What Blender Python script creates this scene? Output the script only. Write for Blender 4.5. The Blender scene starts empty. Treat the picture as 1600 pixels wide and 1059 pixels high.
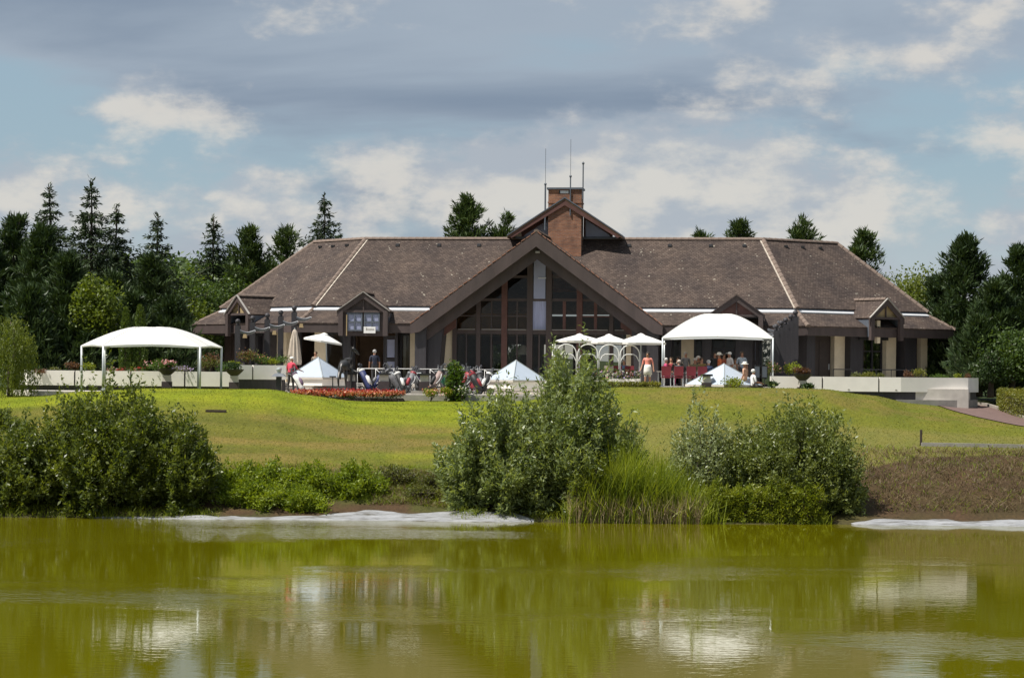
import bpy, bmesh, math, random
import numpy as np
from mathutils import Vector, Matrix

R = math.radians
SC = bpy.context.scene
COL = SC.collection

# ------------------------------------------------------------------ camera
HC, F, YH, ROLL = 5.4, 3600.0, 585.0, R(0.5)
cam_d = bpy.data.cameras.new('camera')
cam = bpy.data.objects.new('camera', cam_d)
COL.objects.link(cam)
cam.location = (0, 0, HC)
cam.rotation_euler = (Matrix.Rotation(R(90), 3, 'X') @ Matrix.Rotation(ROLL, 3, 'Z')).to_euler()
cam_d.sensor_width = 36.0
cam_d.lens = 36.0 * F / 1600.0
cam_d.shift_y = 55.5 / 1600.0
cam_d.clip_start = 0.5
cam_d.clip_end = 6000
SC.camera = cam

# ------------------------------------------------------------------ sky and sun
SUN = Vector((-0.45, -0.19, 0.87)).normalized()
EL = math.asin(SUN.z)
AZ = math.atan2(SUN.x, SUN.y)
world = bpy.data.worlds.new('World')
SC.world = world
world.use_nodes = True


def build_world():
    nt = world.node_tree
    nt.nodes.clear()
    N, Lk = nt.nodes.new, nt.links.new

    def math_(op, a, b=None, c=None, clamp=False):
        n = N('ShaderNodeMath'); n.operation = op; n.use_clamp = clamp
        for i, q in enumerate((a, b, c)):
            if q is None: continue
            if isinstance(q, (int, float)): n.inputs[i].default_value = q
            else: Lk(q, n.inputs[i])
        return n.outputs[0]

    def noise(vec, scale, detail, rough, dist=0.0):
        n = N('ShaderNodeTexNoise'); n.noise_dimensions = '3D'
        n.inputs['Scale'].default_value = scale
        n.inputs['Detail'].default_value = detail
        n.inputs['Roughness'].default_value = rough
        n.inputs['Distortion'].default_value = dist
        Lk(vec, n.inputs['Vector'])
        return n.outputs['Fac']

    def smooth(x, lo, hi):
        n = N('ShaderNodeMapRange'); n.interpolation_type = 'SMOOTHSTEP'
        Lk(x, n.inputs['Value'])
        n.inputs['From Min'].default_value = lo; n.inputs['From Max'].default_value = hi
        return n.outputs['Result']

    def mapv(vec, loc, scl):
        n = N('ShaderNodeMapping')
        n.inputs['Location'].default_value = loc; n.inputs['Scale'].default_value = scl
        Lk(vec, n.inputs['Vector'])
        return n.outputs[0]

    def mix(f, a, b):
        n = N('ShaderNodeMix'); n.data_type = 'RGBA'
        if isinstance(f, (int, float)): n.inputs[0].default_value = f
        else: Lk(f, n.inputs[0])
        for k, q in ((6, a), (7, b)):
            if isinstance(q, tuple): n.inputs[k].default_value = q + (1,)
            else: Lk(q, n.inputs[k])
        return n.outputs[2]

    tc = N('ShaderNodeTexCoord').outputs['Generated']
    sky = N('ShaderNodeTexSky'); sky.sky_type = 'NISHITA'
    sky.sun_disc = False
    sky.sun_elevation = EL; sky.sun_rotation = AZ
    sky.air_density = 1.0; sky.dust_density = 0.6; sky.ozone_density = 2.0
    sep = N('ShaderNodeSeparateXYZ'); Lk(tc, sep.inputs[0])
    z = sep.outputs['Z']
    # broad grey cloud sheets, thicker towards the zenith
    pa = mapv(tc, (3.1, 0.4, 0.55), (1.0, 1.0, 4.2))
    na = noise(pa, 4.6, 6, 0.50, 0.35)
    hi = smooth(z, 0.085, 0.165)
    ma = smooth(math_('ADD', na, math_('MULTIPLY', hi, 0.27)), 0.49, 0.68)
    # heaped clouds with bright edges towards the sun
    sc_ = (1.0, 1.0, 1.95)
    pb = mapv(tc, (3.63, 1.7, 0.33), sc_)
    pb2 = mapv(tc, (3.63 + 0.008, 1.7, 0.33 - 0.022), sc_)
    nb = noise(pb, 9.0, 11, 0.58, 0.0)
    nb2 = noise(pb2, 9.0, 11, 0.58, 0.0)
    low = smooth(z, 0.130, 0.055)
    mb = smooth(math_('ADD', nb, math_('MULTIPLY', low, 0.135)), 0.515, 0.635)
    lit = smooth(math_('SUBTRACT', nb, nb2), -0.055, 0.085)
    # far pale band close to the horizon
    haze = smooth(z, 0.095, 0.02)
    blue = mix(0.7, sky.outputs[0], (3.3, 4.5, 5.3))
    grey = mix(smooth(na, 0.42, 0.72), (3.6, 4.2, 5.0), (2.05, 2.6, 3.5))
    cum = mix(lit, (4.3, 4.7, 5.25), (7.0, 6.7, 6.2))
    c = mix(math_('MULTIPLY', haze, 0.65), blue, (5.4, 5.75, 6.1))
    c = mix(math_('MULTIPLY', ma, 0.88), c, grey)
    c = mix(math_('MULTIPLY', mb, 0.85), c, cum)
    bg = N('ShaderNodeBackground')
    Lk(c, bg.inputs['Color'])
    bg.inputs['Strength'].default_value = 0.062
    out = N('ShaderNodeOutputWorld')
    Lk(bg.outputs[0], out.inputs[0])


build_world()
sun_d = bpy.data.lights.new('sun', 'SUN')
sun_d.energy = 4.2
sun_d.angle = R(0.6)
sun_d.color = (1.0, 0.95, 0.87)
sun = bpy.data.objects.new('sun', sun_d)
COL.objects.link(sun)
sun.location = SUN * 200
sun.rotation_euler = SUN.to_track_quat('Z', 'Y').to_euler()

SC.view_settings.view_transform = 'Standard'
SC.view_settings.look = 'None'
SC.view_settings.exposure = 0.7
SC.view_settings.gamma = 1.0
SC.view_settings.use_curve_mapping = False
SC.render.engine = 'CYCLES'
SC.cycles.max_bounces = 6
SC.cycles.transparent_max_bounces = 12
SC.cycles.use_denoising = True


# ------------------------------------------------------------------ layout helper: a direction in view and a distance give a point
def P(x, y, Y):
    dx, dy = x - 800.0, y - YH
    c, s = math.cos(ROLL), math.sin(ROLL)
    ax, ay = dx * c + dy * s, -dx * s + dy * c
    return Vector((ax / F * Y, Y, HC - ay / F * Y))


def PX(x, Y): return (x - 800.0) / F * Y


# ------------------------------------------------------------------ object helpers
def link(o, parent=None):
    COL.objects.link(o)
    if parent is not None: o.parent = parent
    return o


def tag(o, label=None, cat=None, group=None, kind=None):
    if label: o['label'] = label
    if cat: o['category'] = cat
    if group: o['group'] = group
    if kind: o['kind'] = kind
    return o


def empty(name, loc=(0, 0, 0), rz=0.0, label=None, cat=None, group=None, parent=None):
    o = bpy.data.objects.new(name, None)
    o.empty_display_size = 0.3
    o.location = loc; o.rotation_euler = (0, 0, rz)
    link(o, parent)
    return tag(o, label, cat, group)


def copy_tree(o, parent=None):
    c = o.copy(); COL.objects.link(c); c.parent = parent
    for ch in list(o.children): copy_tree(ch, c)
    return c


class MB:
    """collects geometry for one mesh object"""
    def __init__(s): s.v, s.f, s.m, s.uv = [], [], [], {}

    def add(s, vs, fs, mi=0):
        b = len(s.v)
        s.v += [tuple(p) for p in vs]
        for f in fs:
            s.f.append(tuple(i + b for i in f)); s.m.append(mi)
        return s

    def box(s, c, d, rz=0.0, mi=0, taper=1.0):
        hx, hy, hz = d[0] / 2, d[1] / 2, d[2] / 2
        cs, sn = math.cos(rz), math.sin(rz)
        vs = []
        for k, zz in ((1.0, -hz), (taper, hz)):
            for sx, sy in ((-1, -1), (1, -1), (1, 1), (-1, 1)):
                x, y = sx * hx * k, sy * hy * k
                vs.append((c[0] + x * cs - y * sn, c[1] + x * sn + y * cs, c[2] + zz))
        return s.add(vs, [(3, 2, 1, 0), (4, 5, 6, 7), (0, 1, 5, 4), (1, 2, 6, 5), (2, 3, 7, 6), (3, 0, 4, 7)], mi)

    def slab(s, bot, top, mi=0):
        n = len(bot)
        fs = [tuple(range(n - 1, -1, -1)), tuple(range(n, 2 * n))]
        for i in range(n):
            j = (i + 1) % n
            fs.append((i, j, n + j, n + i))
        return s.add(list(bot) + list(top), fs, mi)

    def extrude(s, pts, vec, mi=0):
        vec = Vector(vec)
        return s.slab([Vector(p) for p in pts], [Vector(p) + vec for p in pts], mi)

    def bar(s, a, b, w, h, mi=0, up=(0, 0, 1)):
        a, b = Vector(a), Vector(b)
        d = (b - a).normalized()
        side = d.cross(Vector(up))
        if side.length < 1e-4: side = d.cross(Vector((1, 0, 0)))
        side.normalize(); u = side.cross(d).normalized()
        q = [side * (w / 2 * i) + u * (h / 2 * j) for i, j in ((-1, -1), (1, -1), (1, 1), (-1, 1))]
        return s.slab([a + k for k in q], [b + k for k in q], mi)

    def tube(s, pts, rad, n=8, mi=0, cap=True):
        pts = [Vector(p) for p in pts]
        if isinstance(rad, (int, float)): rad = [rad] * len(pts)
        rings = []; prev = None
        for i, p in enumerate(pts):
            d = (pts[min(i + 1, len(pts) - 1)] - pts[max(i - 1, 0)])
            if d.length < 1e-6: d = Vector((0, 0, 1))
            d.normalize()
            a = Vector((1, 0, 0)) if abs(d.x) < 0.9 else Vector((0, 1, 0))
            if prev is not None: a = prev
            e1 = (a - d * a.dot(d)).normalized(); e2 = d.cross(e1); prev = e1
            rings.append([p + (e1 * math.cos(t) + e2 * math.sin(t)) * rad[i] for t in [2 * math.pi * k / n for k in range(n)]])
        vs = [q for r in rings for q in r]
        fs = []
        for i in range(len(rings) - 1):
            for k in range(n):
                j = (k + 1) % n
                fs.append((i * n + k, i * n + j, (i + 1) * n + j, (i + 1) * n + k))
        if cap:
            fs.append(tuple(range(n - 1, -1, -1)))
            fs.append(tuple(range((len(rings) - 1) * n, len(rings) * n)))
        return s.add(vs, fs, mi)

    def lathe(s, prof, c=(0, 0, 0), n=12, mi=0):
        return s.tube([(c[0], c[1], c[2] + z) for r, z in prof], [max(r, 0.001) for r, z in prof], n, mi)

    def ball(s, c, r, n=10, m=6, mi=0, sz=1.0):
        prof = [(r * math.sin(math.pi * i / m), -r * sz * math.cos(math.pi * i / m)) for i in range(m + 1)]
        return s.lathe(prof, c, n, mi)

    def build(s, name, mats, parent=None, smooth=False, loc=None):
        me = bpy.data.meshes.new(name)
        me.from_pydata(s.v, [], s.f)
        if not isinstance(mats, (list, tuple)): mats = [mats]
        for m in mats: me.materials.append(m)
        if len(mats) > 1:
            me.polygons.foreach_set('material_index', s.m)
        if smooth:
            me.polygons.foreach_set('use_smooth', [True] * len(s.f))
        me.update()
        o = bpy.data.objects.new(name, me)
        if loc is not None: o.location = loc
        return link(o, parent)


def np_mesh(name, verts, nper, mat, parent=None, smooth=False):
    """verts: (N*nper,3); faces of nper consecutive vertices"""
    n = len(verts); nf = n // nper
    me = bpy.data.meshes.new(name)
    me.vertices.add(n)
    me.vertices.foreach_set('co', np.asarray(verts, np.float32).ravel())
    me.loops.add(n)
    me.loops.foreach_set('vertex_index', np.arange(n, dtype=np.int32))
    me.polygons.add(nf)
    me.polygons.foreach_set('loop_start', np.arange(0, n, nper, dtype=np.int32))
    me.polygons.foreach_set('loop_total', np.full(nf, nper, np.int32))
    me.materials.append(mat)
    me.update(calc_edges=True)
    if smooth: me.polygons.foreach_set('use_smooth', [True] * nf)
    o = bpy.data.objects.new(name, me)
    return link(o, parent)


# ------------------------------------------------------------------ materials
def nodes(name):
    m = bpy.data.materials.new(name); m.use_nodes = True
    nt = m.node_tree
    return m, nt, nt.nodes['Principled BSDF'], nt.nodes.new, nt.links.new


def mat(name, col, rough=0.6, var=0.12, scale=4.0, bump=0.0, bscale=40.0, metal=0.0, spec=0.5, stretch=(1, 1, 1)):
    m, nt, b, N, Lk = nodes(name)
    b.inputs['Roughness'].default_value = rough
    b.inputs['Metallic'].default_value = metal
    b.inputs['Specular IOR Level'].default_value = spec
    tc = N('ShaderNodeTexCoord')
    mp = N('ShaderNodeMapping'); mp.inputs['Scale'].default_value = stretch
    Lk(tc.outputs['Object'], mp.inputs[0])
    nz = N('ShaderNodeTexNoise'); nz.inputs['Scale'].default_value = scale; nz.inputs['Detail'].default_value = 6
    nz.inputs['Roughness'].default_value = 0.65
    Lk(mp.outputs[0], nz.inputs['Vector'])
    rp = N('ShaderNodeValToRGB')
    rp.color_ramp.elements[0].position = 0.3; rp.color_ramp.elements[1].position = 0.7
    rp.color_ramp.elements[0].color = tuple(c * (1 - var) for c in col) + (1,)
    rp.color_ramp.elements[1].color = tuple(min(1, c * (1 + var)) for c in col) + (1,)
    Lk(nz.outputs['Fac'], rp.inputs[0]); Lk(rp.outputs[0], b.inputs['Base Color'])
    if bump:
        n2 = N('ShaderNodeTexNoise'); n2.inputs['Scale'].default_value = bscale; n2.inputs['Detail'].default_value = 4
        Lk(mp.outputs[0], n2.inputs['Vector'])
        bp = N('ShaderNodeBump'); bp.inputs['Strength'].default_value = bump; bp.inputs['Distance'].default_value = 0.02
        Lk(n2.outputs['Fac'], bp.inputs['Height']); Lk(bp.outputs[0], b.inputs['Normal'])
    return m


def leafmat(name, ca, cb, transl=0.35, rough=0.5, tint=1.5, spec=0.35, tc_=(1.1, 1.05, .4)):
    m, nt, b, N, Lk = nodes(name)
    g = N('ShaderNodeNewGeometry')
    rp = N('ShaderNodeValToRGB')
    rp.color_ramp.elements[0].color = tuple(ca) + (1,)
    rp.color_ramp.elements[1].color = tuple(cb) + (1,)
    tc = N('ShaderNodeTexCoord')
    nz = N('ShaderNodeTexNoise'); nz.inputs['Scale'].default_value = 0.9; nz.inputs['Detail'].default_value = 3
    Lk(tc.outputs['Object'], nz.inputs['Vector'])
    ad = N('ShaderNodeMath'); ad.operation = 'MULTIPLY_ADD'
    Lk(nz.outputs['Fac'], ad.inputs[0]); ad.inputs[1].default_value = 1.3; ad.inputs[2].default_value = -0.42
    a2 = N('ShaderNodeMath'); a2.operation = 'MULTIPLY_ADD'; a2.use_clamp = True
    Lk(g.outputs['Random Per Island'], a2.inputs[0]); a2.inputs[1].default_value = 0.6; Lk(ad.outputs[0], a2.inputs[2])
    Lk(a2.outputs[0], rp.inputs[0])
    Lk(rp.outputs[0], b.inputs['Base Color'])
    b.inputs['Roughness'].default_value = rough
    b.inputs['Specular IOR Level'].default_value = spec
    tr = N('ShaderNodeBsdfTranslucent')
    hs = N('ShaderNodeMix'); hs.data_type = 'RGBA'; hs.blend_type = 'MULTIPLY'; hs.inputs[0].default_value = 1
    Lk(rp.outputs[0], hs.inputs[6]); hs.inputs[7].default_value = (tint * tc_[0], tint * tc_[1], tint * tc_[2], 1)
    Lk(hs.outputs[2], tr.inputs[0])
    mx = N('ShaderNodeMixShader'); mx.inputs[0].default_value = transl
    Lk(b.outputs[0], mx.inputs[1]); Lk(tr.outputs[0], mx.inputs[2])
    Lk(mx.outputs[0], nt.nodes['Material Output'].inputs[0])
    return m


def roofmat():
    m, nt, b, N, Lk = nodes('roof tiles')
    uv = N('ShaderNodeUVMap')
    br = N('ShaderNodeTexBrick')
    br.inputs['Scale'].default_value = 1.0
    br.inputs['Brick Width'].default_value = 0.19; br.inputs['Row Height'].default_value = 0.125
    br.inputs['Mortar Size'].default_value = 0.013; br.inputs['Mortar Smooth'].default_value = 0.3
    br.inputs['Bias'].default_value = -0.1
    br.inputs['Color1'].default_value = (0.058, 0.045, 0.040, 1)
    br.inputs['Color2'].default_value = (0.108, 0.084, 0.072, 1)
    br.inputs['Mortar'].default_value = (0.055, 0.04, 0.034, 1)
    Lk(uv.outputs[0], br.inputs['Vector'])
    nz = N('ShaderNodeTexNoise'); nz.inputs['Scale'].default_value = 0.55; nz.inputs['Detail'].default_value = 7
    nz.inputs['Roughness'].default_value = 0.62
    Lk(uv.outputs[0], nz.inputs['Vector'])
    st = N('ShaderNodeValToRGB')
    st.color_ramp.elements[0].position = 0.33; st.color_ramp.elements[0].color = (0.66, 0.66, 0.70, 1)
    st.color_ramp.elements[1].position = 0.68; st.color_ramp.elements[1].color = (1.28, 1.22, 1.14, 1)
    Lk(nz.outputs['Fac'], st.inputs[0])
    mu = N('ShaderNodeMix'); mu.data_type = 'RGBA'; mu.blend_type = 'MULTIPLY'; mu.inputs[0].default_value = 1
    Lk(br.outputs['Color'], mu.inputs[6]); Lk(st.outputs[0], mu.inputs[7])
    # lichen specks
    vo = N('ShaderNodeTexVoronoi'); vo.inputs['Scale'].default_value = 4.2; vo.inputs['Randomness'].default_value = 1
    Lk(uv.outputs[0], vo.inputs['Vector'])
    n3 = N('ShaderNodeTexNoise'); n3.inputs['Scale'].default_value = 1.3; n3.inputs['Detail'].default_value = 3
    Lk(uv.outputs[0], n3.inputs['Vector'])
    lt = N('ShaderNodeMath'); lt.operation = 'LESS_THAN'; Lk(vo.outputs['Distance'], lt.inputs[0])
    th = N('ShaderNodeMapRange'); th.inputs['From Min'].default_value = 0.45; th.inputs['From Max'].default_value = 0.75
    th.inputs['To Min'].default_value = 0.0; th.inputs['To Max'].default_value = 0.30
    Lk(n3.outputs['Fac'], th.inputs['Value']); Lk(th.outputs[0], lt.inputs[1])
    lm = N('ShaderNodeMath'); lm.operation = 'MULTIPLY'; Lk(lt.outputs[0], lm.inputs[0]); lm.inputs[1].default_value = 0.75
    m2 = N('ShaderNodeMix'); m2.data_type = 'RGBA'
    Lk(lm.outputs[0], m2.inputs[0]); Lk(mu.outputs[2], m2.inputs[6]); m2.inputs[7].default_value = (0.30, 0.27, 0.22, 1)
    Lk(m2.outputs[2], b.inputs['Base Color'])
    b.inputs['Roughness'].default_value = 0.85; b.inputs['Specular IOR Level'].default_value = 0.2
    bp = N('ShaderNodeBump'); bp.inputs['Strength'].default_value = 0.8; bp.inputs['Distance'].default_value = 0.03
    Lk(br.outputs['Fac'], bp.inputs['Height']); bp.invert = True
    Lk(bp.outputs[0], b.inputs['Normal'])
    return m


def brickmat():
    m, nt, b, N, Lk = nodes('red brick')
    tc = N('ShaderNodeTexCoord'); mp = N('ShaderNodeMapping')
    mp.inputs['Rotation'].default_value = (R(90), 0, 0)
    Lk(tc.outputs['Object'], mp.inputs[0])
    br = N('ShaderNodeTexBrick'); br.inputs['Scale'].default_value = 1
    br.inputs['Brick Width'].default_value = 0.22; br.inputs['Row Height'].default_value = 0.075
    br.inputs['Mortar Size'].default_value = 0.009
    br.inputs['Color1'].default_value = (0.22, 0.085, 0.044, 1); br.inputs['Color2'].default_value = (0.33, 0.145, 0.075, 1)
    br.inputs['Mortar'].default_value = (0.22, 0.18, 0.15, 1)
    Lk(mp.outputs[0], br.inputs['Vector'])
    nz = N('ShaderNodeTexNoise'); nz.inputs['Scale'].default_value = 2.2; nz.inputs['Detail'].default_value = 6
    Lk(tc.outputs['Object'], nz.inputs['Vector'])
    rp = N('ShaderNodeValToRGB'); rp.color_ramp.elements[0].position = .3; rp.color_ramp.elements[1].position = .7
    rp.color_ramp.elements[0].color = (.6, .6, .62, 1); rp.color_ramp.elements[1].color = (1.2, 1.15, 1.1, 1)
    Lk(nz.outputs[0], rp.inputs[0])
    mu = N('ShaderNodeMix'); mu.data_type = 'RGBA'; mu.blend_type = 'MULTIPLY'; mu.inputs[0].default_value = 1
    Lk(br.outputs[0], mu.inputs[6]); Lk(rp.outputs[0], mu.inputs[7]); Lk(mu.outputs[2], b.inputs['Base Color'])
    b.inputs['Roughness'].default_value = .85
    bp = N('ShaderNodeBump'); bp.inputs['Strength'].default_value = .6; bp.inputs['Distance'].default_value = .02; bp.invert = True
    Lk(br.outputs['Fac'], bp.inputs['Height']); Lk(bp.outputs[0], b.inputs['Normal'])
    return m


def glassmat(name, tint=(0.72, 0.72, 0.68), refl=0.0):
    m, nt, b, N, Lk = nodes(name)
    tr = N('ShaderNodeBsdfTransparent'); tr.inputs[0].default_value = tint + (1,)
    gl = N('ShaderNodeBsdfGlossy'); gl.inputs['Roughness'].default_value = 0.02; gl.inputs[0].default_value = (.9, .95, 1, 1)
    fr = N('ShaderNodeFresnel'); fr.inputs[0].default_value = 1.28
    ad = N('ShaderNodeMath'); ad.operation = 'ADD'; ad.use_clamp = True
    Lk(fr.outputs[0], ad.inputs[0]); ad.inputs[1].default_value = refl
    mx = N('ShaderNodeMixShader'); Lk(ad.outputs[0], mx.inputs[0]); Lk(tr.outputs[0], mx.inputs[1]); Lk(gl.outputs[0], mx.inputs[2])
    Lk(mx.outputs[0], nt.nodes['Material Output'].inputs[0])
    return m


def groundmat():
    m, nt, b, N, Lk = nodes('ground')
    at = N('ShaderNodeAttribute'); at.attribute_name = 'Tone'
    tc = N('ShaderNodeTexCoord')
    n1 = N('ShaderNodeTexNoise'); n1.inputs['Scale'].default_value = 9; n1.inputs['Detail'].default_value = 8; n1.inputs['Roughness'].default_value = .75
    mp = N('ShaderNodeMapping'); mp.inputs['Scale'].default_value = (1, .45, 1); Lk(tc.outputs['Object'], mp.inputs[0])
    Lk(mp.outputs[0], n1.inputs['Vector'])
    n2 = N('ShaderNodeTexNoise'); n2.inputs['Scale'].default_value = .7; n2.inputs['Detail'].default_value = 5; Lk(mp.outputs[0], n2.inputs['Vector'])
    rp = N('ShaderNodeValToRGB'); rp.color_ramp.elements[0].position = .28; rp.color_ramp.elements[1].position = .72
    rp.color_ramp.elements[0].color = (.52, .55, .55, 1); rp.color_ramp.elements[1].color = (1.42, 1.38, 1.3, 1)
    Lk(n1.outputs[0], rp.inputs[0])
    r2 = N('ShaderNodeValToRGB'); r2.color_ramp.elements[0].position = .3; r2.color_ramp.elements[1].position = .7
    r2.color_ramp.elements[0].color = (.86, .92, .85, 1); r2.color_ramp.elements[1].color = (1.16, 1.06, 1.1, 1)
    Lk(n2.outputs[0], r2.inputs[0])
    q = at.outputs['Color']
    for r in (rp, r2):
        mu = N('ShaderNodeMix'); mu.data_type = 'RGBA'; mu.blend_type = 'MULTIPLY'; mu.inputs[0].default_value = 1
        Lk(q, mu.inputs[6]); Lk(r.outputs[0], mu.inputs[7]); q = mu.outputs[2]
    Lk(q, b.inputs['Base Color'])
    b.inputs['Roughness'].default_value = .9; b.inputs['Specular IOR Level'].default_value = .15
    bp = N('ShaderNodeBump'); bp.inputs['Strength'].default_value = .7; bp.inputs['Distance'].default_value = .06
    Lk(n1.outputs[0], bp.inputs['Height']); Lk(bp.outputs[0], b.inputs['Normal'])
    return m


def watermat():
    m, nt, b, N, Lk = nodes('pond water')
    b.inputs['Base Color'].default_value = (0.104, 0.097, 0.001, 1)
    b.inputs['Roughness'].default_value = .02
    b.inputs['IOR'].default_value = 1.34
    tc = N('ShaderNodeTexCoord')
    def nz(scale, st, det=3, off=(0, 0, 0)):
        mp = N('ShaderNodeMapping'); mp.inputs['Scale'].default_value = st; mp.inputs['Location'].default_value = off
        Lk(tc.outputs['Object'], mp.inputs[0])
        n = N('ShaderNodeTexNoise'); n.inputs['Scale'].default_value = scale; n.inputs['Detail'].default_value = det
        Lk(mp.outputs[0], n.inputs['Vector']); return n.outputs[0]
    fine = nz(5.0, (.45, 1, 1), 3)
    swell = nz(.9, (.35, 1, 1), 2, (3, 5, 0))
    patch = nz(.055, (1, 2.2, 1), 3, (1.9, 1.3, 0))
    pr = N('ShaderNodeMapRange'); pr.interpolation_type = 'SMOOTHSTEP'
    # a breeze ruffles the far left of the pond
    sp = N('ShaderNodeSeparateXYZ'); Lk(tc.outputs['Object'], sp.inputs[0])
    gx = N('ShaderNodeMapRange'); gx.interpolation_type = 'SMOOTHSTEP'; Lk(sp.outputs['X'], gx.inputs['Value'])
    gx.inputs['From Min'].default_value = 1; gx.inputs['From Max'].default_value = -9
    gy = N('ShaderNodeMapRange'); gy.interpolation_type = 'SMOOTHSTEP'; Lk(sp.outputs['Y'], gy.inputs['Value'])
    gy.inputs['From Min'].default_value = 64; gy.inputs['From Max'].default_value = 72
    gm = N('ShaderNodeMath'); gm.operation = 'MULTIPLY'; Lk(gx.outputs[0], gm.inputs[0]); Lk(gy.outputs[0], gm.inputs[1])
    ga = N('ShaderNodeMath'); ga.operation = 'MULTIPLY_ADD'; Lk(gm.outputs[0], ga.inputs[0]); ga.inputs[1].default_value = .22; Lk(patch, ga.inputs[2])
    Lk(ga.outputs[0], pr.inputs['Value']); pr.inputs['From Min'].default_value = .52; pr.inputs['From Max'].default_value = .74
    pr.inputs['To Min'].default_value = .035; pr.inputs['To Max'].default_value = .55
    h = N('ShaderNodeMath'); h.operation = 'MULTIPLY'; Lk(fine, h.inputs[0]); Lk(pr.outputs[0], h.inputs[1])
    h2 = N('ShaderNodeMath'); h2.operation = 'MULTIPLY_ADD'; Lk(swell, h2.inputs[0]); h2.inputs[1].default_value = .035; Lk(h.outputs[0], h2.inputs[2])
    bp = N('ShaderNodeBump'); bp.inputs['Strength'].default_value = 1; bp.inputs['Distance'].default_value = .045
    Lk(h2.outputs[0], bp.inputs['Height']); Lk(bp.outputs[0], b.inputs['Normal'])
    return m


M = {}
M['roof'] = roofmat()
M['brick'] = brickmat()
M['tile'] = mat('ridge tile clay', (.17, .125, .10), .85, .35, 3)
M['mortar'] = mat('pale mortar', (.42, .37, .31), .9, .3, 5)
M['timber'] = mat('dark brown timber', (.064, .046, .043), .7, .25, 2, .3, 30, stretch=(1, 1, .2))
M['timber2'] = mat('red brown timber', (.105, .045, .036), .65, .25, 2)
M['char'] = mat('charcoal timber', (.034, .031, .036), .6, .25, 3, .3, 30, stretch=(3, 3, .2))
M['gable_ochre'] = mat('ochre panel', (.34, .25, .13), .8, .12, 4)
M['cream'] = mat('cream render', (.68, .58, .42), .85, .08, 3, .15, 60)
M['white'] = mat('white painted concrete', (.85, .81, .76), .75, .05, 1.6, .1, 50)
M['concrete'] = mat('grey concrete', (.32, .30, .275), .9, .2, 2, .3, 30)
M['stone'] = mat('pale paving', (.55, .51, .46), .85, .12, 2, .2, 30)
M['zinc'] = mat('white zinc', (.60, .61, .63), .45, .06, 5)
M['lead'] = mat('dark zinc', (.10, .115, .14), .5, .15, 4)
M['glass'] = glassmat('window glass')
M['painted_sky_glass'] = mat('pale glass with painted sky', (.30, .32, .45), .25, .06, 2)  # sky showing through the gable, painted into an opaque pane colour
M['painted_sky_glass2'] = mat('lilac glass with painted sky', (.36, .38, .56), .25, .25, 3, stretch=(9, 1, .3))  # bluer, streaked version of the painted sky for the pane below
M['skylight'] = mat('skylight pane', (.42, .48, .56), .18, .04, 2)
M['canvas'] = leafmat('white canvas', (.80, .79, .77), (.83, .82, .80), .22, .7, 1.0, .2, (1, .98, .95))
M['canvas2'] = mat('beige canvas', (.46, .39, .32), .85, .12, 6)
M['steel'] = mat('galvanised steel', (.46, .49, .50), .4, .08, 5, metal=.3)
M['wpaint'] = mat('white paint', (.80, .79, .77), .45, .04, 5)
M['black'] = mat('black plastic', (.018, .018, .020), .45, .2, 8)
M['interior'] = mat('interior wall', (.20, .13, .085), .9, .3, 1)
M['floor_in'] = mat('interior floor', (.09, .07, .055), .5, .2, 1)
M['bronze'] = mat('dark bronze', (.075, .072, .070), .42, .25, 6, metal=.7)
M['door'] = mat('dark brown door', (.040, .028, .024), .55, .2, 3)
M['asphalt_red'] = mat('red brown tarmac', (.125, .078, .068), .9, .15, 3, .3, 60)
M['kerb'] = mat('kerb stone', (.30, .27, .23), .9, .15, 3)
M['liner'] = mat('pale pond liner', (.22, .225, .235), .6, .6, 1.3, 1.0, 7, stretch=(.35, 1, 1))
def linermat():
    m, nt, b, N, Lk = nodes('pale pond liner')
    tc = N('ShaderNodeTexCoord'); mp = N('ShaderNodeMapping'); mp.inputs['Scale'].default_value = (.5, 2.4, 2.4); Lk(tc.outputs['Object'], mp.inputs[0])
    n1 = N('ShaderNodeTexNoise'); n1.inputs['Scale'].default_value = 1.6; n1.inputs['Detail'].default_value = 9; n1.inputs['Roughness'].default_value = .7; Lk(mp.outputs[0], n1.inputs['Vector'])
    rp = N('ShaderNodeValToRGB'); e = rp.color_ramp.elements
    e[0].position = .36; e[0].color = (.075, .065, .048, 1); e[1].position = .50; e[1].color = (.25, .255, .265, 1)
    k = e.new(.70); k.color = (.36, .365, .38, 1)
    Lk(n1.outputs[0], rp.inputs[0]); Lk(rp.outputs[0], b.inputs['Base Color'])
    b.inputs['Roughness'].default_value = .5
    n2 = N('ShaderNodeTexNoise'); n2.inputs['Scale'].default_value = 5; n2.inputs['Detail'].default_value = 5; Lk(mp.outputs[0], n2.inputs['Vector'])
    bp = N('ShaderNodeBump'); bp.inputs['Strength'].default_value = 1; bp.inputs['Distance'].default_value = .08; Lk(n2.outputs[0], bp.inputs['Height']); Lk(bp.outputs[0], b.inputs['Normal'])
    return m


M['liner'] = linermat()
M['bark'] = mat('bark', (.060, .045, .034), .95, .3, 4, .5, 20)
M['soil'] = mat('soil', (.045, .034, .025), .95, .3, 5)
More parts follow.
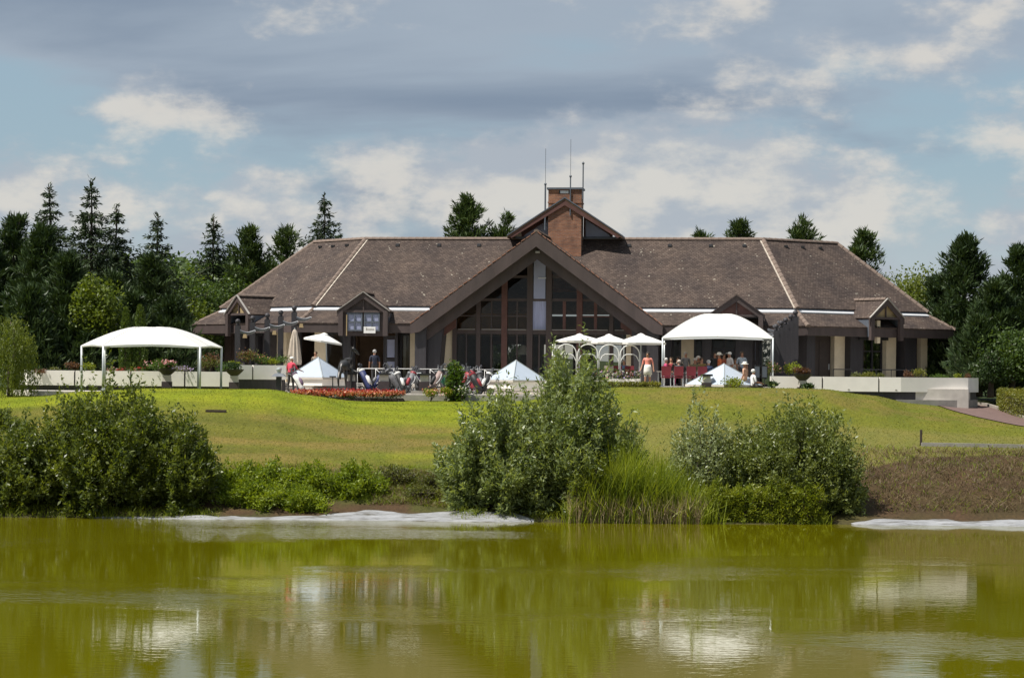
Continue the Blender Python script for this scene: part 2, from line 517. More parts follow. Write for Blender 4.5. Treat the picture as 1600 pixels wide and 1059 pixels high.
# ================================================================== ground, water, drive
RNG = np.random.default_rng(7)
_rows = np.array([78, 82, 84.6, 86.2, 88, 90, 93, 96, 99, 101, 103, 105, 107, 109, 112, 116, 122, 150], float)
_cols = np.array([0, 60, 130, 230, 420, 480, 560, 640, 800, 900, 960, 1100, 1290, 1360, 1430, 1510, 1600, 1720], float)
_nr = [-2.2, -.75, 0, .42]
_prof = {
    0:    _nr + [1.0, 1.5, 2.0, 2.5, 2.95, 3.25, 3.5, 3.75, 3.98, 4.12, 4.2, 4.2, 4.4, 4.6],
    60:   _nr + [1.0, 1.5, 2.05, 2.55, 3.05, 3.35, 3.65, 3.9, 4.08, 4.15, 4.2, 4.2, 4.4, 4.6],
    130:  _nr + [1.0, 1.5, 2.05, 2.6, 3.15, 3.5, 3.85, 4.2, 4.40, 4.42, 4.3, 4.2, 4.4, 4.6],
    230:  _nr + [1.0, 1.5, 2.05, 2.6, 3.2, 3.6, 4.05, 4.45, 4.62, 4.64, 4.55, 4.3, 4.4, 4.6],
    420:  _nr + [.95, 1.42, 1.95, 2.5, 3.1, 3.55, 4.05, 4.45, 4.62, 4.62, 4.5, 4.3, 4.4, 4.6],
    480:  _nr + [.95, 1.4, 1.9, 2.4, 2.95, 3.35, 3.75, 4.08, 4.28, 4.34, 4.3, 4.2, 4.4, 4.6],
    560:  _nr + [.95, 1.38, 1.85, 2.32, 2.78, 3.08, 3.35, 3.58, 3.78, 3.95, 4.1, 4.1, 4.4, 4.6],
    640:  _nr + [.95, 1.38, 1.85, 2.3, 2.74, 3.02, 3.28, 3.52, 3.73, 3.90, 4.08, 4.1, 4.4, 4.6],
    800:  _nr + [.95, 1.38, 1.85, 2.3, 2.74, 3.02, 3.30, 3.56, 3.78, 3.95, 4.1, 4.1, 4.4, 4.6],
    900:  _nr + [.95, 1.38, 1.88, 2.38, 2.85, 3.18, 3.65, 4.1, 4.35, 4.42, 4.4, 4.4, 4.5, 4.6],
    960:  _nr + [.95, 1.38, 1.92, 2.45, 2.95, 3.32, 4.0, 4.62, 4.82, 4.84, 4.75, 4.6, 4.5, 4.6],
    1100: _nr + [.95, 1.38, 1.95, 2.5, 3.02, 3.42, 4.05, 4.68, 4.88, 4.9, 4.8, 4.6, 4.5, 4.6],
    1290: _nr + [.95, 1.40, 1.95, 2.5, 3.0, 3.35, 3.95, 4.55, 4.78, 4.82, 4.75, 4.55, 4.5, 4.6],
    1360: _nr + [1.0, 1.5, 2.05, 2.5, 2.9, 3.2, 3.6, 4.05, 4.4, 4.55, 4.55, 4.3, 4.4, 4.6],
    1430: _nr + [1.05, 1.6, 2.2, 2.5, 2.8, 3.05, 3.3, 3.55, 3.78, 3.98, 4.15, 4.1, 4.3, 4.6],
    1510: _nr + [1.1, 1.7, 2.3, 2.5, 2.75, 2.95, 3.15, 3.35, 3.53, 3.70, 3.9, 4.0, 4.2, 4.6],
    1600: _nr + [1.1, 1.75, 2.32, 2.48, 2.70, 2.88, 3.08, 3.25, 3.42, 3.58, 3.78, 3.95, 4.2, 4.6],
    1720: _nr + [1.1, 1.75, 2.32, 2.48, 2.70, 2.88, 3.08, 3.25, 3.42, 3.58, 3.78, 3.95, 4.2, 4.6],
}
_tab = np.array([_prof[int(c)] for c in _cols])


def _zraw(X, Y):
    """height of the ground: profiles down the slope, laid side by side"""
    a = np.clip(X / np.maximum(Y, 60) * F + 800, 0, 1720)
    Yc = np.clip(Y, 78, 150)
    ci = np.clip(np.searchsorted(_cols, a, 'right') - 1, 0, len(_cols) - 2)
    t = (a - _cols[ci]) / (_cols[ci + 1] - _cols[ci]); t = t * t * (3 - 2 * t)
    ri = np.clip(np.searchsorted(_rows, Yc, 'right') - 1, 0, len(_rows) - 2)
    s = (Yc - _rows[ri]) / (_rows[ri + 1] - _rows[ri])
    g = lambda c, r: _tab[c, r]
    z = (g(ci, ri) * (1 - s) + g(ci, ri + 1) * s) * (1 - t) + (g(ci + 1, ri) * (1 - s) + g(ci + 1, ri + 1) * s) * t
    # near bank, sides, far hill
    z = np.where(Y < 78, np.clip((13 - Y) * .32 - .6, -2.2, 3.8), z)
    side = np.clip((np.abs(X) - 62) * .12, 0, 1)
    z = np.where(Y < 88, z * (1 - side) + side * 1.6, z)
    hill = np.clip((Y - 190) / 260, 0, 1); hill = hill * hill * (3 - 2 * hill)
    lefty = np.clip((-X + 40) / 160, 0, 1)
    z = z + hill * (2.0 + 11.0 * lefty)
    return z


_gx = np.concatenate([np.array([-3000, -1500, -800, -400, -220, -140, -100, -75, -62, -52, -45, -40, -36]), np.arange(-33, 33.01, .3),
                      np.array([36, 40, 45, 52, 62, 75, 100, 140, 220, 400, 800, 1500, 3000])])
_gy = np.concatenate([np.array([-800, -300, -100, -30, -4, 0, 4, 8, 12, 16, 20, 26, 36, 50, 60, 70, 76, 79, 81]), np.arange(82.5, 118.01, .25),
                      np.array([119, 121, 124, 128, 135, 150, 170, 190, 215, 240, 280, 330, 390, 450, 600, 900, 1500, 3000, 5000])])
GX, GY = np.meshgrid(_gx, _gy)
GZ = _zraw(GX, GY)
for _ in range(3):  # soften the creases between the rows of the table
    k = GZ.copy()
    k[1:-1, 1:-1] = (GZ[1:-1, 1:-1] * 2 + GZ[:-2, 1:-1] + GZ[2:, 1:-1] + GZ[1:-1, :-2] + GZ[1:-1, 2:]) / 6
    fine = (GY > 83) & (GY < 117) & (np.abs(GX) < 32)
    GZ = np.where(fine, k, GZ)


def vnoise(X, Y, s, seed=0):
    """smooth value noise"""
    r = np.random.default_rng(seed); T = r.random((64, 64))
    x, y = X / s, Y / s
    xi, yi = np.floor(x).astype(int), np.floor(y).astype(int)
    fx, fy = x - xi, y - yi
    fx, fy = fx * fx * (3 - 2 * fx), fy * fy * (3 - 2 * fy)
    g = lambda i, j: T[i % 64, j % 64]
    return (g(xi, yi) * (1 - fx) + g(xi + 1, yi) * fx) * (1 - fy) + (g(xi, yi + 1) * (1 - fx) + g(xi + 1, yi + 1) * fx) * fy


def sst(x, lo, hi):
    t = np.clip((x - lo) / (hi - lo), 0, 1); return t * t * (3 - 2 * t)


_bank = sst(GY, 86, 87) * (1 - sst(GY, 90.5, 93.5))
GZ = GZ + _bank * ((vnoise(GX, GY, .9, 1) - .5) * .22 + (vnoise(GX, GY, .35, 2) - .5) * .12)
GZ = GZ + (GY > 84.3) * (GY < 86.6) * (vnoise(GX, GY, 1.3, 5) - .5) * .14
GZ = GZ + sst(GY, 93, 96) * (1 - sst(GY, 108, 112)) * (vnoise(GX, GY, 4.5, 3) - .5) * .10


def ground_z(x, y):
    i = int(np.clip(np.searchsorted(_gx, x) - 1, 0, len(_gx) - 2)); j = int(np.clip(np.searchsorted(_gy, y) - 1, 0, len(_gy) - 2))
    t = (x - _gx[i]) / (_gx[i + 1] - _gx[i]); s = (y - _gy[j]) / (_gy[j + 1] - _gy[j])
    return float((GZ[j, i] * (1 - t) + GZ[j, i + 1] * t) * (1 - s) + (GZ[j + 1, i] * (1 - t) + GZ[j + 1, i + 1] * t) * s)


def build_ground():
    ny, nx = GX.shape
    vs = np.stack([GX, GY, GZ], -1).reshape(-1, 3)
    idx = np.arange(nx * ny).reshape(ny, nx)
    q = np.stack([idx[:-1, :-1], idx[:-1, 1:], idx[1:, 1:], idx[1:, :-1]], -1).reshape(-1, 4)
    me = bpy.data.meshes.new('ground')
    me.vertices.add(len(vs)); me.vertices.foreach_set('co', vs.astype(np.float32).ravel())
    me.loops.add(q.size); me.loops.foreach_set('vertex_index', q.astype(np.int32).ravel())
    me.polygons.add(len(q))
    me.polygons.foreach_set('loop_start', np.arange(0, q.size, 4, dtype=np.int32))
    me.polygons.foreach_set('loop_total', np.full(len(q), 4, np.int32))
    me.update(calc_edges=True)
    me.polygons.foreach_set('use_smooth', [True] * len(q))
    # turf colours: watered green near the house, dry swathes below, weeds and bare earth on the bank
    X, Y = GX, GY
    C = np.zeros(X.shape + (3,))
    def c(*a): return np.array(a)
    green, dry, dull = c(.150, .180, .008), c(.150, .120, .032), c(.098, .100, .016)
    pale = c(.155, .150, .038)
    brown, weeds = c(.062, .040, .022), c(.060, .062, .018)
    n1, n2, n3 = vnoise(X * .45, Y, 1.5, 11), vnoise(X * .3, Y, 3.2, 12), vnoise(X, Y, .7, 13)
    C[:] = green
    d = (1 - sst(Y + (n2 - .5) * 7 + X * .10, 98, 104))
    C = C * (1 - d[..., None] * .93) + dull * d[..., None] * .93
    mow = .5 + .5 * np.sin((Y + X * .12) * 2 * np.pi / 2.6)
    C = C * (.93 + .14 * sst(mow, .3, .7))[..., None]
    d2 = np.clip(sst(n1, .42, .72) * .9 + sst(n3 * n2, .28, .5) * .6, 0, 1) * (1 - sst(Y, 99, 104)) * .9
    C = C * (1 - d2[..., None]) + dry * d2[..., None]
    r = sst(X, 2.5, 6)[..., None]                       # the right-hand lawn is drier and paler
    rl = (pale * .6 + dull * .4) * (1 - sst(n1, .4, .8)[..., None] * .35) + dull * sst(n1, .4, .8)[..., None] * .35
    flat_ = (1 - sst(Y, 100.3, 101.8))[..., None]
    C = C * (1 - r) + r * (rl * flat_ + (dull * .70 + green * .30) * (1 - flat_))
    dry2 = (sst(n3 * .5 + n2 * .5, .5, .68) * sst(X, 2.5, 6) * sst(Y, 102, 104))[..., None]
    C = C * (1 - dry2 * .6) + dry * dry2 * .6
    st = (np.exp(-((Y - 94.3 - X * .05) / .8) ** 2) * sst(X, -7, -4) * (1 - sst(X, 0, 2)))[..., None]
    C = C * (1 - st * .7) + green * st * .7
    edge = 90.6 + (n3 - .5) * 1.6 + (vnoise(X, Y, 2.2, 15) - .5) * 2.0 + np.clip(X - 13.5, 0, 3) * 1.15
    b = (1 - sst(Y, edge - .5, edge + .4))[..., None]
    bk = weeds * (1 - sst(n3, .35, .7)[..., None]) + brown * sst(n3, .35, .7)[..., None]
    bk = bk * (1 - sst(X, 12, 14)[..., None] * .85) + brown * sst(X, 12, 14)[..., None] * .85
    C = C * (1 - b) + bk * b
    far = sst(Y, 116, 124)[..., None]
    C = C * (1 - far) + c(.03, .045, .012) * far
    wet = (1 - sst(Y, 84.8, 85.4))[..., None]
    C = C * (1 - wet) + c(.05, .045, .02) * wet
    ca = me.color_attributes.new('Tone', 'FLOAT_COLOR', 'POINT')
    ca.data.foreach_set('color', np.concatenate([C.reshape(-1, 3), np.ones((nx * ny, 1))], 1).astype(np.float32).ravel())
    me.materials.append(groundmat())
    o = link(bpy.data.objects.new('ground', me))
    tag(o, 'sloping lawn and rough bank between the pond and the terrace', kind='structure')


build_ground()


def build_water():
    mb = MB(); mb.add([(-75, 4, 0), (75, 4, 0), (75, 89, 0), (-75, 89, 0)], [(0, 1, 2, 3)])
    tag(mb.build('water', watermat()), 'olive green pond water with soft reflections', kind='structure')


build_water()


def ribbon(name, rows, m, thick=.0, parent=None):
    """rows: list of lists of points (same length)"""
    mb = MB(); n = len(rows[0])
    mb.v = [tuple(p) for r_ in rows for p in r_]
    for i in range(len(rows) - 1):
        for j in range(n - 1):
            mb.f.append((i * n + j, i * n + j + 1, (i + 1) * n + j + 1, (i + 1) * n + j)); mb.m.append(0)
    return mb.build(name, m, parent, smooth=True)


def build_liner():
    # pale liner sheet showing between bank and water, in two stretches, with a wavy torn upper edge
    for k, (x0, x1) in enumerate(((-17.5, 2.6), (10.9, 26.0))):
        rows = []
        xs = np.arange(x0, x1, .12)
        up = (.10 + .50 * vnoise(xs, xs * 0, 1.9, 21 + k) + .32 * vnoise(xs, xs * 0, .45, 31 + k)) * sst(xs, x0, x0 + 2.5) * (1 - sst(xs, x1 - 2.5, x1))
        if k == 0: up = up * (0.35 + .85 * sst(xs, -9, -5) - .2 * sst(xs, 0, 2)) + .5 * sst(xs, -7.2, -5.2) * (1 - sst(xs, -.8, 1.2))
        for j, t in enumerate(np.linspace(0, 1, 12)):
            row = []
            for x, u in zip(xs, up):
                tp = float(sst(np.array(x), x0, x0 + 3.0) * (1 - sst(np.array(x), x1 - 3.0, x1)))
                y = 84.35 + t * (u * .8 + .40) * (.25 + .75 * tp)
                z = max(ground_z(x, y), -.4) + .035 + .025 * float(vnoise(np.array(x), np.array(y), .33, 41)) * (1 if j < 11 else 0)
                z -= .12 * (1 - tp)
                if j == 11: z -= .06
                row.append((x, y, z))
            rows.append(row)
        o = ribbon('pond_liner', rows, M['liner'])
        tag(o, ['pale grey liner sheet along the shore left of the reeds', 'pale grey liner sheet at the shore below the brown bank'][k],
            'pond liner', 'pond liner sheets')


build_liner()


def build_drive():
    # red-brown drive rising to the terrace end, with kerb and low wall
    pts = [(1432, 117.5, 1500, 118.5), (1440, 115.5, 1540, 116.5), (1452, 113.5, 1560, 113), (1480, 111, 1590, 109.5), (1530, 108, 1625, 106),
           (1590, 105.3, 1680, 103), (1650, 103, 1760, 100)]
    rows = []
    for a, ya, b_, yb in pts:
        A, B = (PX(a, ya), ya), (PX(b_, yb), yb)
        rows.append([(A[0] + (B[0] - A[0]) * t, A[1] + (B[1] - A[1]) * t, ground_z(A[0] + (B[0] - A[0]) * t, A[1] + (B[1] - A[1]) * t) + .04) for t in np.linspace(0, 1, 8)])
    fine = []
    for i in range(len(rows) - 1):
        for t in np.linspace(0, 1, 6)[:-1]:
            r_ = []
            for p, q in zip(rows[i], rows[i + 1]):
                x, y = p[0] + (q[0] - p[0]) * t, p[1] + (q[1] - p[1]) * t
                r_.append((x, y, ground_z(x, y) + .04))
            fine.append(r_)
    o = ribbon('path', fine, M['asphalt_red']); tag(o, 'red brown tarmac path curving past the hedge', kind='structure')
    kb = MB()
    for i in range(len(fine) - 1):
        a, b_ = Vector(fine[i][-1]), Vector(fine[i + 1][-1])
        kb.bar(a + Vector((0, 0, .05)), b_ + Vector((0, 0, .05)), .14, .16)
    o = kb.build('kerb', M['kerb']); tag(o, 'low stone kerb between the red path and the hedge', kind='structure')


build_drive()
# ================================================================== clubhouse
TH = R(-7)
FLOOR = 4.9
HO = Vector((1.5, 121.0, FLOOR))
house = empty('clubhouse', HO, TH, 'low brown tiled clubhouse with big glazed front gable and brick chimney', 'building')
HM = Matrix.Translation(HO) @ Matrix.Rotation(TH, 4, 'Z')
HI = HM.inverted()


def V3(p, h): return Vector((p[0], p[1], h))


def offset(poly, d):
    """shift a plan polyline to its right-hand (outer) side with mitred corners"""
    out = []
    n = len(poly)
    nr = []
    for i in range(n - 1):
        e = (poly[i + 1] - poly[i]).normalized(); nr.append(Vector((e.y, -e.x)))
    for i in range(n):
        if i == 0: out.append(poly[0] + nr[0] * d)
        elif i == n - 1: out.append(poly[-1] + nr[-1] * d)
        else:
            b = (nr[i - 1] + nr[i]).normalized()
            out.append(poly[i] + b * (d / b.dot(nr[i])))
    return out


offset_ = offset


def pol(a, l): return Vector((math.cos(R(a)) * l, math.sin(R(a)) * l))


rL, rR = Vector((-10.3, 4.7)), Vector((11.5, 4.7))
e1L = rL + pol(180 - 42, 4.75); e2L = e1L + pol(180 - 90, 6)
e1R = rR + pol(42, 5.4); e2R = e1R + pol(90, 6)
RIDGE = [e2L, e1L, rL, rR, e1R, e2R]
H_R, H_K, H_E = 7.9, 4.18, 3.12
KINK = offset(RIDGE, 4.7); KOUT = offset(RIDGE, 4.86); EAVE = offset(RIDGE, 6.3); BACK = offset(RIDGE, -5.0)
WALL = offset(RIDGE, 4.6); FASC = offset(RIDGE, 6.18)


def roof_facet(name, quad, parent, m=None, thick=.10):
    """tiled slope with thickness and metre-scaled UVs; quad runs eave-left, eave-right, ridge-right, ridge-left"""
    q = [Vector(p) for p in quad]
    nrm = (q[1] - q[0]).cross(q[3] - q[0]).normalized()
    if nrm.z < 0: nrm = -nrm
    al = Vector((0, 0, 1)).cross(nrm)
    al.normalize(); upv = nrm.cross(al).normalized()
    mb = MB(); mb.slab([p - nrm * thick for p in q], q)
    o = mb.build(name, m or M['roof'], parent)
    uv = o.data.uv_layers.new(name='UVMap')
    for lp in o.data.loops:
        p = o.data.vertices[lp.vertex_index].co
        uv.data[lp.index].uv = (p.dot(al), p.dot(upv))
    return o


def build_roof():
    names = ('left end', 'left wing', 'main', 'right wing', 'right end')
    for i in range(5):
        if i != 2:
            roof_facet('roof_slope', [V3(KOUT[i], H_K - .10), V3(KOUT[i + 1], H_K - .10), V3(RIDGE[i + 1], H_R), V3(RIDGE[i], H_R)], house)
            # eaves skirt below the white flashing
            roof_facet('roof_skirt', [V3(EAVE[i], H_E), V3(EAVE[i + 1], H_E), V3(KINK[i + 1], H_K - .22), V3(KINK[i], H_K - .22)], house)
        else:   # the front slope is cut along the valleys of the gable
            for sx, c in ((-1, 2), (1, 3)):
                q = [V3(KOUT[c], H_K - .10), Vector((sx * 5.08, KOUT[c].y, H_K - .10)), Vector((0, 4.66, H_R - .03)), Vector((0, 4.7, H_R)), V3(RIDGE[c], H_R)]
                roof_facet('roof_slope', q if sx < 0 else q[::-1], house)
                q = [V3(EAVE[c], H_E), Vector((sx * 6.40, EAVE[c].y, H_E)), Vector((sx * 5.25, KINK[c].y, H_K - .22)), V3(KINK[c], H_K - .22)]
                roof_facet('roof_skirt', q if sx < 0 else q[::-1], house)
        roof_facet('roof_back_slope', [V3(BACK[i + 1], 4.0), V3(BACK[i], 4.0), V3(RIDGE[i], H_R - .005), V3(RIDGE[i + 1], H_R - .005)], house)
        if i != 2: eave_trim(RIDGE, i)
        else:
            for sx in (-1, 1):
                pl = [RIDGE[1], RIDGE[2], Vector((-5.3, 4.7)), Vector((-5.0, 4.7))] if sx < 0 else [Vector((5.0, 4.7)), Vector((5.3, 4.7)), RIDGE[3], RIDGE[4]]
                eave_trim(pl, 1, sx)


def eave_trim(RL, i, cut=0):
        mb = MB()
        offset = lambda _r, d: offset_(RL, d)
        k0, k1 = offset(RIDGE, 4.76), offset(RIDGE, 5.02)
        zf = H_K - .22
        slope = (H_K - .22 - H_E) / 1.6
        mb.slab([V3(k1[i], zf - .32 * slope + .015), V3(k1[i + 1], zf - .32 * slope + .015), V3(k0[i + 1], zf - .06 * slope + .015), V3(k0[i], zf - .06 * slope + .015)],
                [V3(k1[i], zf - .32 * slope + .075), V3(k1[i + 1], zf - .32 * slope + .075), V3(k0[i + 1], zf - .06 * slope + .075), V3(k0[i], zf - .06 * slope + .075)])
        mb.build('flashing', M['zinc'], house)
        g = MB(); k2, k3 = offset(RIDGE, 4.72), offset(RIDGE, 4.84)
        g.slab([V3(k3[i], zf), V3(k3[i + 1], zf), V3(k2[i + 1], zf), V3(k2[i], zf)], [V3(k3[i], H_K - .16), V3(k3[i + 1], H_K - .16), V3(k2[i + 1], H_K - .16), V3(k2[i], H_K - .16)])
        g.build('gutter_band', M['lead'], house)
        # fascia and soffit
        f0, f1 = offset(RIDGE, 6.26), offset(RIDGE, 6.12)
        if cut:
            for ff in (f0, f1): ff[i + 1 if cut < 0 else i] = Vector((cut * 6.2, ff[i].y))
        fb = MB()
        fb.slab([V3(f0[i], 2.62), V3(f0[i + 1], 2.62), V3(f1[i + 1], 2.62), V3(f1[i], 2.62)], [V3(f0[i], H_E - .04), V3(f0[i + 1], H_E - .04), V3(f1[i + 1], H_E - .02), V3(f1[i], H_E - .02)])
        fb.build('fascia', M['timber'], house)
        sb = MB(); s1 = offset(RIDGE, 4.4)
        if cut: s1[i + 1 if cut < 0 else i] = Vector((cut * 6.2, s1[i].y))
        sb.slab([V3(f1[i], 2.70), V3(f1[i + 1], 2.70), V3(s1[i + 1], 2.70), V3(s1[i], 2.70)], [V3(f1[i], 2.76), V3(f1[i + 1], 2.76), V3(s1[i + 1], 2.76), V3(s1[i], 2.76)])
        sb.build('soffit', M['timber'], house)


build_roof()


def half_pipe(L=.40, r=.13):
    mb = MB(); pts = []
    for x, k in ((-L / 2, 1.08), (L / 2 + .03, .94)):
        for t in np.linspace(0, math.pi, 7): pts.append((x, math.cos(t) * r * k, math.sin(t) * r * k))
    fs = [(i, i + 1, 8 + i, 7 + i) for i in range(6)] + [tuple(range(6, -1, -1)), tuple(range(7, 14))]
    mb.add(pts, fs)
    o = mb.build('ridge_tile', M['tile'], house, smooth=False)
    return o


_rt = half_pipe(); _rt_used = [False]


def tile_run(a, b, step=.40, lift=-.03, mesh=None, parent=house, name='ridge_tile'):
    a, b = Vector(a), Vector(b)
    d = b - a; n = max(1, int(round(d.length / step)))
    q = d.to_track_quat('X', 'Z')
    for i in range(n):
        p = a + d * ((i + .5) / n)
        if mesh is None and not _rt_used[0]:
            o = _rt; _rt_used[0] = True
        else:
            o = bpy.data.objects.new(name, mesh or _rt.data); link(o, parent)
        o.location = p + Vector((0, 0, lift)); o.rotation_euler = q.to_euler()
        o.scale = (d.length / n / step,) * 1 + (1, 1)


for i in range(1, 4):
    tile_run(V3(RIDGE[i], H_R), V3(RIDGE[i + 1], H_R))
for i in (1, 2, 3, 4):
    tile_run(V3(KOUT[i], H_K - .10), V3(RIDGE[i], H_R), lift=-.05)
    tile_run(V3(EAVE[i], H_E), V3(KINK[i], H_K - .22), lift=-.05)
# pale mortar beds beside the two front hips
for i, dd in ((2, -.17), (3, -.17)):
    a, b = V3(KOUT[i], H_K - .10), V3(RIDGE[i], H_R)
    off = Vector((-dd if i == 2 else dd, 0, -.02))
    mb = MB(); mb.bar(a + off, b + off, .09, .07)
    mb.build('hip_mortar', M['mortar'], house)
# small vent tiles near the ridge
for u in (-8.4, -6.1, -3.9, 4.3, 6.5, 8.7, 10.5):
    t = .90
    mb = MB(); p = Vector((u, 4.7 - 4.86 * (1 - t) , H_K - .1 + (H_R - H_K + .1) * t))
    mb.slab([p + Vector(q) for q in ((-.11, -.14, -.06), (.11, -.14, -.06), (.11, .05, .06), (-.11, .05, .06))],
            [p + Vector(q) for q in ((-.09, -.12, .05), (.09, -.12, .05), (.09, .05, .10), (-.09, .05, .10))])
    mb.build('roof_vent', M['black'], house)
for base, e, us in ((rL, pol(138, 1), (1.0, 2.3, 3.5)), (rR, pol(42, 1), (1.2, 2.4, 3.7))):
    nrm = Vector((e.y, -e.x)) if e.x > 0 else Vector((-e.y, e.x))
    for u in us:
        pl = base + e * u + nrm * .5
        mb = MB(); mb.box((pl.x, pl.y, H_R - .5 * (H_R - H_K) / 4.75 + .05), (.2, .2, .12)); mb.build('roof_vent', M['black'], house)


# ---- front gable
GV, GH, GW = -2.6, 7.86, 6.55           # front plane, apex height, half width
GS = (7.86 - 3.06) / 6.55
def gh(u): return GH - abs(u) * GS


def build_gable():
    for sx in (-1, 1):
        q = [Vector((0, GV, GH)), Vector((0, 4.8, GH)), Vector((sx * GW, 4.8, gh(GW))), Vector((sx * GW, GV, gh(GW)))]
        if sx > 0: q = [q[3], q[2], q[1], q[0]]
        # trim the slope where it runs under the main roof
        vq = lambda u: min(4.7, max(-.1, (gh(u) - (H_K - .1)) / ((H_R - H_K + .1) / 4.86) - .16 + .25))
        us = np.linspace(0, GW, 14)
        al_len = math.sqrt(1 + GS * GS)
        mb = MB()
        tv, bv = [], []
        nrm = Vector((sx * GS, 0, 1)).normalized()
        for u in us:
            tv += [Vector((sx * u, GV, gh(u))), Vector((sx * u, max(vq(u), -.2), gh(u)))]
        bv = [p - nrm * .14 for p in tv]
        n = len(us); fs = []
        for i in range(n - 1):
            a, b, c, d = 2 * i, 2 * i + 1, 2 * i + 3, 2 * i + 2
            fs.append((a, d, c, b) if sx > 0 else (a, b, c, d))
            fs.append((2 * n + a, 2 * n + b, 2 * n + c, 2 * n + d))
            fs.append((a, 2 * n + a, 2 * n + d, d))
        fs.append((2 * n - 2, 4 * n - 2, 4 * n - 1, 2 * n - 1))
        mb.add(tv + bv, fs)
        o = mb.build('gable_roof', M['roof'], house)
        uv = o.data.uv_layers.new(name='UVMap')
        for lp in o.data.loops:
            p = o.data.vertices[lp.vertex_index].co
            uv.data[lp.index].uv = (p.y, -abs(p.x) * al_len)
        # bargeboards: an outer board and a second one set back below it
        for (v0, v1, d0, d1, nm, m) in ((GV - .04, GV + .10, .06, .78, 'bargeboard', M['timber']), (GV + .42, GV + .56, .50, 1.42, 'inner_bargeboard', M['timber'])):
            bb = MB(); ue = GW - (.02 if nm == 'bargeboard' else .35)
            pts = [Vector((0, v0, GH - d0)), Vector((sx * ue, v0, gh(ue) - d0)), Vector((sx * ue, v0, gh(ue) - d0 - (d1 - d0) * .62)),
                   Vector((sx * (ue - .5), v0, gh(ue - .5) - d1)), Vector((0, v0, GH - d1))]
            bb.extrude(pts, (0, v1 - v0, 0)); bb.build(nm, m, house)
        # dark soffit boards
        sb = MB(); pts = [Vector((0, GV + .1, GH - .30)), Vector((sx * (GW - .1), GV + .1, gh(GW - .1) - .30)), Vector((sx * (GW - .1), .2, gh(GW - .1) - .30)), Vector((0, .2, GH - .30))]
        sb.extrude(pts, (0, 0, .06)); sb.build('gable_soffit', M['timber2'], house)
        # third short board and brown bracket at the foot
        bb = MB()
        pts = [Vector((sx * 6.0, -1.45, gh(6.0) - .9)), Vector((sx * 4.3, -1.45, gh(4.3) - .9)), Vector((sx * 4.3, -1.45, gh(4.3) - 1.75)), Vector((sx * 5.3, -1.45, gh(5.3) - 1.75)), Vector((sx * 6.0, -1.45, gh(6) - 1.5))]
        bb.extrude(pts, (0, .14, 0)); bb.build('gable_bracket', M['timber2'], house)
        # charcoal piers carrying the gable
        pr = MB(); pr.extrude([Vector((sx * 6.30, -2.42, 0)), Vector((sx * 5.72, -2.42, 0)), Vector((sx * 5.72, -2.42, gh(5.72) - .7)), Vector((sx * 6.30, -2.42, gh(6.3) - .5))], (0, 1.5, 0)); pr.build('gable_pier', M['char'], house)
        pr = MB(); pr.extrude([Vector((sx * 5.70, -2.05, 0)), Vector((sx * 5.12, -2.05, 0)), Vector((sx * 4.9, -2.05, gh(4.9) - 1.3)), Vector((sx * 5.70, -2.05, gh(5.7) - .8))], (0, 1.5, 0)); pr.build('gable_pier', M['char'], house)
        cw = MB(); cw.extrude([Vector((sx * 5.6, -.52, 0)), Vector((sx * 4.52, -.52, 0)), Vector((sx * 4.52, -.52, gh(4.52) - .9)), Vector((sx * 5.6, -.52, gh(5.6) - .7))], (0, .3, 0)); cw.build('gable_side_wall', M['cream'], house)
        # verge tiles
        vt = vt_mesh
        for k in range(26):
            u = sx * (GW - .13 - k * .25)
            if abs(u) < .1: break
            o = bpy.data.objects.new('verge_tile', vt); link(o, house)
            o.location = (u, GV + .08, gh(u) + .02 + .012 * ((k * 7) % 3)); o.rotation_euler = (0, sx * math.atan(GS) + R(4), 0)
    tile_run((0, GV, GH + .0), (0, 3.4, GH + .0), lift=-.02)


_v = MB(); _v.box((0, 0, 0), (.24, .24, .05)); _vo = _v.build('verge_tile', mat('verge clay', (.20, .10, .068), .85, .45, 2), house); vt_mesh = _vo.data
bpy.data.objects.remove(_vo)
build_gable()


def clip_poly(poly, f):
    """keep the part of a 2D polygon where f(p) >= 0 (f linear)"""
    out = []
    for i in range(len(poly)):
        a, b = poly[i], poly[(i + 1) % len(poly)]
        fa, fb = f(a), f(b)
        if fa >= 0: out.append(a)
        if (fa >= 0) != (fb >= 0):
            t = fa / (fa - fb); out.append((a[0] + (b[0] - a[0]) * t, a[1] + (b[1] - a[1]) * t))
    return out


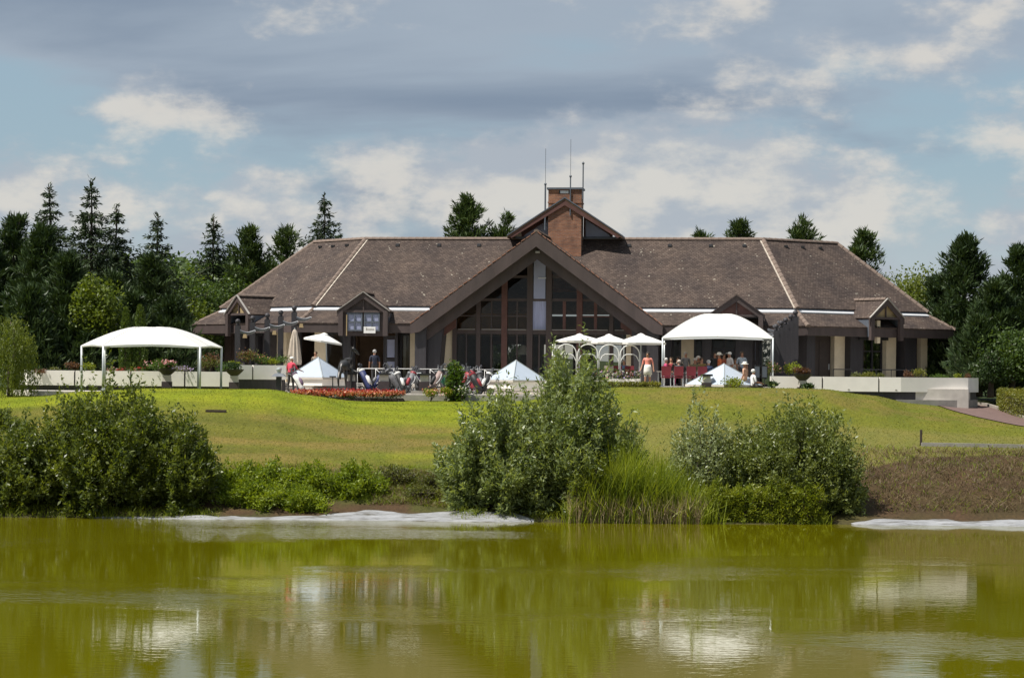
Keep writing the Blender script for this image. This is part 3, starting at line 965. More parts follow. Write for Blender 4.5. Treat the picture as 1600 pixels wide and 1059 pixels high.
def build_gable_glazing():
    vg = -.5
    lim = lambda p: GH - 1.15 - abs(p[0]) * GS - p[1]
    mus = [-4.5, -3.24, -1.87, -.53, .475, 2.08, 3.75, 4.9]
    trs = [0.0, 2.72, 4.41, 5.62, 7.0]
    # uprights
    for i, u in enumerate(mus):
        w = .30 if i in (2, 3, 4, 5) else .22
        top = GH - 1.0 - abs(u) * GS
        mb = MB(); mb.box((u, vg, top / 2), (w, .26, top)); mb.build('mullion', M['timber'] if i not in (2, 5) else M['timber2'], house)
    for k, hgt in enumerate(trs[1:4]):
        half = (GH - 1.0 - hgt) / GS
        a, b = max(-4.5, -half), min(4.9, half)
        if k == 2: segs = [(-1.87, -.53), (.475, 2.08)]
        else: segs = [(a, b)]
        for a, b in segs:
            mb = MB(); mb.box(((a + b) / 2, vg + .03, hgt), (b - a, .18, .13 if k else .2)); mb.build('transom', M['timber'], house)
            if k == 0:
                for i in range(7):
                    sl = MB(); sl.box(((mus[i] + mus[i + 1]) / 2, vg - .11, hgt + .13), (mus[i + 1] - mus[i] - .35, .06, .035)); sl.build('sill', M['concrete'], house)
    for i in range(7):
        a, b = mus[i] + .1, mus[i + 1] - .1
        for k in range(4):
            z0, z1 = trs[k] + .05, trs[k + 1] - .05
            if i == 3 and k >= 2: continue
            if k == 2 and i not in (2, 4): z1 = 6.95
            if k == 3 and i not in (2, 4): continue
            poly = [(a, z0), (b, z0), (b, z1), (a, z1)]
            for sgn in (-1, 1):
                poly = clip_poly(poly, lambda p, s=sgn: GH - 1.12 + s * p[0] * GS - p[1])
                if len(poly) < 3: break
            if len(poly) < 3: continue
            m = M['glass']
            if i == 3 and k == 1: m = M['painted_sky_glass2']
            mb = MB(); mb.extrude([Vector((x, vg + .02, z)) for x, z in poly], (0, .03, 0))
            pane = mb.build('pane', m, house)
            # glazing bars
            if k == 1 and i != 3:
                fb = MB(); c = (a + b) / 2
                mt = M['timber'] if i < 3 else M['timber2']
                if lim((c, 4.3)) > 0:
                    fb.box((c, vg - .02, (z0 + z1) / 2), (.07 if i < 3 else .16, .08, z1 - z0)); fb.build('glazing_bar', mt, house)
                if i < 3 or i == 5:
                    fb = MB(); w_ = b - a
                    if lim((a if i > 3 else b, 3.6)) > 0: fb.box(((a + b) / 2, vg - .03, 3.56), (w_, .07, .07)); fb.build('glazing_bar', mt, house)
            if k == 0:
                fb = MB(); fb.box(((a + b) / 2, vg - .02, 1.35), (.07, .08, 2.6)); fb.build('glazing_bar', M['timber'], house)
    mb = MB(); mb.box((-.03, vg - .06, 5.55), (.62, .05, 2.16)); pn = mb.build('pane', M['painted_sky_glass'], house)  # upper middle pane: bright sky behind it is put into its colour
    sb = MB(); sb.box((.1, vg - .10, 5.55), (.42, .05, .05)); sb.build('bar', M['zinc'], pn)
    # lamp hanging under the apex
    lp = MB(); lp.box((.05, GV + .3, GH - 1.05), (.22, .15, .10)); lp.build('apex_spotlight', M['concrete'], house)
    # infill above the slope line
    for sx in (-1, 1):
        f = MB(); f.extrude([Vector((0, vg + .1, GH - .35)), Vector((sx * 6.3, vg + .1, gh(6.3) - .35)), Vector((sx * 6.3, vg + .1, gh(6.3) - 1.05)), Vector((0, vg + .1, GH - 1.05))], (0, .1, 0))
        f.build('gable_head', M['timber'], house)


build_gable_glazing()


# ---- chimney, aerials, clerestory
def build_chimney():
    cu, cv = .86, 4.0
    mb = MB(); mb.box((cu, cv, 7.75), (1.8, 1.15, 5.5)); ch = mb.build('chimney', M['brick'], house)
    for hh in (9.8,):
        rb = MB(); rb.box((cu, cv, hh), (1.86, 1.21, .07)); rb.build('brick_course', M['brick'], ch)
    cp = MB(); cp.box((cu, cv, 10.55), (1.96, 1.3, .10)); cp.build('chimney_cap', M['lead'], ch)
    sl = MB(); sl.box((cu - .03, cv - .575, 10.36), (.46, .03, .15)); sl.build('flue_slot', M['zinc'], ch)
    sl = MB(); sl.box((cu - .29, cv - .58, 10.36), (.07, .03, .17)); sl.box((cu + .23, cv - .58, 10.36), (.07, .03, .17)); sl.build('flue_frame', M['black'], ch)
    for (du, h0, hm, h1, r0) in ((-1.06, 8.3, 10.78, 12.7, .045), (.30, 9.1, 11.2, 13.2, .035), (.98, 9.95, 11.9, 12.0, .035)):
        a = MB(); u = cu + du; v = cv - .62
        a.tube([(u, v, h0), (u, v, hm)], r0, 6); a.tube([(u, v, hm), (u, v, h1)], .012, 5); a.ball((u, v, hm), .075, 6, 4)
        a.bar((u, v, h0 + .3), (cu + max(-.8, min(.8, du)), v + .2, h0 + .3), .04, .04)
        a.build('aerial', M['lead'], ch)
    # clerestory gable behind the chimney
    cw, ch_, hb = 3.12, 10.02, 7.98
    for sx in (-1, 1):
        q = [Vector((cu, 3.3, ch_)), Vector((cu + sx * cw, 3.3, hb)), Vector((cu + sx * cw, 8.5, hb)), Vector((cu, 8.5, ch_))]
        t = MB(); t.extrude(q, (0, 0, .07)); t.build('clerestory_roof', M['lead'], house)
        t = MB(); t.extrude([p + Vector((0, .03, -.10)) for p in q], (0, 0, .09)); t.build('clerestory_soffit', mat('clerestory boards', (.15, .085, .045), .7, .2, 3), house)
        t = MB(); t.extrude([Vector((cu, 3.34, ch_ - .02)), Vector((cu + sx * (cw - .03), 3.34, hb)), Vector((cu + sx * (cw - .25), 3.34, hb - .10)), Vector((cu, 3.34, ch_ - .38))], (0, .08, 0))
        t.build('clerestory_bargeboard', M['timber2'], house)
        w = MB(); w.extrude([Vector((cu + sx * .9, 4.75, hb - .1)), Vector((cu + sx * 2.5, 4.75, hb - .1)), Vector((cu + sx * 2.5, 4.75, hb + .3)), Vector((cu + sx * .9, 4.75, hb + 1.35))], (0, .1, 0))
        w.build('clerestory_wall', M['timber2'], house)
        g = MB(); g.extrude([Vector((cu + sx * 1.02, 4.70, hb + .06)), Vector((cu + sx * 2.35, 4.70, hb + .06)), Vector((cu + sx * 2.3, 4.70, hb + .16)), Vector((cu + sx * 1.02, 4.70, hb + .98))], (0, .03, 0))
        g.build('clerestory_pane', M['painted_sky_glass'], house)
        z = MB(); z.box((cu + sx * 1.8, 4.6, hb - .02), (2.0, .22, .12)); z.build('clerestory_flashing', M['lead'], house)


build_chimney()


# ---- walls and windows under the eaves
def seg_frame(i, line=None):
    line = line or WALL
    a, b = line[i], line[i + 1]
    e = (b - a).normalized()
    return a, e, Vector((e.y, -e.x)), (b - a).length


def hit_s(px, a, e):
    """run along wall line (a,e) where the sight line of picture column px crosses it"""
    d = HI.to_3x3() @ Vector(((px - 800) / F, 1, 0)); o = HI @ Vector((0, 0, FLOOR))
    # o + t d = a + s e
    det = d.x * (-e.y) - d.y * (-e.x)
    rx, ry = a.x - o.x, a.y - o.y
    return (d.x * ry - d.y * rx) / det


def wall_items(i, items):
    a, e, n, L = seg_frame(i)
    rz = math.atan2(e.y, e.x)
    def W(s, out, h): return Vector((a.x + e.x * s + n.x * out, a.y + e.y * s + n.y * out, h))
    for it in items:
        x0, x1, kind = it[:3]
        s0, s1 = hit_s(x0, a, e), hit_s(x1, a, e)
        s0, s1 = max(s0, .02), min(s1, L - .02)
        if s1 - s0 < .05: continue
        c, w = (s0 + s1) / 2, s1 - s0
        if kind == 'cream':
            mb = MB(); mb.box(W(c, .12, 1.36), (w, .5, 2.72), rz); mb.build('wall_pier', M['cream'], house)
        elif kind == 'creamwall':
            mb = MB(); mb.box(W(c, -.05, 1.36), (w, .2, 2.72), rz); mb.build('wall', M['cream'], house)
        elif kind == 'dark':
            mb = MB(); mb.box(W(c, .35, 1.35), (w, .9, 2.70), rz); mb.build('timber_pier', M['char'], house)
        elif kind == 'door':
            mb = MB(); mb.box(W(c, 0, 1.32), (w, .12, 2.64), rz); d = mb.build('door', M['door'], house)
            h = MB(); h.box(W(c + w * .42, .09, 1.05), (.05, .05, .3), rz); h.build('handle', M['steel'], d)
            for q in (-.25, .25):
                h = MB(); h.box(W(c + w * q, .07, 1.3), (w * .42, .03, 2.3), rz); h.build('door_panel', M['door'], d)
        elif kind in ('glass', 'tall'):
            nm = max(1, int(round(w / .75)))
            fr = MB()
            fr.box(W(c, 0, .06), (w, .12, .12), rz); fr.box(W(c, 0, 2.64), (w, .12, .14), rz)
            for k in range(nm + 1):
                fr.box(W(s0 + .04 + (w - .08) * k / nm, 0.003, 1.35), (.09, .125, 2.5), rz)
            wf = fr.build('window', M['char'], house)
            if kind == 'glass':
                tb = MB(); tb.box(W(c, .004, 1.9 if w > 1.2 else .62), (w - .1, .1, .07), rz); tb.build('transom', M['char'], wf)
            for k in range(nm):
                p = MB(); cc = s0 + .04 + (w - .08) * (k + .5) / nm
                p.box(W(cc, -.01, 1.35), ((w - .08) / nm - .09, .02, 2.44), rz); p.build('pane', M['glass'], wf)
        elif kind == 'open':
            fr = MB()
            fr.box(W(s0 + .05, 0, 1.3), (.1, .2, 2.6), rz); fr.box(W(s1 - .05, 0, 1.3), (.1, .2, 2.6), rz); fr.box(W(c, 0, 2.62), (w, .2, .12), rz)
            fr.build('doorway', M['char'], house)
        elif kind == 'leaf':       # a glazed door leaf standing open
            fr = MB(); fr.box(W(s0 + .06, .2, 1.25), (.12, .09, 2.5), rz); fr.box(W(s1 - .06, .2, 1.25), (.12, .09, 2.5), rz)
            for hh in (.12, 1.2, 2.42): fr.box(W(c, .2, hh), (w - .2, .08, .14), rz)
            d = fr.build('door', M['char'], house)
            for hh in (.66, 1.82):
                p = MB(); p.box(W(c, .2, hh), (w - .24, .02, .95), rz); p.build('pane', M['painted_sky_glass'], d)
        elif kind == 'curtain':
            fr = MB(); fr.box(W(s0 + .05, 0, 1.3), (.1, .14, 2.6), rz); fr.box(W(s1 - .05, 0, 1.3), (.1, .14, 2.6), rz); fr.box(W(c, 0, 2.6), (w, .14, .12), rz)
            wf = fr.build('window', M['char'], house)
            p = MB(); p.box(W(c, -.02, 1.3), (w - .2, .02, 2.5), rz); p.build('pane', M['glass'], wf)
            p = MB(); p.box(W(s0 + .2, -.25, 1.3), (.14, .06, 2.4), rz); p.build('curtain', M['white'], wf)
            p = MB(); p.slab([W(s1 - .55, -.25, .1), W(s1 - .1, -.25, .1), W(s1 - .1, -.35, .1), W(s1 - .55, -.35, .1)], [W(s1 - .22, -.25, 2.5), W(s1 - .1, -.25, 2.5), W(s1 - .1, -.35, 2.5), W(s1 - .22, -.35, 2.5)]); p.build('curtain', M['canvas2'], wf)


wall_items(1, [(296, 334, 'glass'), (334, 349, 'cream'), (349, 377, 'door'), (377, 391, 'cream'), (391, 401, 'dark'), (401, 411, 'glass'), (411, 421, 'dark'),
               (421, 429, 'glass'), (429, 441, 'dark'), (441, 456, 'cream'), (456, 470, 'glass')])
wall_items(2, [(470, 480, 'glass'), (480, 511, 'cream'), (511, 540, 'glass'), (540, 552, 'dark'), (552, 602, 'open'), (602, 621, 'leaf'), (621, 625, 'dark'), (625, 642, 'curtain'), (642, 654, 'cream'),
               (1036, 1050, 'dark'), (1050, 1064, 'glass'), (1064, 1084, 'creamwall'), (1084, 1098, 'glass'), (1098, 1112, 'dark'), (1112, 1150, 'glass'), (1150, 1166, 'dark'),
               (1166, 1176, 'dark'), (1176, 1184, 'leaf'), (1184, 1210, 'glass'), (1210, 1240, 'creamwall')])
wall_items(3, [(1244, 1257, 'dark'), (1257, 1296, 'door'), (1296, 1312, 'cream'), (1312, 1331, 'dark'), (1331, 1377, 'glass'), (1377, 1392, 'cream'), (1392, 1397, 'tall'),
               (1397, 1415, 'dark'), (1415, 1431, 'tall'), (1431, 1450, 'cream'), (1450, 1471, 'glass'), (1471, 1500, 'dark')])


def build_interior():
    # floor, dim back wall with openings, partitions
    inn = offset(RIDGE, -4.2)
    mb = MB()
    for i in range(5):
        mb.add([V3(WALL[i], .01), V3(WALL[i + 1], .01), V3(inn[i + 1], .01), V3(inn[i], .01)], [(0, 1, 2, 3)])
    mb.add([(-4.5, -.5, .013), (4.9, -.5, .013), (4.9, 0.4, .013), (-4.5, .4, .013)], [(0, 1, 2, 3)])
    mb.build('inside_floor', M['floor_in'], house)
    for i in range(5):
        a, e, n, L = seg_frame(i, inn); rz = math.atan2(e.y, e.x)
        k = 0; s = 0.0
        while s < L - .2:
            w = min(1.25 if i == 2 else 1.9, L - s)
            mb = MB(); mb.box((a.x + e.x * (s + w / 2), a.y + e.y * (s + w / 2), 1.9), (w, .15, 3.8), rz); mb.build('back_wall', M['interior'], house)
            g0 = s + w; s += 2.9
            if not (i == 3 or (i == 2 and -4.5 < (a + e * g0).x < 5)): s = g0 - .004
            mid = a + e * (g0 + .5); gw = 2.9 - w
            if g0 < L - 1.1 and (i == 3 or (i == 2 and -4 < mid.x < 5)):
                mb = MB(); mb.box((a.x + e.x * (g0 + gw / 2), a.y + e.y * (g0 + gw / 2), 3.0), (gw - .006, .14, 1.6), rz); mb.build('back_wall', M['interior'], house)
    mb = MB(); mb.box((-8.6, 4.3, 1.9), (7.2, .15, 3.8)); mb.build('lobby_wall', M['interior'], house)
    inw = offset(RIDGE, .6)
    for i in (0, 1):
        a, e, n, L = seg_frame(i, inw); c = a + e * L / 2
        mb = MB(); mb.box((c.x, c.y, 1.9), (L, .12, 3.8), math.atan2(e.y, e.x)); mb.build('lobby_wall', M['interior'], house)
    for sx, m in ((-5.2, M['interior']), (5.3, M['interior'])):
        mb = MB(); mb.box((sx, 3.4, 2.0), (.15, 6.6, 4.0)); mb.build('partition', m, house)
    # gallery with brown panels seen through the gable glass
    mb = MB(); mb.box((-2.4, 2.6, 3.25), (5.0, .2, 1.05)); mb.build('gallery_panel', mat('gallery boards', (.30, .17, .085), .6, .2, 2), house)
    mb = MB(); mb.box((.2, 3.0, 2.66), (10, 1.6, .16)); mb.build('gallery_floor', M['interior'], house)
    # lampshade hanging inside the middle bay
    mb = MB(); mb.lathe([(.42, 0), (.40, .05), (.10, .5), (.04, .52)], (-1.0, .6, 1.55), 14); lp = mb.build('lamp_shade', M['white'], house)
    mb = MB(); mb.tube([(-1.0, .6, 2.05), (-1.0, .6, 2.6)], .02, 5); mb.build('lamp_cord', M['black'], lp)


build_interior()


# ---- dormers
def dormer(i, px, hw, hap, hsh, style):
    a, e, n, L = seg_frame(i, EAVE); rz = math.atan2(e.y, e.x)
    s = hit_s(px, a, e)
    def W(ds, out, h): return Vector((a.x + e.x * (s + ds) + n.x * out, a.y + e.y * (s + ds) + n.y * out, h))
    front, back = .22, -3.2
    sl = (hap - hsh) / hw
    first = None
    # roof slopes
    for sx in (-1, 1):
        q = [W(sx * (hw + .06), front, hsh - .06 * sl), W(0, front, hap), W(0, back, hap), W(sx * (hw + .06), back, hsh - .06 * sl)]
        if sx > 0: q = [q[1], q[0], q[3], q[2]]
        r = roof_facet('dormer_roof', [q[0], q[3], q[2], q[1]] if sx < 0 else [q[1], q[2], q[3], q[0]], house, thick=.08)
        # bargeboard
        bb = MB(); bb.extrude([W(0, front + .05, hap + .03), W(sx * (hw + .10), front + .05, hsh - .10 * sl + .03), W(sx * (hw + .10), front + .05, hsh - .10 * sl - .26), W(0, front + .05, hap - .30)], n * -.09 if False else Vector((-n.x * .09, -n.y * .09, 0)))
        bb.build('dormer_bargeboard', M['timber'], r)
        ed = MB(); ed.bar(W(0, front + .07, hap + .05), W(sx * (hw + .12), front + .07, hsh - .12 * sl + .05), .10, .04); ed.build('dormer_edge', M['concrete'] if style != 'plain' else M['timber'], r)
        # cheek and corner post
        ck = MB(); ck.extrude([W(sx * hw, front - .1, 2.62), W(sx * hw, back + 1.6, 2.62), W(sx * hw, back + 1.6, hsh), W(sx * hw, front - .1, hsh)], Vector((-e.x * sx * .06, -e.y * sx * .06, 0)))
        ck.build('dormer_cheek', M['lead'], house)
        ps = MB(); ps.box(W(sx * (hw - .11), front - .02, (2.45 + hsh) / 2), (.24, .2, hsh - 2.45), rz); ps.build('dormer_post', M['timber'], house)
    tile_run(W(0, front, hap), W(0, back + .6, hap), lift=-.02)
    # gable infill
    inset = -.12
    g = MB(); g.extrude([W(-hw + .15, inset + front, hsh - .02), W(hw - .15, inset + front, hsh - .02), W(0, inset + front, hap - .2)], Vector((-n.x * .06, -n.y * .06, 0)))
    gp = g.build('dormer_gable', M['gable_ochre'] if style in ('ochre', 'ochre_open') else (M['timber2'] if style == 'plain' else M['timber']), house)
    k = MB(); k.box(W(0, front + inset + .05, (hsh + hap) / 2 - .12), (.07, .06, hap - hsh - .2), rz); k.build('king_post', M['timber'], gp)
    t = MB(); t.box(W(0, front + inset + .05, hsh - .05), (2 * hw - .4, .12, .12), rz); t.build('tie_beam', M['timber'], gp)
    if style == 'windows':
        bd = MB(); bd.box(W(0, front - .16, (2.45 + hsh) / 2 - .02), (2 * hw - .3, .08, hsh - 2.48), rz); bd.build('dormer_front', M['timber'], house)
        for c in (-.47, .45):
            fr = MB()
            for ds in (-.38, 0, .38): fr.box(W(c + ds, front - .08, 3.18), (.07, .09, .92), rz)
            for dh in (-.44, 0, .44): fr.box(W(c, front - .079, 3.18 + dh), (.82, .085, .07), rz)
            wf = fr.build('window', M['lead'], house)
            for dx in (-.19, .19):
                for dh in (-.22, .22):
                    p = MB(); p.box(W(c + dx, front - .10, 3.18 + dh), (.30, .02, .36), rz); p.build('pane', M['painted_sky_glass'], wf)
        ps = MB(); ps.box(W(-hw + .42, front - .02, 3.0), (.05, .05, 1.1), rz); ps.build('downpipe', M['gable_ochre'], house)
        sg = MB(); sg.box(W(.36, front + .08, 2.76), (.62, .05, .34), rz); sgo = sg.build('sign_board', M['wpaint'], house)
        # short line of dark lettering, too small to read
        x = -.2
        for wd, ht in ((.07, .13), (.05, .08), (.05, .08), (.05, .08), (.04, .10), (.06, .08), (.05, .08)):
            l = MB(); l.box(W(.36 + x + wd / 2, front + .108, 2.74 + ht / 2), (wd * .8, .008, ht), rz); l.build('letter', M['concrete'], sgo); x += wd + .012
    else:
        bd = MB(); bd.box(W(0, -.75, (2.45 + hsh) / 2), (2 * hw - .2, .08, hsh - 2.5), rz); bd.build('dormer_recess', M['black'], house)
        if style == 'ochre_open':
            c = MB(); c.box(W(-.25, -.2, 2.9), (.22, .2, 1.2), rz); c.build('dormer_mullion', M['cream'], house)


dormer(1, 376, 1.08, 4.62, 3.68, 'ochre')
dormer(2, 568, 1.30, 4.70, 3.78, 'windows')
dormer(2, 1150, 1.35, 4.62, 3.66, 'plain')
dormer(3, 1380, 1.15, 4.60, 3.66, 'ochre_open')
# ================================================================== foliage helpers
def unit(a): return a / np.maximum(np.linalg.norm(a, axis=-1, keepdims=True), 1e-9)


def leaf_quads(pos, ln, wd, rng, bias=None, bw=0.0):
    """one small pointed four-cornered leaf at each position"""
    n = len(pos)
    d = rng.normal(size=(n, 3))
    d = unit(d)
    if bias is not None: d = unit(d * (1 - bw) + np.asarray(bias) * bw)
    s = unit(np.cross(d, rng.normal(size=(n, 3))))
    l = (np.asarray(ln) * rng.uniform(.65, 1.3, n))[:, None]; w = (np.asarray(wd) * rng.uniform(.7, 1.25, n))[:, None]
    nrm = np.cross(d, s)
    a = pos; b = pos + d * l * .45 + s * w * .5 + nrm * l * .06; c = pos + d * l; e = pos + d * l * .45 - s * w * .5 + nrm * l * .06
    return np.stack([a, b, c, e], 1).reshape(-1, 3)


def leaf_obj(name, pos, ln, wd, m, rng, parent=None, bias=None, bw=0.0, kind=None):
    o = np_mesh(name, leaf_quads(np.asarray(pos, float), ln, wd, rng, bias, bw), 4, m, parent)
    if kind: o['kind'] = kind
    return o


def blob_points(rng, n, c, rad, lobes=7, shell=.35):
    """points near the surface of a lumpy ellipsoid built of overlapping lobes"""
    rad = np.asarray(rad, float); c = np.asarray(c, float)
    lc = unit(rng.normal(size=(lobes, 3))) * rng.uniform(.25, .62, (lobes, 1)); lc[:, 2] = np.abs(lc[:, 2]) * .9 - .1
    lr = rng.uniform(.36, .60, lobes)
    k = rng.integers(0, lobes, n)
    u = rng.uniform(0, 1, n) ** shell
    p = lc[k] + unit(rng.normal(size=(n, 3))) * (lr[k] * u)[:, None]
    return c + p * rad


def shrub(name, label, base, w, h, m, n=500, leaf=.10, group=None, cat='shrub', d=None, lobes=7, seed=0, stem=True, flowers=None):
    """rounded garden shrub: foliage and short stems"""
    rng = np.random.default_rng(seed + 101)
    t = empty(name, base, 0, label, cat, group)
    p = blob_points(rng, n, (0, 0, h * .52), (w * .5, (d or w) * .5, h * .52), lobes)
    p = p[p[:, 2] > .01]
    leaf_obj('foliage', p, leaf, leaf * .55, m, rng, t, (0, 0, 1), .25)
    if flowers:
        fm, nf, fs = flowers
        q = blob_points(rng, nf * 2, (0, 0, h * .56), (w * .54, (d or w) * .54, h * .54), lobes, .1)
        q = q[q[:, 2] > h * .35][:nf]
        leaf_obj('blossom', q, fs, fs * .9, fm, rng, t)
    if stem:
        mb = MB()
        for k in range(5):
            a = rng.uniform(0, 6.28); r_ = rng.uniform(.1, .3) * w
            mb.tube([(0, 0, 0), (math.cos(a) * r_, math.sin(a) * r_, h * .6)], [.02, .008], 4)
        mb.build('stem', M['bark'], t)
    return t


LM = {}
LM['yellowgreen'] = leafmat('yellow green leaves', (.10, .15, .012), (.26, .28, .025))
LM['mid'] = leafmat('mid green leaves', (.035, .075, .012), (.085, .14, .022))
LM['dark'] = leafmat('dark green leaves', (.016, .036, .010), (.045, .075, .016), .25)
LM['olive'] = leafmat('olive leaves', (.06, .08, .020), (.15, .155, .045))
LM['bronze'] = leafmat('bronze red leaves', (.07, .030, .022), (.16, .085, .045))
LM['clipped'] = leafmat('clipped hedge leaves', (.06, .085, .012), (.20, .19, .025), .3)
LM['red'] = leafmat('red petals', (.28, .012, .016), (.50, .06, .055), .25, tint=1.0)
LM['salmon'] = leafmat('salmon petals', (.60, .20, .13), (.72, .40, .25), .25, tint=1.0)
LM['pink'] = leafmat('pink petals', (.55, .22, .26), (.72, .45, .45), .25, tint=1.0)
LM['lilac'] = leafmat('lilac petals', (.22, .17, .36), (.42, .34, .55), .25, tint=1.0)
LM['whitef'] = leafmat('white petals', (.65, .64, .58), (.78, .76, .70), .25, tint=1.0)
# ================================================================== terrace levels
Z0, ZL = 4.88, 4.42     # upper terrace, lower apron


def poly_slab(name, pts, z0, z1, m, label, kind='structure'):
    mb = MB(); mb.slab([(x, y, z0) for x, y in pts], [(x, y, z1) for x, y in pts])
    o = mb.build(name, m); tag(o, label, kind=kind); return o


poly_slab('terrace_paving', [(-24.5, 116.2), (-11.8, 117.0), (4.6, 117.0), (4.6, 112.6), (14.2, 112.4), (22.3, 112.5), (23.2, 116), (23, 140), (-24.5, 140)], 3.6, Z0, M['stone'], 'pale paved terrace in front of the clubhouse')
poly_slab('terrace_apron', [(-11.9, 112.7), (-6, 112.55), (4.55, 112.6), (4.55, 116.97), (-11.9, 116.97)], 3.8, ZL, M['stone'], 'lower paved strip between flower bed and steps')
mb = MB()
mb.box((-3.7, 112.48, 4.18), (16.2, .12, .36)); o = mb.build('kerb', M['concrete']); tag(o, 'dark kerb at the front edge of the lower paving', kind='structure')
st = empty('steps', (-3.7, 116.4, ZL), 0, 'long concrete steps up to the upper terrace behind the golf trolleys', 'steps')
for k in range(3):
    mb = MB(); mb.box((0, .12 + .15 * k + .2, .055 + .15 * k), (16.2, .42, .11)); mb.build('tread', M['stone'], st)
    mb = MB(); mb.box((0, .16 + .15 * k + .2, -.02 + .15 * k), (16.1, .36, .05)); mb.build('riser', M['concrete'], st)


# ---- white parapet walls made of separate panels
def parapet(label, pts, joints, ztop, zbot, zbase, thick=.35, grp=None):
    """pts: plan corners (front line), joints: runs along each leg where panels meet"""
    t = empty('parapet_wall', (pts[0][0], pts[0][1], zbase), 0, label, 'wall', grp)
    O = Vector((pts[0][0], pts[0][1], zbase))
    for i in range(len(pts) - 1):
        a, b = Vector(pts[i]), Vector(pts[i + 1]); e = (b - a); L = e.length; e.normalize()
        n = Vector((-e.y, e.x)); rz = math.atan2(e.y, e.x)
        js = [0] + list(joints[i]) + [L]
        for s0, s1 in zip(js[:-1], js[1:]):
            g0 = .0 if s0 == 0 else .035; g1 = 0 if s1 == L else .035
            c = a + e * ((s0 + g0 + s1 - g1) / 2) + n * (thick / 2)
            mb = MB(); mb.box((c.x - O.x, c.y - O.y, (ztop + zbot) / 2 - O.z), (s1 - s0 - g0 - g1 - (.004 if i else 0), thick, ztop - zbot), rz); mb.build('panel', M['white'], t)
        c = (a + b) / 2 + n * (thick / 2 + .06)
        mb = MB(); mb.box((c.x - O.x, c.y - O.y, (ztop + zbase) / 2 - .03 - O.z), (L - .02, thick - .1, ztop - zbase - .06), rz); mb.build('backing', M['char'], t)
        c = (a + b) / 2 + n * (thick / 2 + .1)
        mb = MB(); mb.box((c.x - O.x, c.y - O.y, (zbot + zbase) / 2 - O.z), (L - .15, thick - .05, zbot - zbase), rz); mb.build('footing', M['concrete'], t)
        c = (a + b) / 2 + n * (thick + .28)
        mb = MB(); mb.box((c.x - O.x, c.y - O.y, ztop - .12 - O.z), (L - .3, .5, .1), rz); mb.build('planter_soil', M['soil'], t)
        for s in np.arange(1.5, L, 2.3):     # weep holes
            c = a + e * s - n * .004
            if L > 3: mb = MB(); mb.box((c.x - O.x, c.y - O.y, zbot + .10 - O.z), (.09, .02, .035), rz); mb.build('weep_hole', M['concrete'], t)
    return t


yl = 113.0
pL = [(PX(31, 115.2), 115.2), (PX(42, yl), yl), (PX(364, yl + .6), yl + .6)]
jl = [[], [PX(x, yl) - PX(42, yl) for x in (116, 203, 258, 287)]]
parapet('long white panelled parapet behind the left canopy', pL, jl, 5.41, 4.68, 4.0)
pM = [(PX(366, 115.5), 115.5), (PX(447, 116.4), 116.4)]
parapet('raised white planter wall with shrubs beside the left steps', pM, [[.95]], 5.76, 5.04, 4.3)
yr = 112.2
pR = [(PX(1204, yr + .2), yr + .2), (PX(1408, yr), yr), (PX(1513, yr + .7), yr + .7), (PX(1529, yr + 3), yr + 3)]
parapet('long white panelled parapet at the right end of terrace', pR, [[PX(x, yr) - PX(1204, yr) for x in (1285, 1373)], [], []], 5.43, 4.72, 3.9)
mb = MB(); mb.slab([(PX(1400, 111.9), 111.9, 3.5), (PX(1513, 112.6), 112.6, 3.5), (PX(1528, 114.8), 114.8, 3.5), (PX(1400, 114.8), 114.8, 3.5)],
                   [(PX(1400, 111.9), 111.9, 4.34), (PX(1513, 112.6), 112.6, 4.34), (PX(1528, 114.8), 114.8, 4.34), (PX(1400, 114.8), 114.8, 4.34)])
tag(mb.build('retaining_wall', M['concrete']), 'low grey concrete retaining wall above the red path', 'wall')
mb = MB(); mb.slab([(PX(60, 110.6), 110.6, 3.6), (PX(205, 110.8), 110.8, 3.6), (PX(205, 112.4), 112.4, 3.6), (PX(10, 112.4), 112.4, 3.6)],
                   [(PX(60, 110.6), 110.6, 4.42), (PX(205, 110.8), 110.8, 4.42), (PX(205, 112.4), 112.4, 4.44), (PX(10, 112.4), 112.4, 4.44)])
tag(mb.build('stone_step', M['stone']), 'pale stone edging below the left parapet', 'step')


# ---- stone pillars with bowls
def pillar(label, x, y, z, bowl=True, s=1.0, plants=None, seed=0, slab=True):
    t = empty('pillar_planter', (x, y, z), 0, label, 'planter', 'stone pillars on the terrace')
    if slab:
        mb = MB(); mb.box((0, 0, .07), (1.15 * s, 1.0 * s, .14)); mb.build('base_slab', M['concrete'], t)
    mb = MB(); mb.box((0, 0, .36), (.46 * s, .46 * s, .46)); mb.build('plinth', mat('plum brown stone', (.045, .032, .034), .7, .2, 4), t)
    mb = MB(); mb.box((0, 0, .74), (.40 * s, .40 * s, .32), taper=.9); mb.build('shaft', M['stone'], t)
    if bowl:
        mb = MB(); mb.lathe([(.14, .88), (.2, .92), (.42, 1.12), (.48, 1.22), (.44, 1.22), (.3, 1.14)], (0, 0, 0), 16); mb.build('bowl', mat('dark stone bowl', (.07, .062, .055), .8, .2, 5), t)
        if plants:
            rng = np.random.default_rng(seed + 5)
            p = blob_points(rng, 420, (0, 0, 1.36), (.62, .5, .30), 6)
            leaf_obj('foliage', p, .11, .07, plants[0], rng, t)
            if plants[1]:
                q = blob_points(rng, 90, (0, 0, 1.44), (.62, .5, .30), 6, .1); leaf_obj('blossom', q, .09, .08, plants[1], rng, t)
    else:
        mb = MB(); mb.box((0, 0, .95), (.56 * s, .56 * s, .10)); mb.build('cap', M['black'], t)
    return t


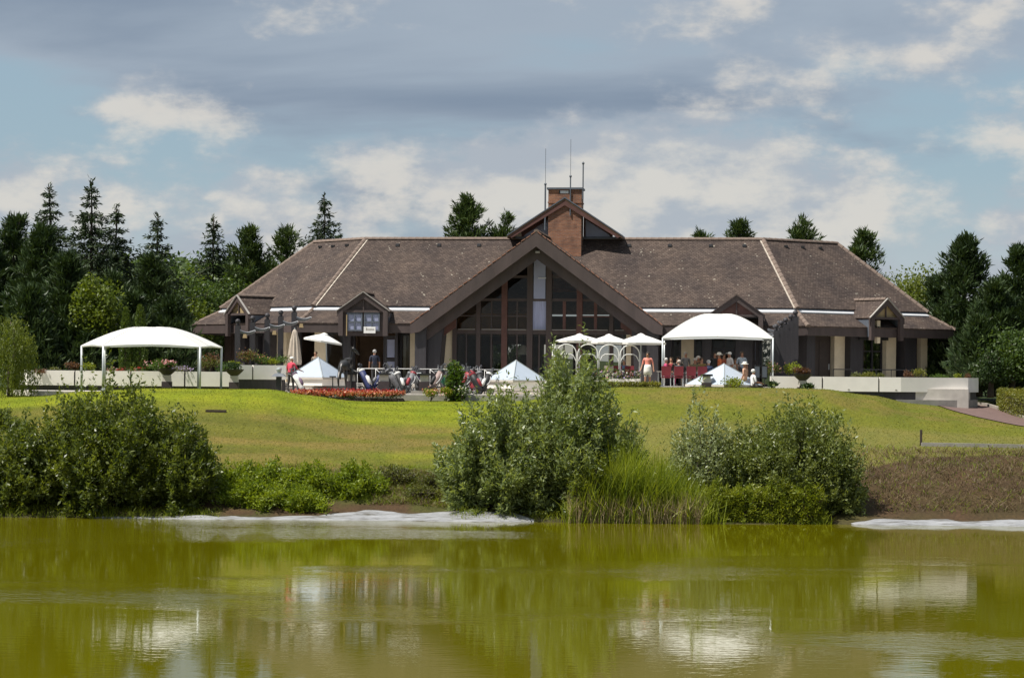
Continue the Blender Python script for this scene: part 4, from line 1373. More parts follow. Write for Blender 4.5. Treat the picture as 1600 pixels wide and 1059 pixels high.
pillar('stone pillar with flowering bowl before the left parapet', PX(261, 112.3), 112.3, 4.32, True, 1.0, (LM['mid'], LM['pink']), 1)
pillar('stone pillar with trailing bowl at the end of left parapet', PX(366, 112.6), 112.6, 4.32, True, 1.0, (LM['dark'], None), 2)
pillar('stone pillar beside the horse statue', PX(549, 113.9), 113.9, ZL, False)
pillar('stone pillar among trolleys below the entrance', PX(600, 113.6), 113.6, ZL, False, 1.2)
pillar('stone pillar on a grey slab right of the red flower bed', PX(663, 113.2), 113.2, ZL, False, 1.1)
pillar('short black capped pillar before the right skylight', PX(1104, 111.6), 111.6, 4.5, False, 1.0, None, 0, False)
pillar('stone pillar with bowl against the right parapet', PX(1254, 111.6), 111.6, 4.33, True, 1.0, (LM['bronze'], None), 3)


# ---- pyramid skylights
def skylight(label, px, Y, zb, r, h, rot, base_h=.42):
    t = empty('pyramid_skylight', (PX(px, Y), Y, zb - base_h), rot, label, 'skylight', 'pyramid skylights')
    q = r / math.sqrt(2)
    mb = MB(); mb.box((0, 0, (base_h - .1) / 2), (2 * q * .94, 2 * q * .94, base_h - .1)); mb.build('upstand', M['white'], t)
    mb = MB(); mb.box((0, 0, base_h - .05), (2 * q * 1.02, 2 * q * 1.02, .10)); mb.build('frame', M['stone'], t)
    c = [(-q, -q), (q, -q), (q, q), (-q, q)]
    ap = Vector((0, 0, base_h + h))
    for i in range(4):
        a, b = c[i], c[(i + 1) % 4]
        A, B = Vector((a[0], a[1], base_h + .005)), Vector((b[0], b[1], base_h + .005))
        n = (B - A).cross(ap - A).normalized() * .03
        mb = MB(); mb.slab([A - n, B - n, ap - n], [A, B, ap]); mb.build('pane', M['skylight'], t)
        mb = MB(); mb.bar(A, ap, .05, .05); mb.build('glazing_rib', M['steel'], t)
    return t


skylight('pyramid skylight left, behind the golfer in pink', 497, 115.4, 5.18, 1.55, 1.00, R(58))
skylight('white pyramid skylight in the middle, beside the tall bush', 806, 114.6, 5.13, 1.52, .98, R(40))
skylight('pyramid skylight right, in front of the dining canopy', 1131, 112.6, 5.0, 1.85, 1.02, R(40))


M['canvas_seam'] = mat('seam tape', (.52, .52, .50), .7, .1, 4)


# ---- white tension canopies on six posts
def canopy(label, cx, cy, hw, hwi, hd, zg, zr, zt, rz=0, mid_posts=True):
    t = empty('canopy', (cx, cy, zg), rz, label, 'canopy', 'white tension canopies')
    hexa = [(-hw, 0), (-hwi, -hd), (hwi, -hd), (hw, 0), (hwi, hd), (-hwi, hd)]
    ring = []
    N_ = 12
    for i in range(6):
        a, b = hexa[i], hexa[(i + 1) % 6]
        for k in range(N_):
            u = k / N_
            ring.append((a[0] + (b[0] - a[0]) * u, a[1] + (b[1] - a[1]) * u, math.sin(math.pi * u) * (.10 if i in (1, 4) else .05)))
    S = 12; vs, fs = [], []
    n = len(ring)
    for j in range(S + 1):
        s = 1 - j / S
        for x, y, l in ring:
            pull = 1 - .05 * (l > .02) * s
            z = (zr - zg) + l * s ** 3 + (zt - zr) * (1 - (max(0.0, s - .22) / .78) ** 1.45)
            vs.append((x * s * pull if True else 0, y * s * pull, z))
    for j in range(S):
        for i in range(n):
            k = (i + 1) % n
            fs.append((j * n + i, j * n + k, (j + 1) * n + k, (j + 1) * n + i))
    mb = MB(); mb.add(vs, fs)
    # turned-down hem gives the sheet an edge
    hem = [(x, y, (zr - zg) + l) for x, y, l in ring]
    hv = hem + [(x * .995, y * .995, z - .06) for x, y, z in hem]
    mb.add(hv, [(i, n + i, n + (i + 1) % n, (i + 1) % n) for i in range(n)])
    fb = mb.build('fabric', M['canvas'], t, smooth=True)
    for i in range(0, n, N_ // 2):      # sewn seams running up to the crown
        sm = MB(); sm.tube([Vector(vs[j * n + i]) + Vector((0, 0, .006)) for j in range(S)], .012, 4); sm.build('seam', M['canvas_seam'], fb)
    for x, y in hexa:
        if not mid_posts and y == 0: continue
        p = MB(); p.tube([(x * .985, y * .985, -.25), (x * .985, y * .985, zr - zg)], .055 if mid_posts else .04, 10); ps = p.build('post', M['steel'], t, smooth=True)
        f = MB(); f.lathe([(.10, -.02), (.10, .05), (.06, .06)], (x * .985, y * .985, 0), 10); f.build('post_foot', M['steel'], ps)
    fr = MB()
    for i in range(6):
        a, b = hexa[i], hexa[(i + 1) % 6]
        fr.tube([(a[0] * .985, a[1] * .985, zr - zg - .02), ((a[0] + b[0]) * .4925, (a[1] + b[1]) * .4925, zr - zg + .05), (b[0] * .985, b[1] * .985, zr - zg - .02)], .03, 6)
    fr.build('edge_frame', M['steel'], t)
    return t


canopy('white curved canopy on steel posts over the left lawn', PX(237, 109.6), 109.6, 3.33, 2.27, 1.9, 4.5, 6.57, 7.50, R(8.9))
canopy('white curved canopy over the terrace diners', PX(1121, 115.0), 115.0, 2.78, 2.74, 2.0, Z0, 7.27, 8.50, R(-5.1), False)


# ---- parasols
def parasol(label, px, Y, zg, zr, za, r, tilt=0.0, off=(0, 0), grp='open white parasols', rz=R(20)):
    t = empty('parasol', (PX(px, Y), Y, zg), 0, label, 'parasol', grp)
    n = 4 if tilt == 0 else 8
    k = 16; vs = [(0, 0, 0)]; S = 5
    tm = Matrix.Rotation(tilt, 3, 'Y')
    def rim(a):
        if n == 4:
            c = max(abs(math.cos(a - rz)), abs(math.sin(a - rz))); return r / c * .82
        return r * (1 - .06 * abs(math.sin(a * 4)))
    fs = []
    for j in range(1, S + 1):
        s = j / S
        for i in range(24):
            a = 2 * math.pi * i / 24; rr = rim(a) * s
            vs.append((math.cos(a) * rr, math.sin(a) * rr, -(za - zr) * (s ** 1.15)))
    for i in range(24):
        fs.append((0, 1 + i, 1 + (i + 1) % 24))
        for j in range(S - 1):
            fs.append((1 + j * 24 + i, 1 + (j + 1) * 24 + i, 1 + (j + 1) * 24 + (i + 1) % 24, 1 + j * 24 + (i + 1) % 24))
    b = len(vs)
    for i in range(24):
        p = vs[1 + (S - 1) * 24 + i]; vs.append((p[0] * .99, p[1] * .99, p[2] - .09))
    for i in range(24): fs.append((1 + (S - 1) * 24 + i, b + i, b + (i + 1) % 24, 1 + (S - 1) * 24 + (i + 1) % 24))
    vs = [tm @ Vector(v) + Vector((off[0], off[1], za - zg)) for v in vs]
    mb = MB(); mb.add(vs, fs); f = mb.build('fabric', M['canvas'], t)
    vt = MB(); vt.lathe([(.22, -.06), (.15, .0), (.02, .05)], (off[0], off[1], za - zg), 10); vt.build('vent_cap', M['canvas'], f)
    mb = MB(); mb.tube([(0, 0, 0), (off[0] * .6, off[1] * .6, za - zg)], .028, 8); mb.build('pole', M['steel'], t)
    mb = MB(); mb.lathe([(.30, 0), (.30, .07), (.05, .10)], (0, 0, 0), 14); mb.build('base', M['concrete'], t)
    rb = MB()
    for i in range(0, 24, 3): rb.bar(tm @ Vector((0, 0, -.03)) + Vector((off[0], off[1], za - zg)), vs[1 + (S - 1) * 24 + i] - Vector((0, 0, .03)), .02, .02)
    rb.build('ribs', M['steel'], t)
    return t


parasol('tilted white parasol in front of the left facade', 512, 116.6, Z0, 7.02, 7.38, .98, R(9), (-.2, 0))
parasol('leftmost white parasol above the arched trellis', 905, 115.6, Z0, 7.12, 7.44, 1.25)
parasol('second white parasol above the arched trellis', 951, 114.9, Z0, 7.05, 7.42, 1.12)
parasol('white parasol between trellis and the dining canopy', 1001, 114.6, Z0, 7.03, 7.46, 1.28)
t = empty('closed_parasol', (PX(460, 117.2), 117.2, Z0), 0, 'closed beige parasol tied upright by the left posts', 'parasol')
mb = MB()
vs, fs = [], []
prof = [(.05, 2.72), (.10, 2.6), (.19, 2.15), (.26, 1.5), (.30, 1.05), (.27, .92)]
for j, (r_, z) in enumerate(prof):
    for i in range(20):
        a = 2 * math.pi * i / 20; q = r_ * (1 + .28 * (i % 2) * (j > 0)); vs.append((math.cos(a) * q, math.sin(a) * q, z))
for j in range(len(prof) - 1):
    for i in range(20): fs.append((j * 20 + i, (j + 1) * 20 + i, (j + 1) * 20 + (i + 1) % 20, j * 20 + (i + 1) % 20))
mb.add(vs, fs); mb.build('fabric', M['canvas2'], t)
mb = MB(); mb.tube([(0, 0, 0), (0, 0, 2.8)], .03, 8); mb.build('pole', M['steel'], t)
mb = MB(); mb.lathe([(.28, 0), (.28, .08), (.05, .1)], (0, 0, 0), 12); mb.build('base', M['concrete'], t)


# ---- timber posts with ball finials and curved zinc arms
def ball_post(label, x, y, z0, ztop, side, w=.27, lamp=None):
    t = empty('timber_post', (x, y, z0), 0, label, 'post', 'timber posts with ball finials')
    h = ztop - z0
    mb = MB(); mb.box((0, 0, (h - .34) / 2), (w, w, h - .34)); mb.build('shaft', M['char'], t)
    mb = MB(); mb.lathe([(.09, h - .34), (.09, h - .26), (.06, h - .24)], (0, 0, 0), 10); mb.ball((0, 0, h - .13), .135, 12, 8); mb.build('finial', M['char'], t, smooth=True)
    # trough-shaped arm
    vs, fs = [], []
    L = .74
    for j in range(9):
        u = j / 8
        zc = -.10 * math.sin(math.pi * u) - .02
        hh = .20 * (1 - .55 * u)
        for k in range(6):
            a = math.pi + math.pi * k / 5
            vs.append((side * (w / 2 + u * L), math.cos(a) * .20, h - .62 + zc + math.sin(a) * hh + .06))
    for j in range(8):
        for k in range(5): fs.append((j * 6 + k, j * 6 + k + 1, (j + 1) * 6 + k + 1, (j + 1) * 6 + k))
    top = len(vs)
    vs += [(v[0], v[1] * .86, v[2] + .03) for v in vs[:top]]
    for j in range(8):
        for k in range(5): fs.append((top + j * 6 + k, top + (j + 1) * 6 + k, top + (j + 1) * 6 + k + 1, top + j * 6 + k + 1))
    for k in range(5): fs.append((8 * 6 + k, 8 * 6 + k + 1, top + 8 * 6 + k + 1, top + 8 * 6 + k))
    for j in range(8): fs.append((j * 6, (j + 1) * 6, top + (j + 1) * 6, top + j * 6)); fs.append((j * 6 + 5, (j + 1) * 6 + 5, top + (j + 1) * 6 + 5, top + j * 6 + 5))
    mb = MB(); mb.add(vs, fs); mb.build('curved_arm', M['lead_pale'], t)
    if lamp:
        mb = MB(); mb.box((side * .38, -.12, lamp), (.22, .16, .20), taper=.7); mb.build('lantern', M['gable_ochre'], t)
        mb = MB(); mb.box((side * .22, -.06, lamp + .02), (.22, .05, .05)); mb.build('lantern_arm', M['black'], t)
    return t


M['lead_pale'] = mat('weathered grey zinc', (.15, .16, .18), .5, .15, 4)
ords = ('first and lowest', 'second', 'third', 'fourth', 'fifth and tallest')
for k, (px, Y, zt) in enumerate(((371, 117.0, 8.10), (394, 117.6, 8.28), (417, 118.1, 8.44), (438, 118.7, 8.62), (459, 119.2, 8.86))):
    ball_post(ords[k] + ' post from the left in the row by the left dormer', PX(px, Y), Y, Z0, zt, 1, lamp=(2.35, None, 2.55, None, 2.95)[k])
for k, (px, Y, zt) in enumerate(((1212, 114.6, 8.03), (1220, 115.3, 8.22), (1227, 116.0, 8.38), (1235, 116.7, 8.58), (1242, 117.4, 8.80))):
    ball_post(ords[k] + ' post in the row right of the dining canopy', PX(px, Y), Y, Z0, zt, -1, w=.30, lamp=(None, None, None, None, None)[k])


# ---- arched trellis with planter
def trellis():
    Y = 113.7
    xs = [PX(x, Y) for x in (868, 901.5, 935, 968, 1000)]
    zb, zs, r = Z0, 6.42, (xs[1] - xs[0]) / 2
    t = empty('arched_trellis', ((xs[0] + xs[-1]) / 2, Y, zb), 0, 'white tubular trellis of four round arches under the parasols', 'trellis')
    ox = (xs[0] + xs[-1]) / 2
    for i in range(4):
        a, b = xs[i] - ox + .03, xs[i + 1] - ox - .03; c = (a + b) / 2; rr = (b - a) / 2
        mb = MB(); pts = [(a, 0, 0), (a, 0, zs - zb)] + [(c - rr * math.cos(q), 0, zs - zb + rr * math.sin(q)) for q in np.linspace(0, math.pi, 13)[1:-1]] + [(b, 0, zs - zb), (b, 0, 0)]
        mb.tube(pts, .028, 7); ar = mb.build('arch', M['wpaint'], t, smooth=True)
        mb = MB(); hz = zs - zb + .02
        mb.tube([(a, 0, hz - .38), (a + .16, 0, hz - .08), (a + .3, 0, hz), (b - .3, 0, hz), (b - .16, 0, hz - .08), (b, 0, hz - .38)], .022, 6); mb.build('cross_bar', M['wpaint'], ar)
    for k, dy in enumerate((.9, 1.8)):
        mb = MB(); a = xs[0] - ox
        y0 = dy - .9
        pts = [(a - .03 - .10 * k, y0 + .03, 0), (a - .03 - .1 * k, y0 + .03, zs - zb)] + [(a - .03 - .1 * k, y0 + .45 - .42 * math.cos(q), zs - zb + .5 * math.sin(q)) for q in np.linspace(0, math.pi, 9)[1:-1]] + [(a - .03 - .1 * k, y0 + .87, zs - zb), (a - .03 - .1 * k, y0 + .87, 0)]
        mb.tube(pts, .026, 6); mb.build('side_arch', M['wpaint'], t, smooth=True)
    bx0, bx1 = PX(905, Y - .3), PX(1000, Y - .3)
    p = empty('planter_box', ((bx0 + bx1) / 2, Y - .35, zb), 0, 'long white planter box of mixed flowers under the trellis', 'planter')
    mb = MB(); mb.box((0, 0, .20), (bx1 - bx0, .42, .34)); mb.build('box', M['white'], p)
    rng = np.random.default_rng(3); n = 900
    q = np.stack([rng.uniform(-(bx1 - bx0) / 2, (bx1 - bx0) / 2, n), rng.uniform(-.28, .25, n), .36 + rng.uniform(0, 1, n) ** 1.5 * .45], 1)
    leaf_obj('foliage', q, .12, .07, LM['dark'], rng, p)
    for mname, n in (('pink', 90), ('lilac', 100), ('whitef', 60)):
        q = np.stack([rng.uniform(-(bx1 - bx0) / 2, (bx1 - bx0) / 2, n), rng.uniform(-.3, .2, n), .42 + rng.uniform(0, 1, n) * .36], 1)
        leaf_obj('blossom', q, .09, .09, LM[mname], rng, p)


trellis()

# ---- trolley rail
rt = empty('trolley_rail', (PX(672, 116.2), 116.2, ZL), 0, 'long white tubular rail where the golf trolleys are parked', 'rail')
hx = (PX(785, 116.2) - PX(558, 116.2)) / 2
for hh in (1.22,):
    mb = MB(); mb.tube([(-hx, 0, hh), (hx, 0, hh)], .016, 7); mb.build('bar', M['wpaint'], rt, smooth=True)
for k in range(9):
    x = -hx + 2 * hx * k / 8
    mb = MB(); mb.tube([(x, 0, 0), (x, 0, 1.22)], .014, 7); mb.tube([(x, 0, 1.2), (x + .25, -.35, 1.0)], .012, 6); mb.build('post', M['wpaint'], rt, smooth=True)


# ---- dining furniture under the right canopy
M['redseat'] = mat('dark red fabric', (.17, .018, .026), .8, .15, 5)


def chair(label, x, y, rz, grp='dark red dining chairs', seatm='redseat', metal='steel'):
    t = empty('chair', (x, y, Z0), rz, label, 'chair', grp)
    mb = MB(); mb.box((0, 0, .45), (.46, .46, .07)); mb.build('seat', M[seatm], t)
    mb = MB(); mb.box((0, -.22, .76), (.46, .05, .48)); mb.build('backrest', M[seatm], t)
    for sx in (-1, 1):
        for sy in (-1, 1):
            mb = MB(); mb.tube([(sx * .22, sy * .22, 0), (sx * .21, sy * .2, .44 if sy > 0 else .98)], .02, 6); mb.build('leg', M[metal], t)
        mb = MB(); mb.tube([(sx * .25, -.22, .66), (sx * .25, .16, .66), (sx * .24, .2, .44)], .02, 6); mb.build('armrest', M[metal], t)
    return t


def table(label, x, y, w=.8, z=Z0, d=.8):
    t = empty('table', (x, y, z), 0, label, 'table', 'dining tables')
    mb = MB(); mb.box((0, 0, .73), (w, d, .04)); mb.build('tabletop', M['stone'], t)
    for sx in (-1, 1):
        for sy in (-1, 1):
            mb = MB(); mb.tube([(sx * (w / 2 - .07), sy * (d / 2 - .07), 0), (sx * (w / 2 - .07), sy * (d / 2 - .07), .72)], .022, 6); mb.build('leg', M['steel'], t)
    return t


for k, px in enumerate((1041, 1060, 1079, 1096)):
    chair(('leftmost red chair with its back to the lawn under the dining canopy', 'second red chair from the left under the dining canopy', 'third red chair from the left under the dining canopy', 'fourth red chair from the left under the dining canopy')[k], PX(px, 113.4), 113.4, R(4 * (k - 1)))
table('dining table behind the leftmost red chairs', PX(1050, 114.2), 114.2, 1.5)
table('dining table behind the third red chair', PX(1092, 114.3), 114.3, 1.5)
table('dining table beside the standing group in white', PX(1148, 114.6), 114.6, 1.2)
for k, px in enumerate((963, 985)):
    chair(('left red chair behind the trellis planter', 'right red chair behind the trellis planter')[k], PX(px, 114.6), 114.6, R(10 - 25 * k))
table('table with a white cloth behind the trellis', PX(982, 115.4), 115.4, 1.3)
chair('pale patterned chair behind the trellis planter', PX(951, 114.5), 114.5, 0, None, 'canvas2', 'wpaint')
# small black cafe table with folded menu boards by the right skylight
t = empty('menu_board', (PX(1190, 112.0), 112.0, Z0), 0, 'dark framed menu stand beside the man in white shirt', 'sign stand')
for px_ in (-.22, .14):
    mb = MB(); mb.box((px_, 0, .75), (.30, .05, .62)); f = mb.build('frame', M['black'], t)
    mb = MB(); mb.box((px_, -.03, .75), (.22, .01, .52)); mb.build('panel', M['lead'], f)
    mb = MB(); mb.tube([(px_, 0, 0), (px_, 0, .5)], .02, 6); mb.build('leg', M['black'], t)


# ---- right-hand low railing on the wing terrace
rl = empty('railing', (PX(1350, 114.5), 114.5, Z0), 0, 'low black railing in front of the right wing windows', 'railing')
for a, b in ((1302, 1332), (1345, 1440)):
    A, B = PX(a, 114.5) - PX(1350, 114.5), PX(b, 114.5) - PX(1350, 114.5)
    mb = MB(); mb.bar((A, 0, .92), (B, 0, .92), .05, .05); mb.build('handrail', M['black'], rl)
    for x in np.arange(A, B + .01, (B - A) / max(1, round((B - A) / .8))):
        mb = MB(); mb.bar((x, 0, 0), (x, 0, .92), .035, .035); mb.build('baluster', M['black'], rl)

# ---- thin post and timber edging on the right lawn, plank on the left lawn
x, y = PX(1440, 96.6), 96.6
mb = MB(); mb.box((x, y, ground_z(x, y) + .30), (.09, .09, .72)); tag(mb.build('marker_post', M['bark']), 'short dark marker post at the end of the timber edging', 'post')
t = empty('timber_edging', (PX(1440, 96.4), 96.4, ground_z(PX(1440, 96.4), 96.4)), 0, 'low grey timber edging along the top of brown bank', 'edging')
for k in range(4):
    xa, xb = PX(1441 + 52 * k, 96.4) - PX(1440, 96.4), PX(1441 + 52 * (k + 1) - 1, 96.4) - PX(1440, 96.4)
    za = ground_z(PX(1441 + 52 * k, 96.4), 96.4) - ground_z(PX(1440, 96.4), 96.4); zb_ = ground_z(PX(1493 + 52 * k, 96.4), 96.4) - ground_z(PX(1440, 96.4), 96.4)
    mb = MB(); mb.bar((xa, -.02 * (k % 2), za + .05), (xb, -.02 * (k % 2), zb_ + .05), .16, .20); mb.build('sleeper', M['concrete'], t)
x, y = PX(338, 101.2), 101.2
mb = MB(); mb.box((0, 0, .03), (.9, .16, .1)); o = mb.build('plank', M['bark'], loc=(x, y, ground_z(x, y) + .02)); tag(o, 'dark plank lying on the lawn right of the big left bush', 'plank')

# ---- dark ornamental plants in pots lying before the right parapet
def low_hedge(name, label, x0, x1, Y, z, h, d, m, n, seed=0, curve=None, cat='hedge'):
    rng = np.random.default_rng(seed)
    A, B = PX(x0, Y), PX(x1, Y)
    t = empty(name, ((A + B) / 2, Y, z), 0, label, cat)
    u = rng.uniform(-.5, .5, n); f = rng.integers(0, 3, n)
    yy = np.where(f == 0, -d / 2, rng.uniform(-d / 2, d / 2, n)); zz = np.where(f == 0, rng.uniform(0, h, n), h)
    p = np.stack([u * (B - A), yy + rng.normal(0, .04, n), zz + rng.normal(0, .04, n)], 1)
    leaf_obj('foliage', p, .09, .06, m, rng, t)
    mb = MB(); mb.box((0, 0, h * .45), (B - A - .1, d * .8, h * .85)); mb.build('core', M['soil'], t)
    return t


low_hedge('box_hedge', 'low clipped hedge along the crest below the trellis', 905, 1032, 110.6, 4.72, .30, .5, LM['clipped'], 2600, 4)
# ================================================================== figures grown on a joint skeleton
def grow(name, joints, bones, rad, root, tags, mats, parent, sub=1):
    """joints: name -> point; bones: (a,b,tag); rad: name -> radius or (rx,ry); one continuous skin, coloured by the nearest bone"""
    names = list(joints); ix = {n: i for i, n in enumerate(names)}
    me = bpy.data.meshes.new(name)
    me.from_pydata([joints[n] for n in names], [(ix[a], ix[b]) for a, b, *_ in bones], [])
    tmp = bpy.data.objects.new(name, me); COL.objects.link(tmp)
    md = tmp.modifiers.new('Skin', 'SKIN'); md.use_smooth_shade = True
    sv = me.skin_vertices[0].data
    for n in names:
        r = rad[n]; sv[ix[n]].radius = (r, r) if not isinstance(r, tuple) else r
        sv[ix[n]].use_root = (n == root)
    ms = tmp.modifiers.new('Sub', 'SUBSURF'); ms.levels = sub; ms.render_levels = sub
    dg = bpy.context.evaluated_depsgraph_get()
    ev = tmp.evaluated_get(dg)
    out = bpy.data.meshes.new_from_object(ev)
    bpy.data.objects.remove(tmp); bpy.data.meshes.remove(me)
    out.name = name; out.materials.clear()
    for m in mats: out.materials.append(m)
    A = np.array([joints[a] for a, b, t in bones]); B = np.array([joints[b] for a, b, t in bones]); T = np.array([tags[t] for a, b, t in bones])
    n = len(out.polygons)
    ce = np.zeros(n * 3); out.polygons.foreach_get('center', ce); ce = ce.reshape(-1, 1, 3)
    ab = (B - A)[None]; t = np.clip(((ce - A[None]) * ab).sum(-1) / np.maximum((ab ** 2).sum(-1), 1e-9), 0, 1)
    dist = np.linalg.norm(ce - (A[None] + ab * t[..., None]), axis=-1)
    out.polygons.foreach_set('material_index', T[np.argmin(dist, 1)].astype(np.int32))
    out.polygons.foreach_set('use_smooth', [True] * n)
    o = bpy.data.objects.new(name, out)
    return link(o, parent)


_cm = {}
def cloth(c, rough=.8):
    k = tuple(c)
    if k not in _cm: _cm[k] = mat('cloth %d' % len(_cm), c, rough, .15, 7)
    return _cm[k]


SKIN_A, SKIN_B = (.48, .25, .16), (.36, .18, .11)


def person(label, x, y, z, rz, shirt, legs, skin=SKIN_A, hair=(.03, .02, .015), hat=None, sit=False, h=1.72, shorts=False, skirt=None, armL=None, armR=None, stride=0.0, lean=0.0, sleeve='short', grp='people on the terrace'):
    t = empty('person', (x, y, z), rz, label, 'person', grp)
    k = h / 1.72
    J = {}
    hz = .93 if not sit else .52
    up = lambda zz, dy=0.0: (0, dy + lean * (zz - hz), zz)
    dz = 0 if not sit else -.41
    J['pelvis'] = (0, 0, hz + .02); J['waist'] = up(1.10 + dz); J['chest'] = up(1.31 + dz); J['neck'] = up(1.46 + dz)
    J['jaw'] = up(1.53 + dz, .02); J['head'] = up(1.62 + dz, .015); J['crown'] = up(1.70 + dz); J['nose'] = up(1.60 + dz, .115)
    for s, n in ((-1, 'L'), (1, 'R')):
        J['sh' + n] = (s * .19, lean * (1.40 + dz - hz), 1.40 + dz)
        arm = armL if n == 'L' else armR
        if arm is None: arm = ((s * .25, -.03, 1.12), (s * .26, .07, .89)) if not sit else ((s * .25, .05, 1.12), (s * .18, .32, 1.06))
        e, w = arm
        J['el' + n] = (e[0], e[1] + lean * .3, e[2] + dz); J['wr' + n] = (w[0], w[1] + lean * .2, w[2] + dz)
        d = Vector(J['wr' + n]) - Vector(J['el' + n]); d.normalize(); q = Vector(J['wr' + n])
        J['hd' + n] = tuple(q + d * .10); J['ft' + n] = tuple(q + d * .17 + Vector((0, .02, -.01))); J['tb' + n] = tuple(q + d * .08 + Vector((-s * .045, .035, 0)))
        J['hp' + n] = (s * .095, 0, hz - .03)
        if sit:
            J['kn' + n] = (s * .12, .44, .50); J['an' + n] = (s * .12, .42, .09); J['to' + n] = (s * .13, .58, .04)
        else:
            f = s * stride
            J['kn' + n] = (s * .10, f * .5 + .03, .49); J['an' + n] = (s * .10, f, .09 + max(0, -f) * .2); J['to' + n] = (s * .115, f + .17, .035)
    B = [('pelvis', 'waist', 'shirt'), ('waist', 'chest', 'shirt'), ('chest', 'neck', 'shirt'), ('neck', 'jaw', 'skin'), ('jaw', 'head', 'skin'), ('head', 'crown', 'hair'), ('head', 'nose', 'skin')]
    for n in 'LR':
        B += [('chest', 'sh' + n, 'shirt'), ('sh' + n, 'el' + n, 'shirt'), ('el' + n, 'wr' + n, 'shirt' if sleeve == 'long' else 'skin'), ('wr' + n, 'hd' + n, 'skin'), ('hd' + n, 'ft' + n, 'skin'), ('wr' + n, 'tb' + n, 'skin'),
              ('pelvis', 'hp' + n, 'legs'), ('hp' + n, 'kn' + n, 'legs'), ('kn' + n, 'an' + n, 'skin' if (shorts or skirt) else 'legs'), ('an' + n, 'to' + n, 'shoe')]
    rd = {'pelvis': (.155, .12), 'waist': (.145, .11), 'chest': (.165, .115), 'neck': .058, 'jaw': .072, 'head': .092, 'crown': .066, 'nose': .018}
    for n in 'LR':
        rd.update({'sh' + n: .066, 'el' + n: .046, 'wr' + n: .033, 'hd' + n: (.042, .024), 'ft' + n: (.03, .016), 'tb' + n: .014, 'hp' + n: .092, 'kn' + n: .062, 'an' + n: .043, 'to' + n: .036})
    J = {a: tuple(c * k for c in p) for a, p in J.items()}
    rd = {a: (tuple(c * k for c in r) if isinstance(r, tuple) else r * k) for a, r in rd.items()}
    grow('body', J, B, rd, 'pelvis', {'shirt': 0, 'legs': 1, 'skin': 2, 'hair': 3, 'shoe': 4},
         [cloth(shirt), cloth(legs), mat_skin(skin), cloth(hair), cloth((.05, .045, .04))], t)
    hd = Vector(J['head'])
    mb = MB()
    if hat == 'cap':
        mb.ball(hd + Vector((0, -.01, .045 * k)), .108 * k, 10, 6, sz=.78); mb.slab([hd + Vector((q[0], q[1], .045)) for q in ((-.08, .07), (.08, .07), (.06, .19), (-.06, .19))], [hd + Vector((q[0], q[1], .06)) for q in ((-.08, .07), (.08, .07), (.06, .19), (-.06, .19))])
        mb.build('cap', cloth((.75, .74, .72)), t, smooth=False)
    elif hat == 'sunhat':
        mb.lathe([(.20, .03), (.19, .045), (.112, .055), (.105, .12), (.06, .155), (.0, .16)], hd, 14); mb.build('sun_hat', cloth((.76, .73, .66)), t)
    else:
        mb.ball(hd + Vector((0, -.022, .025)), .104 * k, 10, 7, sz=.95); mb.build('hair', cloth(hair), t, smooth=True)
    if skirt:
        mb = MB(); mb.lathe([(.15, hz + .13), (.185, hz), (.20, hz - .15), (.215, hz - .36), (.20, hz - .36)], (0, 0, 0), 16); mb.build('skirt', cloth(skirt), t, smooth=True)
    return t


_sk = {}
def mat_skin(c):
    if c not in _sk: _sk[c] = mat('skin %d' % len(_sk), c, .5, .08, 8)
    return _sk[c]


X = PX
person('golfer in pink shirt and white cap holding his trolley, back turned', X(454, 113.4), 113.4, ZL + .02, R(-38), (.62, .055, .10), (.05, .045, .045), SKIN_B, (.5, .48, .45), 'cap', armR=((.29, .12, 1.14), (.34, .36, 1.06)), armL=((-.28, .02, 1.13), (-.25, .16, .93)), stride=.1, lean=.12)
person('man in navy shirt standing in the dark entrance', X(585, 118.2), 118.2, Z0, R(10), (.018, .022, .042), (.04, .038, .04), SKIN_B, (.35, .34, .33), None, stride=.04)
person('person half hidden behind the left skylight', X(493, 117.4), 117.4, Z0, R(160), (.25, .20, .16), (.08, .07, .06), SKIN_B, (.12, .08, .05), None, h=1.6)
person('woman in coral top and white skirt walking by the trellis', X(1012, 112.9), 112.9, Z0, R(168), (.85, .30, .24), (.7, .68, .63), SKIN_B, (.04, .028, .02), None, h=1.66, skirt=(.74, .71, .66), stride=.12, lean=.06, armL=((-.27, -.03, 1.13), (-.31, .05, .90)), armR=((.27, -.05, 1.13), (.33, .04, .93)))
person('seated woman in magenta top at the left end of dining table', X(1040, 114.0), 114.0, Z0, R(-95), (.50, .05, .15), (.45, .06, .16), SKIN_B, (.62, .60, .58), None, sit=True, h=1.85)
person('seated dark haired diner with white scarf at first table', X(1059, 114.9), 114.9, Z0, R(170), (.055, .05, .045), (.05, .05, .05), SKIN_B, (.025, .018, .015), None, sit=True, h=1.95, sleeve='long')
person('grey haired diner in a dark jacket on the second red chair', X(1061, 113.5), 113.5, Z0, R(4), (.05, .075, .085), (.05, .05, .06), SKIN_A, (.5, .42, .36), None, sit=True, sleeve='long')
person('seated diner in olive shirt facing the lawn at middle table', X(1086, 115.0), 115.0, Z0, R(175), (.16, .15, .08), (.06, .06, .05), SKIN_B, (.40, .38, .35), None, sit=True, h=1.85)
person('diner in mustard top beside the one in olive', X(1096, 115.1), 115.1, Z0, R(195), (.27, .19, .06), (.06, .05, .05), SKIN_A, (.06, .04, .03), None, sit=True, h=1.9)
person('grey haired diner in navy on the fourth red chair', X(1107, 113.6), 113.6, Z0, R(-8), (.022, .032, .075), (.03, .03, .05), SKIN_A, (.48, .46, .44), None, sit=True, sleeve='long')
